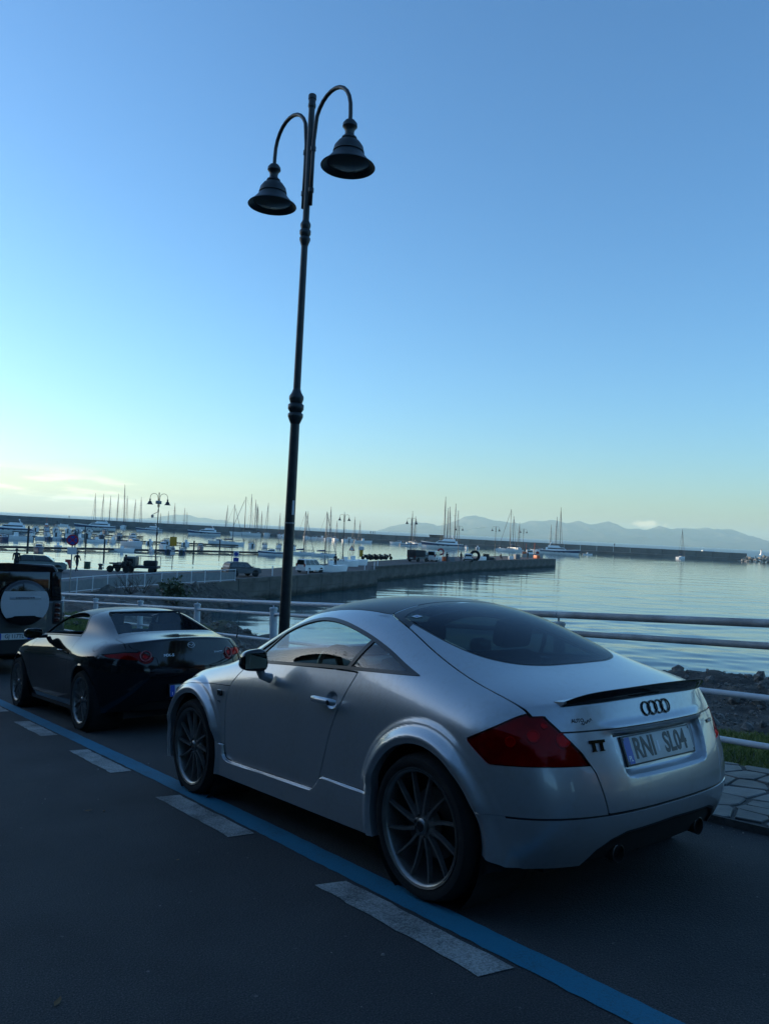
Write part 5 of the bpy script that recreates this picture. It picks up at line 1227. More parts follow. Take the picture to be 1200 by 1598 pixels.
patch = np.repeat(np.repeat(patch, 6, 0), 6, 1)[:Xg.shape[0], :Xg.shape[1]]
for ax in (0, 1):
    for _ in range(3): patch = (patch + np.roll(patch, 3, ax) + np.roll(patch, -3, ax)) / 3
Zg *= np.clip(.85 + .9 * patch, .35, 1.5) * np.interp(u, [-.6, -.25, 0, .2], [.55, .65, .95, 1.15])[None]
a_, b_ = Xg.shape; I = np.arange(a_ * b_).reshape(a_, b_)
o = mesh_np('harbour_water', np.stack([Xg.ravel(), Yg.ravel(), Zg.ravel()], 1), np.stack([I[:-1, :-1].ravel(), I[:-1, 1:].ravel(), I[1:, 1:].ravel(), I[1:, :-1].ravel()], 1), HARB, None, None, True); meta(o, kind='structure')
far = [(x, y + 4) for x, y in bw] + [(320, 412), (900, 380)]
R0 = 11500; arc_ = [(R0 * math.sin(a), R0 * math.cos(a)) for a in np.linspace(math.radians(118), math.radians(-80), 60)]
o = mesh_np('open_sea', [(x, y, 0) for x, y in [(-2000, 1040)] + far + [(2500, 300), (2500, -60)] + arc_], [tuple(range(3 + len(far) + 60))], OPEN, None, None, False); meta(o, kind='structure')
cc = [(11400 * math.cos(a), 11400 * math.sin(a), -.8) for a in np.linspace(0, 2 * PI, 97)[:-1]]
o = mesh_np('unseen_water_plate', cc, [tuple(range(96))], OPEN, None, None, False); meta(o, kind='structure')  # unseen plate added so low reflections meet water, not the bright horizon
# ---------------------------------------------------------------- breakwater
def strip(pts, prof, name, m, parent=None, sgn=1):
    """sweep a profile [(offset away from viewer, z)] along a plan line"""
    P = [Vector((x, y, 0)) for x, y in pts]; V = []; k = len(prof)
    for i, p in enumerate(P):
        d = (P[min(i + 1, len(P) - 1)] - P[max(0, i - 1)]).normalized(); n = Vector((-d.y, d.x, 0))
        V += [tuple(p + n * o_ + Vector((0, 0, z))) for o_, z in prof]
    F = [(i * k + j, (i + 1) * k + j, (i + 1) * k + j + 1, i * k + j + 1) for i in range(len(P) - 1) for j in range(k - 1)]
    F += [tuple(range(k))[::-1], tuple(range((len(P) - 1) * k, len(P) * k))]
    return mesh_np(name, V, F, m, parent, None, False)
br = thing('breakwater', 'long grey concrete breakwater wall across the harbour in front of the open sea', 'breakwater')
strip(bw, [(0, -2), (0, 1.3), (.01, 1.3), (6, 1.4), (6.0, 1.4)], 'quay_ledge', CONCD, br)
# the wall behind the ledge is cast in bays with open joints
P = [Vector((x, y, 0)) for x, y in bw]; tot = [0]
for a, b in zip(P[:-1], P[1:]): tot.append(tot[-1] + (b - a).length)
L = 0; bay = 9.; first = None
def along(L):
    for i in range(len(P) - 1):
        if L <= tot[i + 1] or i == len(P) - 2:
            d = (P[i + 1] - P[i]).normalized(); return P[i] + d * (L - tot[i]), math.atan2(d.y, d.x)
while L < tot[-1] - bay:
    p, a = along(L + bay / 2); pass
    if first is None: first = MB().box(-bay / 2 + .12, bay / 2 - .12, 6, 9, 1.2, 4.05).box(-bay / 2 + .05, bay / 2 - .05, 5.85, 9.2, 4.05, 4.25).build('wall_bay', CONCD, br); o = first
    else: o = inst(first, br)
    o.location = (p.x, p.y, rs.uniform(-.03, .03)); o.rotation_euler = (0, 0, a); L += bay
# ---------------------------------------------------------------- port quay and parking
q1 = [(-19.8, 40), (-19.5, 46), (-18.2, 52), (-13.2, 64), (-12.2, 66.3), (-4.2, 84.6), (-.5, 93.6), (-2.0, 95.5), (-1.0, 102), (13.8, 137.6), (41.5, 188), (43.2, 192.5), (31, 198), (13.9, 166), (-8, 104), (-12.5, 87.5), (-21.3, 72.3), (-28.5, 69.5), (-70, 66), (-120, 64), (-120, 20), (-30, 22)]
def slab(name, poly, z0, z1, m, top=None, kind='structure'):
    b = MB().prism(poly, z0, z1); o = b.build(name, m); meta(o, kind=kind); return o
slab('quay', q1, -2, 1.80, CONC)
ins = lambda poly, k: poly
o = mesh_np('quay_paving', [(x, y, 1.806) for x, y in [(-12.0, 67.4), (-3.9, 85.6), (-.9, 94.), (-1.7, 96), (-.5, 102.4), (14.1, 138.4), (41.6, 188.8), (42.4, 191.6), (31.2, 196.6), (14.3, 165.4), (-7.6, 103.6), (-12, 87), (-20, 72.4)]], [tuple(range(13))], BRICKP, None, None, False); meta(o, kind='structure')
o = mesh_np('parking_ground', [(x, y, 1.806) for x, y in [(-20.3, 72.1), (-28.5, 69.3), (-70, 65.8), (-119, 63.8), (-119, 22), (-30, 23), (-20.2, 40), (-20, 46), (-18.7, 52), (-13.8, 64), (-12.4, 66.8)]], [tuple(range(11))[::-1]], PARK, None, None, False); meta(o, kind='structure')
# coping blocks along the water side of the quay
cope = [(-12.2, 66.3), (-4.2, 84.6), (-.5, 93.6)]; cope2 = [(-1.0, 102), (13.8, 137.6), (41.5, 188)]
for ln in (cope, cope2):
    for a, b in zip(ln[:-1], ln[1:]):
        a, b = Vector((*a, 0)), Vector((*b, 0)); n = int((b - a).length / 2.4); d = (b - a) / n; g = MB().box(.02, (b - a).length / n - .02, -.08, .42, 1.62, 1.95)
        o0 = None
        for k in range(n):
            if o0 is None: o0 = g.build('coping_block', CONC, bpy.data.objects['quay']); o = o0
            else: o = inst(o0, bpy.data.objects['quay'])
            p = a + d * k; o.location = (p.x, p.y, rs.uniform(-.015, .015)); o.rotation_euler = (0, 0, math.atan2(d.y, d.x))
# cast wall blocks under the coping, with open joints between them
for ln in (cope, cope2):
    for a, b in zip(ln[:-1], ln[1:]):
        a, b = Vector((*a, 0)), Vector((*b, 0)); n = int((b - a).length / 4.6); l = (b - a).length / n; d = (b - a) / n; w0 = None
        for k in range(n):
            if w0 is None: w0 = MB().box(.03, l - .03, -.05, .3, .74, 1.60).box(.03, l - .03, -.07, .3, -1, .70).build('wall_block', CONC, bpy.data.objects['quay']); o = w0
            else: o = inst(w0, bpy.data.objects['quay'])
            p = a + d * k; o.location = (p.x, p.y, 0); o.rotation_euler = (0, 0, math.atan2(d.y, d.x))
# ---------------------------------------------------------------- mountains across the gulf
sil = [(590, 827), (605, 822), (618, 820), (635, 818), (656, 815), (683, 820), (700, 818), (717, 812), (725, 805), (733, 804), (740, 802.5), (752, 807), (766, 812), (788, 814), (803, 815), (818, 815), (836, 812.5), (848, 814), (860, 813), (881, 815.5), (901, 814.5), (918, 817.5), (935, 816), (950, 814), (960, 816), (977, 824), (993, 826), (1007, 826), (1030, 822), (1050, 824), (1068, 824), (1085, 827), (1100, 822), (1112, 827), (1122, 825.5), (1135, 826), (1152, 831), (1165, 838), (1178, 844), (1192, 852), (1204, 860)]
def range_(name, sil, D, depth, seed, m):
    xs = []; hs = []
    for px, py in sil:
        p = ray(px, py, D); xs.append(p.x); hs.append(p.z)
    X = np.arange(xs[0] - 60, xs[-1] + 60, 34.); H = np.interp(X, xs, hs, left=-20, right=-20); H = H + np.array([24 * fbm(x * .0055, seed, 0, 6) for x in X]) * (H > 15); rows = np.linspace(-1, 1, 33); V = []; 
    for v in rows:
        for x, h in zip(X, H):
            sp = 1 - abs(v) ** 1.1; n_ = fbm(x * .0022 + 3 * abs(v), v * 2.3 + seed, seed, 6); n2_ = abs(fbm(x * .004, v * 3.3, seed + 7, 5))
            V.append((x, D + v * depth + n_ * depth * .1 * (abs(v) > .01), max(-25, h * (sp + (min(0, n_) * .25 - n2_ * .55) * min(1, abs(v) * 5) * sp) - (25 if abs(v) > .98 else 0))))
    a, b = len(rows), len(X); I = np.arange(a * b).reshape(a, b); F = np.stack([I[:-1, :-1].ravel(), I[:-1, 1:].ravel(), I[1:, 1:].ravel(), I[1:, :-1].ravel()], 1)
    o = mesh_np(name, np.array(V), F, m, None, None, True); return meta(o, kind='structure')
MOUNT = noisy('mountain_slope', (.035, .05, .03), (.12, .11, .085), .003, .95, detail=9)
range_('mountains', sil, 9000, 1500, 2.2, MOUNT)
range_('distant_hills', [(250, 806), (275, 803), (300, 806), (330, 810), (360, 813)], 9600, 900, 5.1, MOUNT)
# ---------------------------------------------------------------- haze over the gulf
hz = bpy.data.materials.new('haze_air'); hz.use_nodes = True; hz.node_tree.nodes.clear()
ho = hz.node_tree.nodes.new('ShaderNodeOutputMaterial'); pv = hz.node_tree.nodes.new('ShaderNodeVolumePrincipled')
pv.inputs['Density'].default_value = HAZE; pv.inputs['Color'].default_value = (.66, .97, 1, 1); pv.inputs['Anisotropy'].default_value = .2
hz.node_tree.links.new(pv.outputs[0], ho.inputs['Volume'])
hb = MB().box(-12500, 12500, -6500, 12500, -8, 262).build('haze', hz); meta(hb, kind='stuff')
# ---------------------------------------------------------------- the town side behind the camera: rising ground, houses, trees
V = []; X = np.linspace(9.6, 420, 34); Sg = np.linspace(-260, 1100, 76)
for s in Sg:
    for t in X:
        b = RO[:2] + s * RXh + t * RYh; zr = RO[2] - .0988 * s + .00765 * t; zr = max(zr, 1.6) if s > 0 else min(zr, 9 + .02 * -s); k = smooth01(np.array((t - 26) / 130.)); h = (36 + 8 * math.sin(s * .02) + .02 * max(0, s)) * float(k)
        V.append((b[0], b[1], zr - .02 + h + 2.5 * fbm(b[0] * .02, b[1] * .02, 1., 4) * float(smooth01(np.array((t - 12) / 30.)))))
a, b = len(Sg), len(X); I = np.arange(a * b).reshape(a, b); F = np.stack([I[:-1, :-1].ravel(), I[1:, :-1].ravel(), I[1:, 1:].ravel(), I[:-1, 1:].ravel()], 1)
o = mesh_np('hillside', np.array(V), F, noisy('hill_scrub', (.02, .035, .012), (.07, .075, .04), .12, .95, detail=8), None, None, True); meta(o, kind='structure')
WINF = mat('house_window', (.02, .025, .03), .1); SHUT = mat('shutter_green', (.03, .07, .05), .6)
def house(s, t, w, d, h, lab):
    hs_ = thing('house', lab, 'house', mtx=RM(s, t, -.3)); b = MB().box(-w / 2, w / 2, 0, d, -2, h).build('wall', STUCCO, hs_)
    MB().prism([(-.5, h), (d + .5, h), (d / 2, h + d * .22)], -w / 2 - .4, w / 2 + .4, 'x').build('roof', ROOFT, hs_)
    w0 = MB().box(-.5, .5, -.04, .02, 0, 1.5).build('window', WINF, hs_); sh = MB().box(-1.02, -.52, -.09, -.041, 0, 1.5).box(.52, 1.02, -.09, -.041, 0, 1.5).build('shutter', SHUT, hs_); first = True
    for fl in range(int(h // 3)):
        for k in range(int(w // 3)):
            x = -w / 2 + 1.5 + k * 3; 
            for o in ((w0, sh) if first else (inst(w0, hs_), inst(sh, hs_))): o.location = (x, 0, 1 + fl * 3)
            first = False
    return hs_
for k, (s, t, w, d, h) in enumerate([(-17, 13, 10, 9, 8.5), (-5, 12.2, 11, 10, 9.5), (10, 13.5, 12, 9, 7.), (26, 13, 11, 9, 9.5), (44, 14, 13, 10, 9)]):
    house(s, t, w, d, h, ['ochre house with green shutters at the upper end of the street', 'ochre three storey house across the road from the silver coupe', 'low ochre house across the road from the black roadster', 'ochre house across the road from the off-road car', 'ochre house at the lower end of the street'][k])
def leafy_tree(name, lab, loc, h, cr_, n, leaf, seed, cat='tree', trunk_r=.14, group=None, low=.35, lm=None):
    r = random.Random(seed); t = thing(name, lab, cat, loc, group=group); tr = MB(); tips = []
    def grow(p, d, L, rad, lv):
        q = [p]; dd = d.copy()
        for k in range(3): dd = (dd + Vector((r.gauss(0, .16), r.gauss(0, .16), r.gauss(.04, .08)))).normalized(); q.append(q[-1] + dd * L / 3)
        tr.tube(q, [rad, rad * .85, rad * .72, rad * .6], 7 if lv < 2 else 4, lv == 0)
        if lv >= 1: tips.extend(q[1:])
        if lv < 3:
            for k in range(r.choice((3, 3, 4))):
                a = r.uniform(0, 2 * PI); e = r.uniform(.35, .95); nd_ = (dd * math.cos(e) + Vector((math.cos(a), math.sin(a), .15)) * math.sin(e)).normalized(); grow(q[-1] if k else q[2], nd_, L * r.uniform(.55, .78), rad * .55, lv + 1)
    grow(Vector((0, 0, -.1)), Vector((r.gauss(0, .05), r.gauss(0, .05), 1)).normalized(), h * low, trunk_r, 0)
    tr.build('trunk', BARK, t, auto=60); V = []; F = []; c = 0
    for _ in range(n):
        p = r.choice(tips) + Vector((r.gauss(0, cr_), r.gauss(0, cr_), r.gauss(0, cr_ * .8))); a = Vector((r.gauss(0, 1), r.gauss(0, 1), r.gauss(0, 1))).normalized(); b = a.cross(Vector((r.gauss(0, 1), r.gauss(0, 1), r.gauss(0, 1)))).normalized(); l = leaf * r.uniform(.6, 1.3); w = l * .33
        V += [p, p + a * l * .5 + b * w, p + a * l, p + a * l * .5 - b * w]; F += [(c, c + 1, c + 2), (c, c + 2, c + 3)]; c += 4
    o = mesh_np('crown', np.array([v[:] for v in V]), np.array(F), lm or LEAF, t, None, False); return t
for k, (s, t, w, d, h) in enumerate([(-46, -4, 12, 9, 9), (-47, -18, 11, 9, 8), (-45, -31, 12, 9, 9.5), (-44, 9, 10, 9, 8.5)]):  # unseen houses added to block the bright horizon from the cars' tails
    hs_ = house(0, 0, w, d, h, 'ochre house closing the upper end of the street, ' + ['seen straight on', 'second towards the sea', 'third towards the sea', 'at the inland corner'][k]); hs_.matrix_basis = RM(s, t, -.3, PI / 2)
for k, (s, t, hh, lab) in enumerate([(-15, -5.2, 11, 'tall street tree up the street on the sea side'), (-21, 5.2, 11.5, 'tall street tree up the street on the house side'), (-24, -2.5, 12, 'tallest tree closing the view up the street'), (-19, -11, 10, 'tall tree nearest the shore up the street'), (-30, 1, 12, 'tall tree behind the others up the street')]):
    leafy_tree('street_tree', lab, RP(s, t, -.1), hh, .75, 6500, .36, 40 + k, trunk_r=.24)
for k, (sx_, tx_, hh, w_) in enumerate([(-12, 8.4, 7, 'at the top of the street'), (-8, 8.6, 6.5, 'opposite the upper end of the pavement'), (-4.2, 8.2, 7, 'uphill of the silver coupe across the road'), (-.8, 8.6, 6.3, 'across the road behind the coupe tail'), (2.6, 8.2, 6.8, 'across the road beside the coupe door'), (6.2, 8.6, 6.4, 'across the road beside the roadster tail'), (10, 8.3, 7, 'across the road beside the roadster bonnet'), (14.5, 8.6, 6.4, 'across the road by the off-road car'), (19, 8.4, 6.8, 'at the lower end of the street')]):
    leafy_tree('street_tree', 'leafy street tree ' + w_, RP(sx_, tx_, -.1), hh, .36, 3000, .17, 3 + k)
# ---------------------------------------------------------------- street lamps
def street_lamp(lab, loc, rz, group=None, hi=True, hgt=7.37):
    t = thing('street_lamp', lab, 'lamp post', loc, rz, group); n = 24 if hi else 8
    P = [(.115, -.3), (.115, .05), (.105, .08), (.090, .12), (.068, .5), (.055, 3.48)]
    MB().lathe(P, n, 'z').build('pole', IRON, t, auto=50)
    def collar(z, r, rt_, k=1.): MB().lathe([(rt_, z - .22 * k), (r * .86, z - .18 * k), (r * 1.1, z - .13 * k), (r * 1.1, z - .10 * k), (r * .84, z - .08 * k), (r * 1.14, z - .04 * k), (r * 1.14, z + .01 * k), (r * .86, z + .03 * k), (r * 1.05, z + .08 * k), (r * 1.05, z + .11 * k), (r * .7, z + .16 * k), (rt_ * .7, z + .22 * k)], n, 'z').build('collar', IRON, t, auto=50)
    collar(3.60, .084, .055)
    MB().lathe([(.045, 3.7), (.040, 5.58)], n, 'z').build('pole_upper', IRON, t, auto=50); collar(5.70, .060, .042, .8)
    MB().lathe([(.040, 5.8), (.038, 7.24)], n, 'z').build('pole_top', IRON, t, auto=50)
    MB().lathe([(.041, 7.20), (.048, 7.215), (.048, 7.245), (.043, 7.25), (.043, 7.30), (.050, 7.305), (.050, 7.35), (.044, 7.362), (0, 7.37)], n, 'z').build('finial', IRON, t, auto=50)
    for s in (1, -1):
        pts = [(s * .075, 0, 6.0), (s * .075, 0, 6.5), (s * .078, 0, 6.78)]
        for a in np.linspace(.15, 1, 12): th = PI * (1 - a); pts.append((s * (.43 + .35 * math.cos(th) ), 0, 6.84 + .42 * math.sin(th) ** .85))
        pts += [(s * .78, 0, 6.78), (s * .78, 0, 6.74)]
        MB().tube(pts, .024, 12 if hi else 6).build('arm', IRON, t, smooth=True)
        for z in (6.18, 6.68): MB().tube([(s * .03, 0, z), (s * .075, 0, z)], .012, 6).lathe([(.034, -.025), (.034, .025)], 12, 'z', mt=Matrix.Translation((s * .075, 0, z))).build('bracket', IRON, t, auto=40)
        sh = [(.022, .52), (.055, .515), (.082, .48), (.085, .445), (.060, .415), (.052, .385), (.055, .345), (.085, .325), (.092, .305), (.085, .295), (.125, .27), (.165, .215), (.178, .165), (.180, .150), (.170, .146), (.20, .10), (.262, .03), (.305, .0), (.312, -.012), (.300, -.014), (.24, .03), (.16, .11)]
        ls = MB().lathe(sh, 36 if hi else 10, 'z', mt=Matrix.Translation((s * .78, 0, 6.245)), caps=False).build('lamp_shade', IRON, t, auto=40)
        MB().lathe([(.245, .032), (.20, .012), (.10, -.008), (0, -.012)], 36 if hi else 10, 'z', mt=Matrix.Translation((s * .78, 0, 6.245)), caps=False).build('lens', mat('lamp_lens', (.06, .07, .075), .25), t, auto=60)
    return t
rzl = math.atan2(RX[1], RX[0])
p = RP(5.42, -1.66, 0) + Vector((-.042, 0, 0))
L0 = street_lamp('tall near iron lamp post with two bell shades beside the silver coupe', p, rzl + .06)
pw = Matrix.Rotation(-rzl, 4, 'Z')
a = math.atan2(-p.y, -p.x) - rzl
st_ = MB(); rr_ = .0622
for (z0, z1, a0, a1) in ((2.30, 2.47, .25, .75),):
    V = [(math.cos(a + k) * rr_, math.sin(a + k) * rr_, z) for z in (z0, z1) for k in np.linspace(a0, a1, 6)]; F = [(i, i + 1, i + 7, i + 6) for i in range(5)]; st_.add(V, F)
st_.build('paper_notice', SIGNW, L0, smooth=True)
L0.scale = (1, 1, 1.012)
MB().lathe([(.0625, 2.19), (.0635, 2.195), (.0635, 2.205), (.0625, 2.21)], 24, 'z', caps=False).build('tape_band', GALV, L0)
# ---------------------------------------------------------------- port: railing, signs, small cars, people
Q = 1.806
def R2(x): return round(x, 3)
PANELM = noisy('railing_panel', (.13, .15, .165), (.17, .19, .20), 3, .5)
# white panel railing round the parking ground
rl = thing('white_railing', 'white panelled railing along the edge of the port parking ground', 'railing')
line = [(-20.8, 38), (-19.9, 45.5), (-18.35, 52), (-16.2, 57.2), (-14.1, 62), (-12.35, 65.6)]
for a, b in zip(line[:-1], line[1:]):
    a, b = Vector((*a, Q)), Vector((*b, Q)); L = (b - a).length; n = max(1, round(L / 1.75)); ang = math.atan2((b - a).y, (b - a).x)
    for k in range(n):
        p = a + (b - a) * k / n; l = L / n; mt = Matrix.Translation(p) @ Matrix.Rotation(ang, 4, 'Z')
        MB().box(-.03, .03, -.03, .03, 0, 1.02, mt=mt).build('post', WRAIL, rl)
        MB().box(.031, l - .031, -.02, .02, .95, 1.0, mt=mt).build('top_rail', WRAIL, rl); MB().box(.031, l - .031, -.015, .015, .10, .14, mt=mt).build('bottom_rail', WRAIL, rl)
        MB().box(.05, l - .05, -.006, .006, .16, .80, mt=mt).build('panel', PANELM, rl)
MB().box(-.03, .03, -.03, .03, 0, 1.02, mt=Matrix.Translation((*line[-1], Q))).build('post', WRAIL, rl)
def post_rail(x, y, lab, h=1.0):
    o = MB().lathe([(.05, 0), (.05, h - .03), (.03, h)], 10, 'z', mt=Matrix.Translation((0, 0, 0))).build('bollard', WRAIL, None, auto=40); o.location = (x, y, Q); meta(o, lab, 'bollard', 'white bollards along the quay edge'); return o
for (px, py, w_) in [(425, 899, 'white bollard on the quay edge between dark car and lamp post'), (481, 897, 'white bollard on the quay edge in front of the white van'), (526, 893, 'white bollard on the quay edge just right of the van'), (569, 890, 'white bollard on the quay edge left of the yellow kiosk steps'), (584, 889, 'second white bollard from the quay corner'), (589, 885, 'white bollard at the inner quay corner')]:
    p = at(px, py, Q); post_rail(p.x, p.y, w_)

def sign(px, py, h, lab, build, cat='road sign', z=Q, name='road_sign'):
    p = at(px, py, z); t = thing(name, lab, cat, (p.x, p.y, p.z)); MB().tube([(0, 0, 0), (0, 0, h)], .035, 8).build('pole', GALV, t); t.rotation_euler = (0, 0, math.atan2(-p.x, p.y) * -1 * -1); build(t, h); return t
def disc(t, r, z, m, name, y=-.05, th=.012, n=28): MB().lathe([(0, y), (r, y), (r, y + th), (0, y + th)], n, 'y', mt=Matrix.Translation((0, 0, z)), caps=False).build(name, m, t, auto=40)
def no_stop(t, h):
    disc(t, .31, h - .33, SIGNR, 'disc'); disc(t, .24, h - .33, SIGNB, 'disc_face', -.056)
    for a in (.785, -.785): MB().box(-.24, .24, -.060, -.057, -.028, .028, mt=Matrix.Translation((0, 0, h - .33)) @ Matrix.Rotation(a, 4, 'Y')).build('bar', SIGNR, t)
    MB().box(-.24, .24, -.05, -.04, h - 1.12, h - .72).build('plate', SIGNW, t)
sign(108.5, 934, 3.55, 'round red and blue no stopping sign on a thin pole', no_stop, z=2.1)
def clockp(t, h):
    MB().box(-.33, .33, -.10, .05, h - .95, h - .05, b=.04).build('yellow_panel', YELP, t, auto=40); disc(t, .22, h - 1.25, SIGNW, 'disc'); disc(t, .15, h - 1.25, GALV, 'disc_face', -.056); MB().box(-.22, .22, -.05, -.04, h - 1.85, h - 1.52).build('plate', SIGNW, t)
sign(268.5, 889, 3.3, 'yellow box sign above a round white sign by the parking ground', clockp)
def blank2(t, h):
    MB().box(-.27, .27, -.05, -.035, h - .62, h - .02).build('panel', SIGNW, t); MB().box(-.27, .27, -.05, -.035, h - 1.2, h - .68).build('panel', SIGNB, t); disc(t, .2, h - .32, SIGNB, 'disc', -.06, .008)
sign(367.5, 893, 2.15, 'white square sign panels on a pole beside the dark parked car', blank2)
def tri(t, h):
    MB().prism([(-.45, h - .8), (.45, h - .8), (0, h)], -.05, -.035, 'y').build('triangle', SIGNR, t); MB().prism([(-.30, h - .72), (.30, h - .72), (0, h - .18)], -.056, -.051, 'y').build('triangle_face', SIGNW, t)
sign(548, 879, 2.6, 'triangular warning sign on the quay beside the yellow kiosk', tri)
# yellow pillar with a white head
p = at(563.5, 869, Q); t = thing('yellow_pillar', 'yellow service pillar with a white cap on the quay', 'pillar', (p.x, p.y, Q)); MB().box(-.32, .32, -.3, .3, 0, 1.25, b=.03).build('body', YELP, t, auto=40); MB().box(-.46, .46, -.4, .4, 1.25, 1.85, b=.05).build('cap', SIGNW, t, auto=40)
# bins
for px, py, m_, w, h, lab in [(106.5, 887, REDP, .42, .75, 'red bin behind the no stopping sign'), (136.5, 888, GRNP, .45, .62, 'dark green bin standing on the quay near the walking person')]:
    p = at(px, py, Q); t = thing('litter_bin', lab, 'bin', (p.x, p.y, Q)); MB().box(-w / 2, w / 2, -w / 2, w / 2, 0, h, b=.04).build('body', m_, t, auto=40); MB().box(-w / 2 - .02, w / 2 + .02, -w / 2 - .02, w / 2 + .02, h, h + .06, b=.02).build('lid', m_, t, auto=40)
p = at(157, 889, Q); t = thing('mooring_post', 'small dark mooring post at the water edge by the green bin', 'bollard', (p.x, p.y, Q)); MB().lathe([(.2, 0), (.17, .1), (.13, .35), (.24, .44), (.2, .55), (0, .58)], 16).build('head', IRON, t, auto=40)
# street lamps of the port
lt = L0
lamps = [(242, 893.5, 'lamp post on the port parking ground beside the three-wheeled truck', .96), (534.5, 871, 'lamp post on the quay just right of the white van', 1.), (639.5, 875.5, 'lamp post on the quay beside the dark green truck', 1.), (714.5, 869, 'lamp post on the quay behind the white motor yacht', .93), (771.5, 871.5, 'lamp post on the quay left of the moored ketch', .97), (815, 870.5, 'lamp post nearest the end of the quay', .97)]
ps = None
for k, (px, py, lab, sc) in enumerate(lamps):
    p = at(px, py, Q); an = 0. - math.atan2(p.x, p.y) * .6
    if ps is None: ps = street_lamp(lab, p, an, 'double lamp posts along the quay', False)
    else: ps2 = copy_tree(ps); ps2.location = p; ps2.rotation_euler = (0, 0, an); ps2['label'] = lab; ps2.scale = (sc, sc, sc)
cam_ = MB().box(-.25, .25, -.3, .1, 6.3, 6.6, b=.03).build('camera_box', GALV, ps, auto=40); MB().lathe([(0, 5.0), (.12, 5.05), (.12, 5.25), (0, 5.3)], 12, 'z', mt=Matrix.Translation((-.5, 0, 0))).tube([(-.5, 0, 5.3), (0, 0, 5.6)], .03, 6).build('dome_camera', GALV, ps, auto=40)

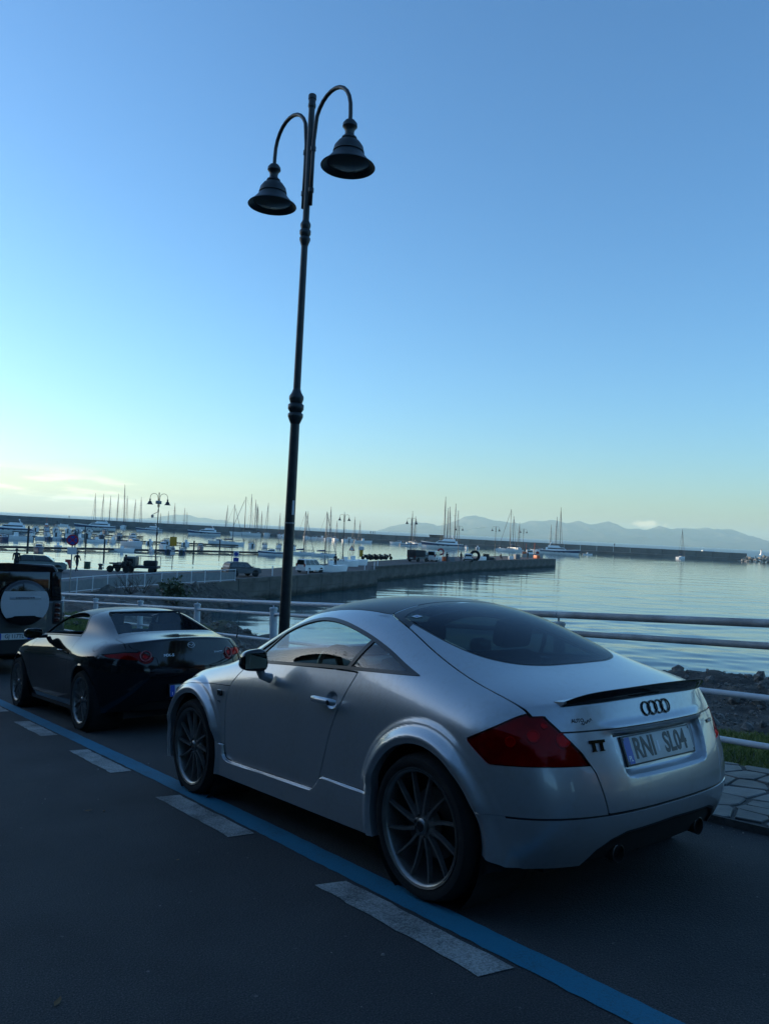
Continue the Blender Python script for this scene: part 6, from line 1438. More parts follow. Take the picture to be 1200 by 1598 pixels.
# ---- small cars
def small_car(name, lab, cat, px, py, rz, kind, pm, z=Q, wheelm=RUBBER, group=None, loc=None):
    p = loc or at(px, py, z); t = thing(name, lab, cat, (p.x, p.y, z), rz, group)
    K = dict(suv=(4.4, 1.86, [(-2.2, .35), (-2.22, .75), (-2.12, 1.02), (2.0, 1.0), (2.18, .82), (2.2, .38)], [(-2.12, 1.0), (-1.95, 1.52), (-1.6, 1.66), (.35, 1.64), (1.05, 1.02)], .35, (-1.35, 1.35)),
             van=(4.2, 1.72, [(-2.1, .30), (-2.12, .80), (-2.1, 1.05), (1.55, 1.05), (1.98, .88), (2.08, .35)], [(-2.1, 1.04), (-2.05, 1.75), (-1.85, 1.84), (.55, 1.80), (1.25, 1.06)], .31, (-1.3, 1.35)),
             hatch=(4.0, 1.70, [(-2.0, .30), (-2.02, .75), (-1.95, .95), (1.7, .92), (1.95, .75), (2.0, .32)], [(-1.95, .94), (-1.7, 1.35), (-1.3, 1.46), (.3, 1.44), (.95, .94)], .31, (-1.25, 1.25)),
             truck=(4.4, 1.75, [(-2.2, .45), (-2.2, .85), (.9, .85), (.95, 1.1), (2.1, 1.1), (2.15, .45)], [(.95, 1.08), (1.0, 1.85), (1.75, 1.85), (2.1, 1.1)], .34, (-1.3, 1.4)))[kind]
    L, W, lo, hi, rw, wx = K; hw = W / 2
    def taper(poly, y0, y1, z0, z1, name, m, sh=.0, inset=0):
        bm = bmesh.new(); f = lambda z: y0 + (y1 - y0) * max(0, min(1, (z - z0) / (z1 - z0)))
        a = [bm.verts.new((x, f(z) - inset, z)) for x, z in poly]; b = [bm.verts.new((x, -f(z) + inset, z)) for x, z in poly]; n = len(a)
        bm.faces.new(a); bm.faces.new(b[::-1]); [bm.faces.new((a[i], b[i], b[(i + 1) % n], a[(i + 1) % n])) for i in range(n)]
        bmesh.ops.recalc_face_normals(bm, faces=bm.faces); bmesh.ops.bevel(bm, geom=[e for e in bm.edges if e.calc_face_angle(0) > .3], offset=.06, segments=2, affect='EDGES')
        for fc in bm.faces: fc.smooth = fc.calc_area() < .25
        for e in bm.edges:
            if e.calc_face_angle(0) > .7 or any(f.calc_area() > .25 for f in e.link_faces): e.smooth = False
        me = bpy.data.meshes.new(name); bm.to_mesh(me); bm.free(); me.materials.append(m); o = bpy.data.objects.new(name, me); col.objects.link(o); o.parent = t
    taper(lo, hw + .03, hw - .13, .3, 1.1, 'body', pm); z1 = max(z for x, z in hi); z0 = min(z for x, z in hi)
    taper(hi, hw - .06, hw - .24, z0, z1, 'cabin', pm)
    # panes stand 1 cm proud of the cabin
    fy = lambda z: hw - .06 - .18 * (z - z0) / (z1 - z0)
    xa, xb = hi[0][0], hi[-1][0]; zt = z1 - .12; zb = z0 + .06
    def xat(z, side):
        pts = hi[:3] if side < 0 else hi[-2:][::-1] + []; 
        if side < 0: return np.interp(z, [q[1] for q in hi[:3]], [q[0] for q in hi[:3]])
        return np.interp(z, [hi[-1][1], hi[-2][1]], [hi[-1][0], hi[-2][0]])
    n = 3 if kind in ('suv', 'van') else (2 if kind == 'hatch' else 1); a0, a1 = xat(zt, -1) + .12, xat(zt, 1) - .1; b0, b1 = xat(zb, -1) + .16, xat(zb, 1) - .12
    for s in (1, -1):
        for k in range(n):
            e = .04; u0, u1 = k / n, (k + 1) / n
            V = [(b0 + (b1 - b0) * u0 + e, s * (fy(zb) + .012), zb), (b0 + (b1 - b0) * u1 - e, s * (fy(zb) + .012), zb), (a0 + (a1 - a0) * u1 - e, s * (fy(zt) + .012), zt), (a0 + (a1 - a0) * u0 + e, s * (fy(zt) + .012), zt)]
            mesh_np('side_window', V, [(0, 1, 2, 3)], GLOSSB, t, None, False)
    for sd, nm in ((-1, 'rear_window'), (1, 'windscreen')):
        if kind == 'truck' and sd < 0: V = [(xat(zb, -1) - .012, -.6, zb), (xat(zb, -1) - .012, .6, zb), (xat(zt, -1) - .012, .55, zt), (xat(zt, -1) - .012, -.55, zt)]
        else: V = [(xat(zb, sd) + sd * .02, -fy(zb) + .14, zb), (xat(zb, sd) + sd * .02, fy(zb) - .14, zb), (xat(zt, sd) + sd * .02, fy(zt) - .12, zt), (xat(zt, sd) + sd * .02, -fy(zt) + .12, zt)]
        mesh_np(nm, V, [(0, 1, 2, 3)], GLOSSB, t, None, False)
    for s in (1, -1):
        MB().box(lo[1][0] - .015, lo[1][0] + .05, s * (hw - .18) - .11, s * (hw - .18) + .11, .78 if kind != 'van' else .85, .95 if kind != 'van' else 1.25, b=.01).build('tail_lamp', LAMPR, t, auto=40)
        MB().box(lo[-2][0] - .12, lo[-2][0] + .015, s * (hw - .22) - .14, s * (hw - .22) + .14, lo[-2][1] - .16, lo[-2][1] - .02, b=.01).build('headlight', STEEL, t, auto=40)
        MB().box(xat(zb, 1) - .2, xat(zb, 1) - .08, s * (hw + .10) - .08, s * (hw + .10) + .08, zb, zb + .14, b=.02).build('mirror', TRIM, t, auto=40)
    MB().box(lo[1][0] - .02, lo[1][0], -.26, .26, .55, .67).build('number_plate', PLATE, t); MB().box(lo[0][0] - .03, lo[0][0] + .2, -hw + .02, hw - .02, .32, .52, b=.04).build('rear_bumper', TRIM if kind != 'van' else pm, t, auto=40)
    if kind == 'truck': MB().box(-2.2, .85, -hw, hw, .85, 1.95, b=.04).build('canvas_top', CANVG if pm is not DBLUEP else CLOTHD, t, auto=40)
    for x in wx:
        for s in (1, -1):
            w = empty('wheel', t, (x, s * (hw - .11), rw)); MB().lathe([(rw * .62, .10), (rw * .95, .10), (rw, .06), (rw, -.10), (rw * .6, -.10)], 24, 'y', mt=Matrix.Scale(s, 4, (0, 1, 0)), caps=False).build('tyre', RUBBER, w, auto=40)
            MB().lathe([(0, .085), (rw * .2, .09), (rw * .62, .07)], 16, 'y', mt=Matrix.Scale(s, 4, (0, 1, 0)), caps=False).build('rim', STEEL, w, auto=40); MB().lathe([(0, .104), (rw + .07, .104)], 24, 'y', mt=Matrix.Translation((0, 0, .02)) @ Matrix.Scale(s, 4, (0, 1, 0)), caps=False).build('wheel_well', VOID, w)
    return t
small_car('parked_car', 'dark estate-like off-road car parked on the quay beside the white railing end', 'car', 377, 899, .72, 'suv', DBLUEP).scale = (.8, .8, .8)
small_car('parked_van', 'small white van parked on the quay edge right of the near lamp post', 'van', 484, 893.5, 1.0, 'van', WHITEP).scale = (.8, .8, .8)
small_car('parked_truck', 'dark green covered truck on the quay beside a lamp post', 'truck', 652, 876.5, 1.0, 'truck', DBLUEP)
small_car('parked_car', 'small white and blue car on the quay right of the covered truck', 'car', 677, 876, 1.25, 'van', WHITEP)
small_car('parked_car', 'white hatchback on the quay beside a big round fender tyre', 'car', 730, 876, 1.5, 'hatch', WHITEP)
small_car('parked_car', 'dark car half hidden behind the off-road car at the left edge', 'car', 88, 893, .3, 'hatch', mat('teal_paint', (.02, .05, .045), .3, 0, 1.), loc=at(66, 893, Q))
# three-wheeled truck with a light frame canopy
p = at(220, 893.5, Q); t = thing('three_wheeler', 'three-wheeled light truck with an open canopy frame by the quay lamp', 'truck', (p.x, p.y, Q), .02)
MB().box(-1.45, -.35, -.62, .62, .35, 1.42, b=.12).build('cab', noisy('teal_grey_paint', (.03, .05, .05), (.06, .08, .08), 3, .4), t, auto=40); MB().box(-1.1, -.55, -.64, -.625, .85, 1.25).build('side_window', GLOSSB, t); MB().box(-.30, 1.6, -.68, .68, .42, .66, b=.02).build('load_bed', DBLUEP, t, auto=40)
fr = MB()
for x in (-.28, 1.57):
    for y in (-.65, .65): fr.tube([(x, y, .66), (x, y, 1.5)], .025, 6)
for y in (-.65, .65): fr.tube([(-.28, y, 1.5), (1.57, y, 1.5)], .025, 6)
for x in (-.28, .65, 1.57): fr.tube([(x, -.65, 1.5), (x, .65, 1.5)], .025, 6)
fr.build('canopy_frame', GALV, t, auto=60); MB().box(.3, 1.4, -.5, .5, .66, 1.12, b=.12).build('load', CLOTHD, t, auto=60)
for x, y in ((-1.15, 0), (1.05, .55), (1.05, -.55)):
    w = empty('wheel', t, (x, y, .26)); MB().lathe([(.12, .07), (.24, .07), (.26, .03), (.26, -.03), (.24, -.07), (.12, -.07)], 18, 'y').build('tyre', RUBBER, w, auto=40)

# ---- people: one skinned body each
def person(lab, loc, rz, pose='stand', top=CLOTHD, legs=CLOTHD, h=1.72, group=None, scale=None):
    J = {'pel': (0, 0, .93), 'ches': (0, 0, 1.30), 'neck': (0, 0, 1.47), 'head': (0, .0, 1.58), 'crown': (0, 0, 1.68),
         'shL': (.18, 0, 1.40), 'elL': (.22, .02, 1.13), 'haL': (.23, -.06, .88), 'shR': (-.18, 0, 1.40), 'elR': (-.22, .02, 1.13), 'haR': (-.23, -.06, .88),
         'hipL': (.09, 0, .88), 'knL': (.10, 0, .48), 'anL': (.10, .02, .09), 'toL': (.11, -.15, .04), 'hipR': (-.09, 0, .88), 'knR': (-.10, 0, .48), 'anR': (-.10, .02, .09), 'toR': (-.11, -.15, .04)}
    if pose == 'walk':
        J.update(knL=(.10, -.14, .49), anL=(.10, -.20, .10), toL=(.11, -.36, .06), knR=(-.10, .08, .50), anR=(-.10, .34, .16), toR=(-.10, .24, .03), elL=(.24, .10, 1.15), haL=(.24, .04, .92), elR=(-.24, -.06, 1.14), haR=(-.24, -.22, .95))
    if pose == 'ride':
        J.update(pel=(0, .05, .82), ches=(0, -.05, 1.18), neck=(0, -.09, 1.34), head=(0, -.13, 1.45), crown=(0, -.13, 1.56), shL=(.18, -.05, 1.28), shR=(-.18, -.05, 1.28), elL=(.26, -.26, 1.10), elR=(-.26, -.26, 1.10), haL=(.28, -.48, 1.04), haR=(-.28, -.48, 1.04),
                 hipL=(.10, .03, .80), hipR=(-.10, .03, .80), knL=(.20, -.34, .66), knR=(-.20, -.34, .66), anL=(.20, -.16, .30), anR=(-.20, -.16, .30), toL=(.21, -.32, .26), toR=(-.21, -.32, .26))
    if pose == 'sit':
        J = {k: (x, y, z - .42) for k, (x, y, z) in J.items()}; J.update(knL=(.12, -.42, .52), knR=(-.12, -.42, .52), anL=(.12, -.44, .10), anR=(-.12, -.44, .10), toL=(.12, -.60, .05), toR=(-.12, -.60, .05), haL=(.12, -.30, .62), haR=(-.12, -.30, .62))
    Rr = dict(pel=.13, ches=.145, neck=.055, head=.088, crown=.07, shL=.065, shR=.065, elL=.045, elR=.045, haL=.038, haR=.038, hipL=.09, hipR=.09, knL=.062, knR=.062, anL=.045, anR=.045, toL=.04, toR=.04)
    E = [('pel', 'ches'), ('ches', 'neck'), ('neck', 'head'), ('head', 'crown'), ('ches', 'shL'), ('shL', 'elL'), ('elL', 'haL'), ('ches', 'shR'), ('shR', 'elR'), ('elR', 'haR'), ('pel', 'hipL'), ('hipL', 'knL'), ('knL', 'anL'), ('anL', 'toL'), ('pel', 'hipR'), ('hipR', 'knR'), ('knR', 'anR'), ('anR', 'toR')]
    names = list(J); me = bpy.data.meshes.new('body'); me.from_pydata([J[n] for n in names], [(names.index(a), names.index(b)) for a, b in E], [])
    o = bpy.data.objects.new('tmp', me); col.objects.link(o); o.modifiers.new('k', 'SKIN'); sk = me.skin_vertices[0].data if me.skin_vertices else None
    if not me.skin_vertices: pass
    for i, n in enumerate(names): me.skin_vertices[0].data[i].radius = (Rr[n], Rr[n] * (.8 if n in ('pel', 'ches') else 1)); me.skin_vertices[0].data[i].use_root = n == 'pel'
    sb = o.modifiers.new('s', 'SUBSURF'); sb.levels = 1
    dg = bpy.context.evaluated_depsgraph_get(); m2 = bpy.data.meshes.new_from_object(o.evaluated_get(dg)); bpy.data.objects.remove(o)
    m2.materials.clear(); [m2.materials.append(m) for m in (top, legs, SKIN, TRIM)]; zn = J['neck'][2]; zp = J['pel'][2]
    for f in m2.polygons:
        c = f.center; f.use_smooth = True; f.material_index = 2 if c.z > zn + .02 or min((c - Vector(J[k])).length for k in ('haL', 'haR')) < .06 else (0 if c.z > zp - .02 and (pose != 'ride' or c.y > -.3 or c.z > .9) else (3 if min((c - Vector(J[k])).length for k in ('toL', 'toR')) < .13 else 1))
    t = thing('person', lab, 'person', loc, rz, group); b = bpy.data.objects.new('body', m2); col.objects.link(b); b.parent = t
    hd = Vector(J['head']); H = MB().lathe([(.094, -.02), (.102, .03), (.098, .08), (.07, .13), (0, .145)], 14, 'z', mt=Matrix.Translation(hd + Vector((0, .012, .01)))); H.build('hair' if pose != 'ride' else 'helmet', HAIR, t, smooth=True)
    if scale: t.scale = (scale,) * 3
    return t
p = at(120, 892, Q); JEANS = noisy('denim', (.012, .018, .04), (.03, .04, .07), 12, .85); person('person in dark clothes walking on the quay beside the no stopping sign', p, 2.9, 'walk', legs=JEANS)
p = at(25, 893, Q); person('person in a dark coat seen above the off-road car roof', at(25, 893, Q), .4, 'stand', scale=1.12)
def motorbike(lab, loc, rz):
    t = thing('motorbike', lab, 'motorbike', loc, rz)
    for y in (-.70, .66): w = empty('wheel', t, (0, y, .31)); MB().lathe([(.2, -.05), (.29, -.05), (.31, 0), (.29, .05), (.2, .05)], 20, 'x').build('tyre', RUBBER, w, auto=40); MB().lathe([(0, -.02), (.21, -.02), (.21, .02), (0, .02)], 14, 'x', caps=False).build('rim', STEEL, w, auto=40)
    MB().box(-.14, .14, -.25, .45, .35, .78, b=.06).build('frame_body', GLOSSB, t, auto=40); MB().box(-.13, .13, -.05, .75, .74, .88, b=.05).build('saddle', TRIM, t, auto=40); MB().box(-.15, .15, -.62, -.35, .55, 1.02, b=.06).build('front_fairing', TRIM, t, auto=40)
    MB().tube([(-.32, -.40, 1.04), (-.1, -.46, 1.02), (.1, -.46, 1.02), (.32, -.40, 1.04)], .018, 6).tube([(0, -.46, 1.02), (0, -.70, .31)], .03, 6).build('handlebar', TRIM, t, auto=40); MB().lathe([(0, 0), (.08, .02), (.08, .08)], 12, 'y', mt=Matrix.Translation((0, -.72, .88)), caps=False).build('headlight', STEEL, t)
for px, py, rz, labb, labp in [(194, 893, 1.3, 'motorbike with its rider next to the three-wheeled truck', 'rider in dark clothes on the motorbike beside the three-wheeled truck'), (184, 893.5, 1.7, 'dark motorbike left of the ridden one by the three-wheeled truck', None)]:
    p = at(px, py, Q); motorbike(labb, p, rz)
    if labp: person(labp, p, rz, 'ride')
# walkers on the breakwater crest
for k, (px, lab) in enumerate([(578.5, 'left of three people walking on the breakwater'), (582.5, 'middle of three people walking on the breakwater'), (585.5, 'right of three people walking on the breakwater'), (932, 'single person standing on the breakwater behind the small moored boat'), (61, 'person standing on the breakwater at the left')]):
    q = ray(px, 830, 470); X_ = q.x; yy = np.interp(X_, [x for x, y in bw], [y for x, y in bw]) + 7.4; person(lab, (X_, yy, 4.25), k * .8, 'stand', scale=1.15)
# people on the quay end
for px, py, lab, c in [(823, 872, 'person in dark clothes near the end of the quay', CLOTHD), (697, 876.5, 'person standing among the boat gear left of the white hatchback', CLOTHD), (719, 876, 'person in dark clothes just left of the white hatchback', CLOTHD), (523, 886, 'person bending by the covered dinghy beyond the van', CLOTHD)]:
    person(lab, at(px, py, Q), .6, 'stand', c)
person('person sitting on the quay edge beneath a lamp', at(781, 873.2, Q), 2.4, 'sit')
# gear on the quay
def tag1(o, lab, cat, group=None, loc=None, rz=0): 
    if loc is not None: o.location = loc; o.rotation_euler = (0, 0, rz)
    return meta(o, lab, cat, group)
p = at(740.5, 876, Q); o = MB().lathe([(.9, -.28), (1.02, -.22), (1.05, 0), (1.02, .22), (.9, .28), (.62, .22), (.55, 0), (.62, -.22), (.9, -.28)], 28, 'y', caps=False, mt=Matrix.Translation((0, 0, 1.05))).build('fender_tyre', RUBBER, smooth=True); tag1(o, 'big black tyre standing upright on the quay', 'tyre', loc=p, rz=.3)
o = MB().lathe([(.55, -.12), (.65, 0), (.55, .12), (.4, .08), (.36, 0), (.4, -.08), (.55, -.12)], 24, 'y', caps=False, mt=Matrix.Translation((0, 0, 1.6))).build('lifebuoy', REDP, smooth=True); tag1(o, 'red lifebuoy hung over the boat gear on the quay', 'lifebuoy', loc=at(687, 875, Q))
def boxy(name, lab, cat, px, py, w, d, h, m, rz=0., b=.05, group=None): o = MB().box(-w / 2, w / 2, -d / 2, d / 2, 0, h, b=b).build(name, m, auto=40); return tag1(o, lab, cat, group, at(px, py, Q), rz)
for k, (px, py, w, d, h, m, lab) in enumerate([(684, 876, 1.1, .8, .7, HULLW, 'white crate of gear below the red lifebuoy'), (693, 875.5, .7, .7, .8, ORANGE, 'orange tub in the gear left of the white hatchback'), (703, 876, 1.2, .9, .8, CANVG, 'grey covered crate left of the white hatchback'), (752, 875, 1.6, 1.0, .8, HULLW, 'white box right of the big tyre'), (768, 874, 1.8, 1, .6, HULLD, 'dark net pile between two quay lamps'), (797, 873, 1.5, 1.0, .7, HULLW, 'white crate near the end of the quay'), (806, 872.5, 1.4, 1.1, 1.1, CANVG, 'grey bundle near the end of the quay'), (837, 871.5, 1.3, 1.0, .8, ORANGE, 'orange crate stack near the end of the quay'), (758, 874.6, 1., .8, 1.3, CLOTHD, 'dark upright bundle right of the big tyre')]): boxy('gear_crate', lab, 'crate', px, py, w, d, h, m, k * .3)
# ---------------------------------------------------------------- boats
def hull(L, B, H, bow=.35, stern=.85, sheer=.25, n=11, m=5):
    """half-rounded hull along +x (bow), waterline at z=0"""
    V = []; F = []
    for i in range(n):
        u = i / (n - 1); x = -L / 2 + L * u; w = B / 2 * (stern + (1 - stern) * min(1, u / .35)) * (1 - max(0, (u - .5) / .5) ** 2.2 * .985); zt = H * (1 + sheer * (max(0, u - .3) / .7) ** 2)
        rake = max(0, (u - .7) / .3) ** 2 * L * .055
        for s in (1, -1):
            for j in range(m):
                v = j / (m - 1); ww = w * (.62 + .38 * v ** .6); V.append((x + rake * v, s * ww, -.35 + (zt + .35) * v))
    for i in range(n - 1):
        for s in range(2):
            for j in range(m - 1): a = i * 2 * m + s * m + j; b = a + 2 * m; F.append((a, b, b + 1, a + 1))
        a = i * 2 * m; b = a + 2 * m; F.append((a + m - 1, b + m - 1, b + 2 * m - 1, a + 2 * m - 1))
    F.append(tuple([j for j in range(m)] + [m + j for j in range(m - 1, -1, -1)]))
    return V, F
def hull_parts(t, L, B, H, m, stripe=None, **k):
    V, F = hull(L, B, H, **k); mesh_np('hull', V, F, m, t, None, False)
    if stripe: V, F = hull(L * 1.002, B * 1.012, H * .86, **k); V = [(x, y, max(z, H * .55)) for x, y, z in V]; b = MB(); b.add(V, F); b.build('hull_stripe', stripe, t)
def cab(t, x0, x1, w, z0, z1, fr, bk, m=None, wm=None, name='cabin', tap=.82, win=True):
    """cabin block with raked front (fr) and back (bk); windows are darker bands set proud"""
    wt = w * tap; V = [(x0, -w, z0), (x0, w, z0), (x1, w, z0), (x1, -w, z0), (x0 + bk, -wt, z1), (x0 + bk, wt, z1), (x1 - fr, wt, z1), (x1 - fr, -wt, z1)]
    MB().add(V, [(0, 3, 2, 1), (4, 5, 6, 7), (0, 1, 5, 4), (1, 2, 6, 5), (2, 3, 7, 6), (3, 0, 4, 7)]).build(name, m or HULLW, t)
    if win:
        a, b = .42, .84; zz = lambda q: z0 + (z1 - z0) * q; wy = lambda q: w + (wt - w) * q + .012
        for s in (1, -1):
            xs0 = [x0 + bk * q + (x1 - x0) * .10 for q in (a, b)]; xs1 = [x1 - fr * q - (x1 - x0) * .04 for q in (a, b)]
            mesh_np('side_window', [(xs0[0], s * wy(a), zz(a)), (xs1[0], s * wy(a), zz(a)), (xs1[1], s * wy(b), zz(b)), (xs0[1], s * wy(b), zz(b))], [(0, 1, 2, 3)], BWIN, t, None, False)
        e = .012; mesh_np('windscreen', [(x1 - fr * a + e, -wy(a) * .9, zz(a)), (x1 - fr * a + e, wy(a) * .9, zz(a)), (x1 - fr * b + e, wy(b) * .9, zz(b)), (x1 - fr * b + e, -wy(b) * .9, zz(b))], [(0, 1, 2, 3)], BWIN, t, None, False)
def rail(t, L, B, H, r=.03, a=.0, b=.48):
    q = MB(); pts = []
    for s in (1, -1):
        P = []
        for u in np.linspace(.45, .97, 7): w = B / 2 * (1 - max(0, (u - .5) / .5) ** 2.2 * .985) * .94; x = -L / 2 + L * u + max(0, (u - .7) / .3) ** 2 * L * .055; zt = H * (1 + .25 * (max(0, u - .3) / .7) ** 2); P.append((x, s * w, zt + .6)); q.tube([(x, s * w, zt), (x, s * w, zt + .6)], r, 4)
        q.tube(P, r, 4)
    q.build('bow_rail', MASTM, t)
def boat(px, py, L, kind, rz, lab, hm=None, cat=None, can=None, mast=None, lean=0., z=0., group=None, stripe=None, B=None, extra=None, loc=None):
    p = loc or at(px, py, z); az = math.atan2(p.x, p.y)     # rz: 0 = bow to the right of the photo, turned about the line of sight
    nm = {'yacht': 'motor_yacht', 'cruiser': 'motor_boat', 'sail': 'sailing_boat', 'open': 'small_boat', 'fish': 'fishing_boat'}[kind]
    t = thing(nm, lab, cat or {'yacht': 'yacht', 'cruiser': 'boat', 'sail': 'sailboat', 'open': 'boat', 'fish': 'boat'}[kind], (p.x, p.y, p.z), rz - az, group); hm = hm or HULLW
    B = B or L * (.30 if kind != 'sail' else .29)
    if kind == 'yacht':
        H = L * .105; hull_parts(t, L, B, H, hm, stripe or HULLB, sheer=.45); cab(t, -L * .36, L * .22, B * .38, H * .98, H * .98 + L * .075, L * .11, L * .01)
        cab(t, -L * .30, L * .04, B * .32, H * .98 + L * .075, H * .98 + L * .125, L * .06, L * .01, name='flybridge', win=False)
        MB().tube([(-L * .26, -B * .30, H + L * .12), (-L * .22, -B * .26, H + L * .19), (-L * .22, B * .26, H + L * .19), (-L * .26, B * .30, H + L * .12)], L * .010, 6).build('radar_arch', HULLW, t); MB().lathe([(0, 0), (.28, .05), (.28, .22), (0, .3)], 12, 'z', mt=Matrix.Translation((-L * .22, 0, H + L * .195))).build('radar', HULLW, t, smooth=True)
        q = [MB().box(x - L * .022, x + L * .022, s * B * .497, s * B * .503, H * .52, H * .68).build('porthole', BWIN, t) for x in (-L * .12, 0, L * .12) for s in (1, -1)]; rail(t, L, B, H * 1.15)
    elif kind == 'cruiser':
        H = L * .115; hull_parts(t, L, B, H, hm, stripe, sheer=.35); cab(t, -L * .12, L * .30, B * .34, H * .95, H + L * .10, L * .20, .0)
        V = MB().box(-L * .30, -L * .10, -B * .34, B * .34, H + L * .135, H + L * .15, b=.02); V.tube([(-L * .29, -B * .33, H), (-L * .26, -B * .33, H + L * .14)], .03, 5).tube([(-L * .29, B * .33, H), (-L * .26, B * .33, H + L * .14)], .03, 5)
        V.build('canopy', can or CANVG, t); MB().box(-L * .46, -L * .14, -B * .36, B * .36, H * .9, H * 1.08, b=.03).build('cockpit', DECKT, t); rail(t, L, B, H * 1.1); MB().box(-L * .52, -L * .47, -.25, .25, -.1, H * 1.2, b=.05).build('outboard', TRIM, t)
    elif kind == 'sail':
        H = L * .095; hull_parts(t, L, B, H, hm, stripe, sheer=.30, stern=.7); cab(t, -L * .15, L * .22, B * .26, H * .98, H + L * .042, L * .10, .0)
        MB().box(-L * .42, -L * .16, -B * .28, B * .28, H * .9, H * 1.1, b=.03).build('cockpit', DECKT, t); mh = mast or L * 1.28; mr = max(.10, L * .0125)
        m_ = MB().tube([(L * .06, 0, H), (L * .06 - lean * mh * .0, lean * mh, mh)], [mr, mr * .75], 8).build('mast', MASTM, t, smooth=True)
        for q in (.45, .72): MB().box(L * .06 - .04, L * .06 + .04, -B * .24 + lean * mh * q, B * .24 + lean * mh * q, mh * q, mh * q + .06).build('spreader', MASTM, t)
        MB().tube([(L * .05, 0, H + L * .11), (-L * .30, 0, H + L * .10)], mr * .75, 6).build('boom', MASTM, t); MB().tube([(L * .045, 0, H + L * .135), (-L * .12, 0, H + L * .13), (-L * .29, 0, H + L * .12)], [mr * 2.2, mr * 1.8, mr * 1.1], 8).build('sail_cover', can or CANVB, t, smooth=True)
        g = MB(); top_ = (L * .06, lean * mh, mh * .985); sr = .022 if p.y < 250 else .03
        for e in ((L * .50, 0, H * 1.25), (-L * .48, 0, H), (L * .04, B * .45, H), (L * .04, -B * .45, H)): g.tube([top_, e], sr, 4)
        g.build('stays', MASTM, t); g = MB().tube([(L * .495, 0, H * 1.4), (L * .10, lean * mh * .9, mh * .9)], mr * .7, 6).build('furled_sail', CANVG, t); rail(t, L, B, H)
    elif kind == 'open':
        H = L * .11; hull_parts(t, L, B, H, hm, stripe, sheer=.3); MB().box(-L * .35, L * .22, -B * .30, B * .30, H * .88, H * 1.04, b=.02).build('cockpit', DECKT if can is None else can, t)
        MB().box(-L * .06, L * .08, -B * .16, B * .16, H, H + L * .13, b=.04).build('console', HULLW, t); MB().box(-L * .53, -L * .47, -.2, .2, -.1, H * 1.3, b=.05).build('outboard', TRIM, t)
        MB().tube([(-L * .1, -B * .25, H), (-L * .14, -B * .25, H + L * .26), (-L * .14, B * .25, H + L * .26), (-L * .1, B * .25, H)], .03, 5).build('roll_bar', MASTM, t)
    elif kind == 'fish':
        H = L * .13; hull_parts(t, L, B, H, hm, stripe, sheer=.5); cab(t, -L * .28, L * .02, B * .28, H, H + L * .20, L * .02, 0., m=HULLW); MB().tube([(L * .1, 0, H), (L * .1, 0, H + L * .55)], .09, 6).tube([(L * .1, 0, H + L * .5), (L * .4, 0, H + L * .25)], .05, 5).build('derrick', ORANGE, t); MB().tube([(-L * .3, 0, H + L * .2), (-L * .3, 0, H + L * .5)], .06, 5).build('mast', ORANGE, t)
        MB().box(-L * .46, -L * .30, -B * .3, B * .3, H, H + L * .10, b=.05).build('net_pile', ORANGE, t); MB().lathe([(.5, -.15), (.6, 0), (.5, .15), (0, .15)], 14, 'y', mt=Matrix.Translation((L * .25, 0, H + .5)), caps=False).build('net_drum', REDP, t)
    return t
# pontoons
for k, (a, b, lab) in enumerate([((-12, 852.5), (408, 862), 'nearest floating pontoon, crossing in front of the moored motor boats'), ((30, 836.6), (372, 851), 'second floating pontoon from the quay'), ((20, 829.4), (224, 837.5), 'third floating pontoon from the quay'), ((25, 824.5), (178, 829.6), 'farthest floating pontoon near the breakwater')]):
    A_, B_ = at(*a, .4), at(*b, .4); d = B_ - A_; L = d.length; n = int(L / 8); t = thing('pontoon', lab, 'pontoon', A_, math.atan2(d.y, d.x)); s0 = None
    for i in range(n):
        if s0 is None: s0 = MB().box(.06, L / n - .06, -1.0, 1.0, -.25, .12, b=.03).build('deck_section', PONT, t, auto=40); f0 = MB().box(.8, 2.2, -1.1, 1.1, -.75, -.35).box(L / n - 2.2, L / n - .8, -1.1, 1.1, -.75, -.35).build('float', HULLD, t)
        else: o = inst(s0, t); o.location = (i * L / n, 0, rs.uniform(-.02, .02)); o = inst(f0, t); o.location = (i * L / n, 0, 0)
for px, py, h, z in [(163, 863, 2.6, 0), (134.5, 852, 2.9, 0), (302.5, 863, 2.6, 0), (118, 846, 3, 0), (343, 858, 2.4, 0), (89, 829, 4, 0), (133, 838, 3.5, 0), (43, 867, 4.6, 0), (44, 845, 2.2, 0)]:
    p = at(px, py, 0); o = MB().lathe([(.16, -1), (.16, h - .1), (.10, h)], 10).build('mooring_pile', PONT, auto=40); meta(o, 'dark mooring pile standing in the harbour beside the pontoons', 'pile', 'mooring piles beside the pontoons'); o.location = p
PI2 = PI / 2
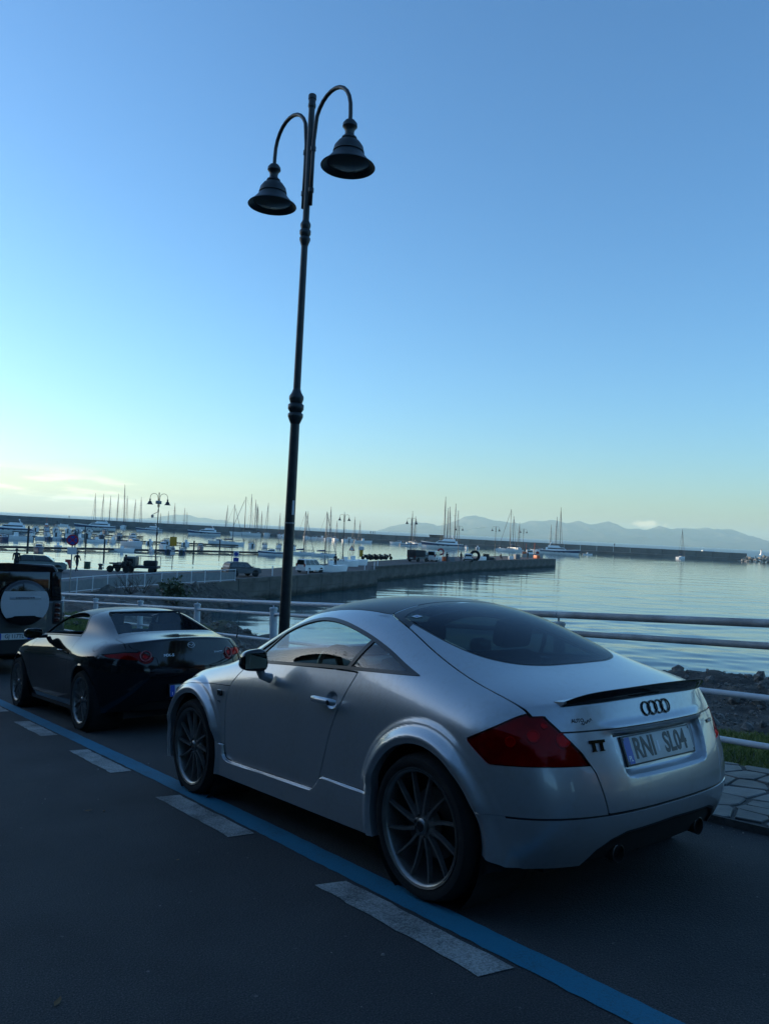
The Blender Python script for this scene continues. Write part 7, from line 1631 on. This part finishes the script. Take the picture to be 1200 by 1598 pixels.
# facing camera = bow or stern along the line of sight
BT = [
 # px, py, L, kind, rz, label, opts
 (150, 826.5, 18.5, 'yacht', PI, 'large white motor yacht with a flybridge by the breakwater at the left', dict(B=5)),
 (14, 830, 14, 'yacht', PI, 'white motor yacht at the left edge of the photo', {}),
 (73, 826, 8, 'fish', PI2, 'sunlit fishing boat with a cream cabin near the breakwater', dict(hm=DECKT)),
 (97, 821, 7, 'cruiser', .3, 'small white boat moored right of the sunlit fishing boat', {}),
 (48, 837, 6.5, 'cruiser', -PI2, 'white cabin boat facing the camera at the third pontoon, far left', dict(can=CANVB)),
 (26, 842, 7.5, 'open', PI, 'long low white open boat at the far left', {}),
 (5, 843, 6, 'cruiser', -1.2, 'blue hulled boat at the left edge', dict(hm=HULLB)),
 (76, 842, 6, 'open', -.2, 'low open boat with a grey cover at the second pontoon', dict(can=CANVG)),
 (119, 837, 6.5, 'cruiser', .1, 'small white motor boat with a grey canopy at the second pontoon', dict(can=CANVG)),
 (151, 846, 5.5, 'open', .4, 'small open boat behind the nearest pontoon', {}),
 (185, 839.5, 7.5, 'cruiser', -PI2 + .2, 'white cabin cruiser facing the camera with a dark canopy', dict(can=HULLD)),
 (208, 852, 8.2, 'cruiser', -PI2 + .5, 'largest white cabin cruiser moored at the nearest pontoon on the left', dict(B=2.9, can=HULLD)),
 (190, 860.5, 4.6, 'open', .1, 'low white dinghy lying in front of the nearest pontoon', {}),
 (255, 856, 7, 'cruiser', -PI2, 'white cabin cruiser facing the camera behind the yellow sign', dict(can=CANVB)),
 (61, 860, 5.8, 'cruiser', -PI2, 'dark hulled cabin boat behind the no stopping sign pontoon', dict(hm=HULLB)),
 (91, 856, 5, 'open', -PI2, 'small open boat facing the camera left of the no stopping sign', dict(can=CANVB)),
 (234, 829.5, 13, 'yacht', PI, 'low white motor yacht left of the blue bowed yacht by the breakwater', {}),
 (320, 835, 15.5, 'yacht', PI, 'white sport yacht with a raised bow moored along the breakwater', {}),
 (384, 836, 16.5, 'sail', PI, 'long white sailing yacht with the tallest mast of its row', dict(mast=22, can=HULLD)),
 (341, 848, 6.2, 'cruiser', -.3, 'boat under a dark red cover at the second pontoon', dict(can=CANVR, extra=1)),
 (313, 857, 5.6, 'cruiser', -PI2, 'small dark blue cabin boat between the two nearer pontoons', dict(hm=HULLB)),
 (361, 850, 7.5, 'sail', 0, 'small sailing boat with a sunlit mast at the end of the second pontoon', dict(mast=12.5)),
 (425, 866, 5.9, 'cruiser', PI, 'white sport cruiser with a blue stripe just left of the near lamp post', dict(stripe=HULLB, can=HULLD, B=2.2)),
 (472, 865.5, 5.4, 'sail', .1, 'small white sailing boat just right of the near lamp post', dict(mast=10.4, can=CANVB, B=1.8)),
 (505, 868, 5.6, 'sail', .05, 'small white sailing boat with a leaning mast beyond the van', dict(mast=10.5, B=1.9)),
 (492, 841, 7.5, 'cruiser', PI, 'sunlit cream motor boat on its own by the breakwater', {}),
 (623, 850, 9, 'cruiser', PI, 'sunlit white motor boat left of the second quay lamp', {}),
 (637, 852, 8.5, 'cruiser', .2, 'white motor boat with a blue stripe behind the second quay lamp', dict(stripe=HULLB)),
 (691, 855, 19, 'yacht', PI, 'big white motor yacht behind the covered truck with a tall mast cluster', dict(B=5)),
 (797, 861, 11.5, 'sail', PI, 'white sailing yacht with two tall masts behind the end of the quay', dict(mast=19.5, can=HULLD)),
 (872, 865, 17, 'yacht', 0, 'long low white motor yacht just beyond the end of the quay', dict(B=4.6)),
 (916, 866, 4.6, 'open', .3, 'small sunlit boat off the bow of the long white yacht', {}),
 (830, 869, 7.5, 'fish', .2, 'red and orange fishing boat behind the end of the quay', dict(hm=DECKT)),
 (1062, 872, 9.5, 'sail', 1.2, 'lone white sailing boat in front of the breakwater at the right', dict(mast=15.2)),
 (1023, 868.5, 6.5, 'cruiser', PI2, 'small grey workboat against the breakwater left of the lone sailing boat', dict(hm=CANVG)),
]
for px, py, L, kd, rz, lab, kw in BT: boat(px, py, L, kd, rz, lab, **kw)
# rows of small craft lying at the pontoons
wd = ['first', 'second', 'third', 'fourth', 'fifth', 'sixth', 'seventh', 'eighth', 'ninth', 'tenth']
for (x0, y0, x1, y1, n_, nm_, L_) in [(60, 841.5, 300, 851.5, 9, 'second pontoon', 6.2), (40, 833.5, 215, 841, 8, 'third pontoon', 7), (45, 828, 170, 832, 7, 'farthest pontoon', 8), (225, 861, 300, 863, 3, 'nearest pontoon', 4.8), (385, 852, 470, 857, 4, 'pontoon tip', 5.5)]:
    for k in range(n_):
        u = (k + .5) / n_; px_ = x0 + (x1 - x0) * u + rs.uniform(-4, 4); boat(px_, y0 + (y1 - y0) * u, L_ * rs.uniform(.85, 1.15), rs.choice(['cruiser', 'cruiser', 'open']), rs.choice([PI2, -PI2]) + rs.uniform(-.15, .15), f'{wd[k]} small moored boat from the left at the {nm_}', hm=rs.choice([HULLW, HULLW, HULLW, HULLB]), can=rs.choice([CANVB, HULLD, CANVG]), group=f'small boats moored at the {nm_}')
# rows of sailing boats along the inner side of the breakwater: mast top pixel gives the mast height
def masts(items, where, group, yb, L=11, base=None):
    for k, (px, top, by) in enumerate(items):
        p = at(px, by, 0); h = (by - top) * p.y / F_PX * .99; big = h > 18
        boat(px, by, max(8, min(14, h * .68)), 'sail', (PI2 if k % 3 else -PI2) + rs.uniform(-.3, .3), where(k, px), mast=h, can=[CANVB, HULLD, CANVG, CANVR][k % 4], group=group, lean=.0 if k % 4 else rs.uniform(-.02, .05))
ordn = ['first', 'second', 'third', 'fourth', 'fifth', 'sixth', 'seventh', 'eighth', 'ninth', 'tenth', 'eleventh', 'twelfth', 'thirteenth']
masts([(146, 769, 820), (160, 770, 820), (171, 773, 821), (183, 770, 822), (193, 755, 824), (196, 773, 822), (210, 779, 823), (218, 775, 824)], lambda k, px: f'{ordn[k]} mast from the left in the row behind the large flybridge yacht' if k != 4 else 'sailing boat with the tallest mast behind the flybridge yacht', 'sailing boats moored behind the large flybridge yacht', 0)
masts([(250, 800, 826), (262, 797, 826), (271, 785, 827), (287, 792, 828), (292, 799, 828)], lambda k, px: f'{ordn[k]} short-masted sailing boat right of the first quay lamp', 'sailing boats right of the first quay lamp', 0)
masts([(352, 788, 832), (389.5, 770, 833), (396.5, 779, 834), (399, 786, 834), (403, 790, 835), (407, 797, 835), (417, 784, 836), (436, 800, 837), (445, 774, 838)], lambda k, px: f'{ordn[k]} sailing boat from the left in the mast group left of the near lamp post', 'sailing boats in the mast group left of the near lamp post', 0)
masts([(477.5, 797, 840), (510, 800, 843), (514, 790, 843), (525, 812, 843), (537, 798, 845), (552, 806, 845), (561, 812, 846)], lambda k, px: f'{ordn[k]} sailing boat right of the near lamp post by the breakwater', 'sailing boats by the breakwater right of the near lamp post', 0)
masts([(642, 797, 849), (647, 805, 850), (691.5, 774, 853), (696.5, 792, 853), (701, 790, 853), (708, 785, 853), (712.5, 796, 854)], lambda k, px: f'{ordn[k]} sailing boat from the left in the group around the big white yacht', 'sailing boats around the big white yacht', 0)
masts([(799, 805, 858), (809, 815, 858), (858, 818, 859), (867, 806, 860), (872.5, 791, 860)], lambda k, px: f'{ordn[k]} mast from the left beyond the end of the quay', 'sailing boats beyond the end of the quay', 0)
# low motor boats between the masts
for k, (px, by, L) in enumerate([(204, 823, 8), (244, 826, 8), (280, 828, 9), (298, 829, 8), (430, 836, 7), (456, 838, 8), (503, 842, 9), (522, 844, 10), (545, 845, 11), (566, 847, 9), (660, 851, 8), (727, 857, 8), (745, 857, 7), (782, 859, 7), (843, 862, 9)]):
    boat(px, by, L, 'cruiser' if k % 3 else 'open', [PI2, .2, PI, -PI2][k % 4], f'{(ordn + ["fourteenth", "fifteenth"])[k]} low motor boat from the left along the breakwater', can=[CANVB, HULLD, CANVG][k % 3], group='low motor boats along the breakwater')
# dinghies ashore on the quay
for px, py, rz, lab, m in [(515, 889, .5, 'white dinghy under a teal cover ashore on the quay beyond the van', mat('canvas_teal', (.03, .12, .12), .7)), (538, 881, .6, 'dark dinghy ashore on the quay by the lamp', HULLD), (550, 879, .4, 'small upturned white dinghy on the quay behind the warning sign', HULLW)]:
    boat(px, py, 4.2, 'open', rz, lab, can=m, z=Q + .25)
# a heap of parked scooters on the quay
for k, px in enumerate((572, 580, 588, 596, 604)):
    p = at(px, 874 - k * .1, Q); motorbike(f'{ordn[k]} scooter from the left in the row on the quay right of the yellow pillar', p, 1.2 + k * .2); bpy.data.objects[-1]
# fittings against the breakwater at the right
p = at(1104, 869, 0); t = thing('boat_shelter', 'low white roofed shelter against the breakwater at the right', 'shelter', (p.x, p.y, 1.5)); MB().box(-4.2, 4.2, -1, 1, 2.1, 2.9, b=.1).build('roof', HULLW, t, auto=40); MB().box(-3.9, -3.6, -.8, .8, 0, 2.1).box(3.6, 3.9, -.8, .8, 0, 2.1).build('legs_frame', GALV, t)
p = at(681, 833, 5.4); yy = np.interp(p.x, [x for x, y in bw], [y for x, y in bw]); q_ = ray(681, 833, yy + 7); t = thing('breakwater_hut', 'flat dark roofed hut on the breakwater behind the tall mast group', 'hut', (q_.x, yy + 7.5, 4.25)); MB().box(-4.2, 4.2, -1.2, 1.2, 1.2, 1.6, b=.05).build('roof', HULLD, t, auto=40); MB().box(-3.8, 3.8, -1, 1, 0, 1.2).build('wall', CONC, t)
# rock tip with its light at the right end
c0 = at(1180, 877, 0); TR_ = []
for k in range(150):
    u = rs.uniform(-1, 1); v = rs.uniform(-1, 1); h = max(0, 1 - (abs(u) ** 1.5)) * max(0, 1 - v * v) * 3.4; TR_.append((c0.x + 1 + u * 13.5 + 4, c0.y + 4 + v * 6, h * rs.uniform(.5, 1), rs.uniform(.5, 1.15)))
for k, (x, y, z, s_) in enumerate(TR_):
    o = bpy.data.objects.new('armour_rock', bme[k % 6].copy() if k < 6 else bpy.data.objects['armour_rock' + ('' if k % 6 == 0 else '.%03d' % (k % 6))].data); col.objects.link(o)
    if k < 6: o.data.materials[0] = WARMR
    o.location = (x, y, z); o.scale = (s_ * 1.2, s_, s_ * .8); o.rotation_euler = (rs.uniform(0, 6), rs.uniform(0, 6), rs.uniform(0, 6)); meta(o, 'sunlit boulder in the rock mound at the end of the breakwater', 'rock', 'boulders of the rock mound at the breakwater end')
p = at(1191, 872, 0); t = thing('harbour_light', 'small white harbour light on the rock mound at the right', 'beacon', (p.x, p.y + 4, 2.6)); MB().lathe([(1.3, 0), (1.2, .8), (.7, 1.0), (.45, 3.2), (.7, 3.4), (.7, 3.6)], 14).build('tower', HULLW, t, auto=40); MB().lathe([(.35, 3.6), (.35, 4.2), (.2, 4.5), (0, 4.6)], 12).build('lantern', GALV, t, auto=40)
# shrubs on the bank
LF2 = noisy('oleander_leaf', (.03, .05, .018), (.07, .09, .035), 2, .5)
p = ray(271, 900, 50); leafy_tree('shrub', 'broad leafed shrub on the bank in front of the white railing', (p.x, p.y, ground(p.x, p.y)), 2.5, .30, 620, .26, 9, 'shrub', .035, low=.26, lm=LF2)
for k, (px, py, h, lab) in enumerate([(205, 922, 1.7, 'bare twiggy bush on the bank left of the leafy shrub'), (222, 921, 1.5, 'second bare twiggy bush beside the leafy shrub'), (190, 925, 1.2, 'leftmost bare twiggy bush on the bank'), (318, 912, .8, 'low bare bush right of the leafy shrub')]):
    p = ray(px, py, 50); z = ground(p.x, p.y); t = thing('bare_bush', lab, 'bush', (p.x, p.y, z)); g = MB(); r_ = random.Random(k)
    for i in range(9):
        a = r_.uniform(0, 6.28); d = Vector((math.cos(a) * .5, math.sin(a) * .5, 1)).normalized(); q = [Vector((0, 0, -.1))]
        for j in range(4): d = (d + Vector((r_.gauss(0, .18), r_.gauss(0, .18), 0))).normalized(); q.append(q[-1] + d * h / 4)
        g.tube(q, [.02, .016, .012, .009, .006], 4)
        for j in (2, 3): d2 = (d + Vector((r_.gauss(0, .6), r_.gauss(0, .6), .2))).normalized(); g.tube([q[j], q[j] + d2 * h * .3], [.009, .005], 4)
    g.build('twigs', TWIG, t)
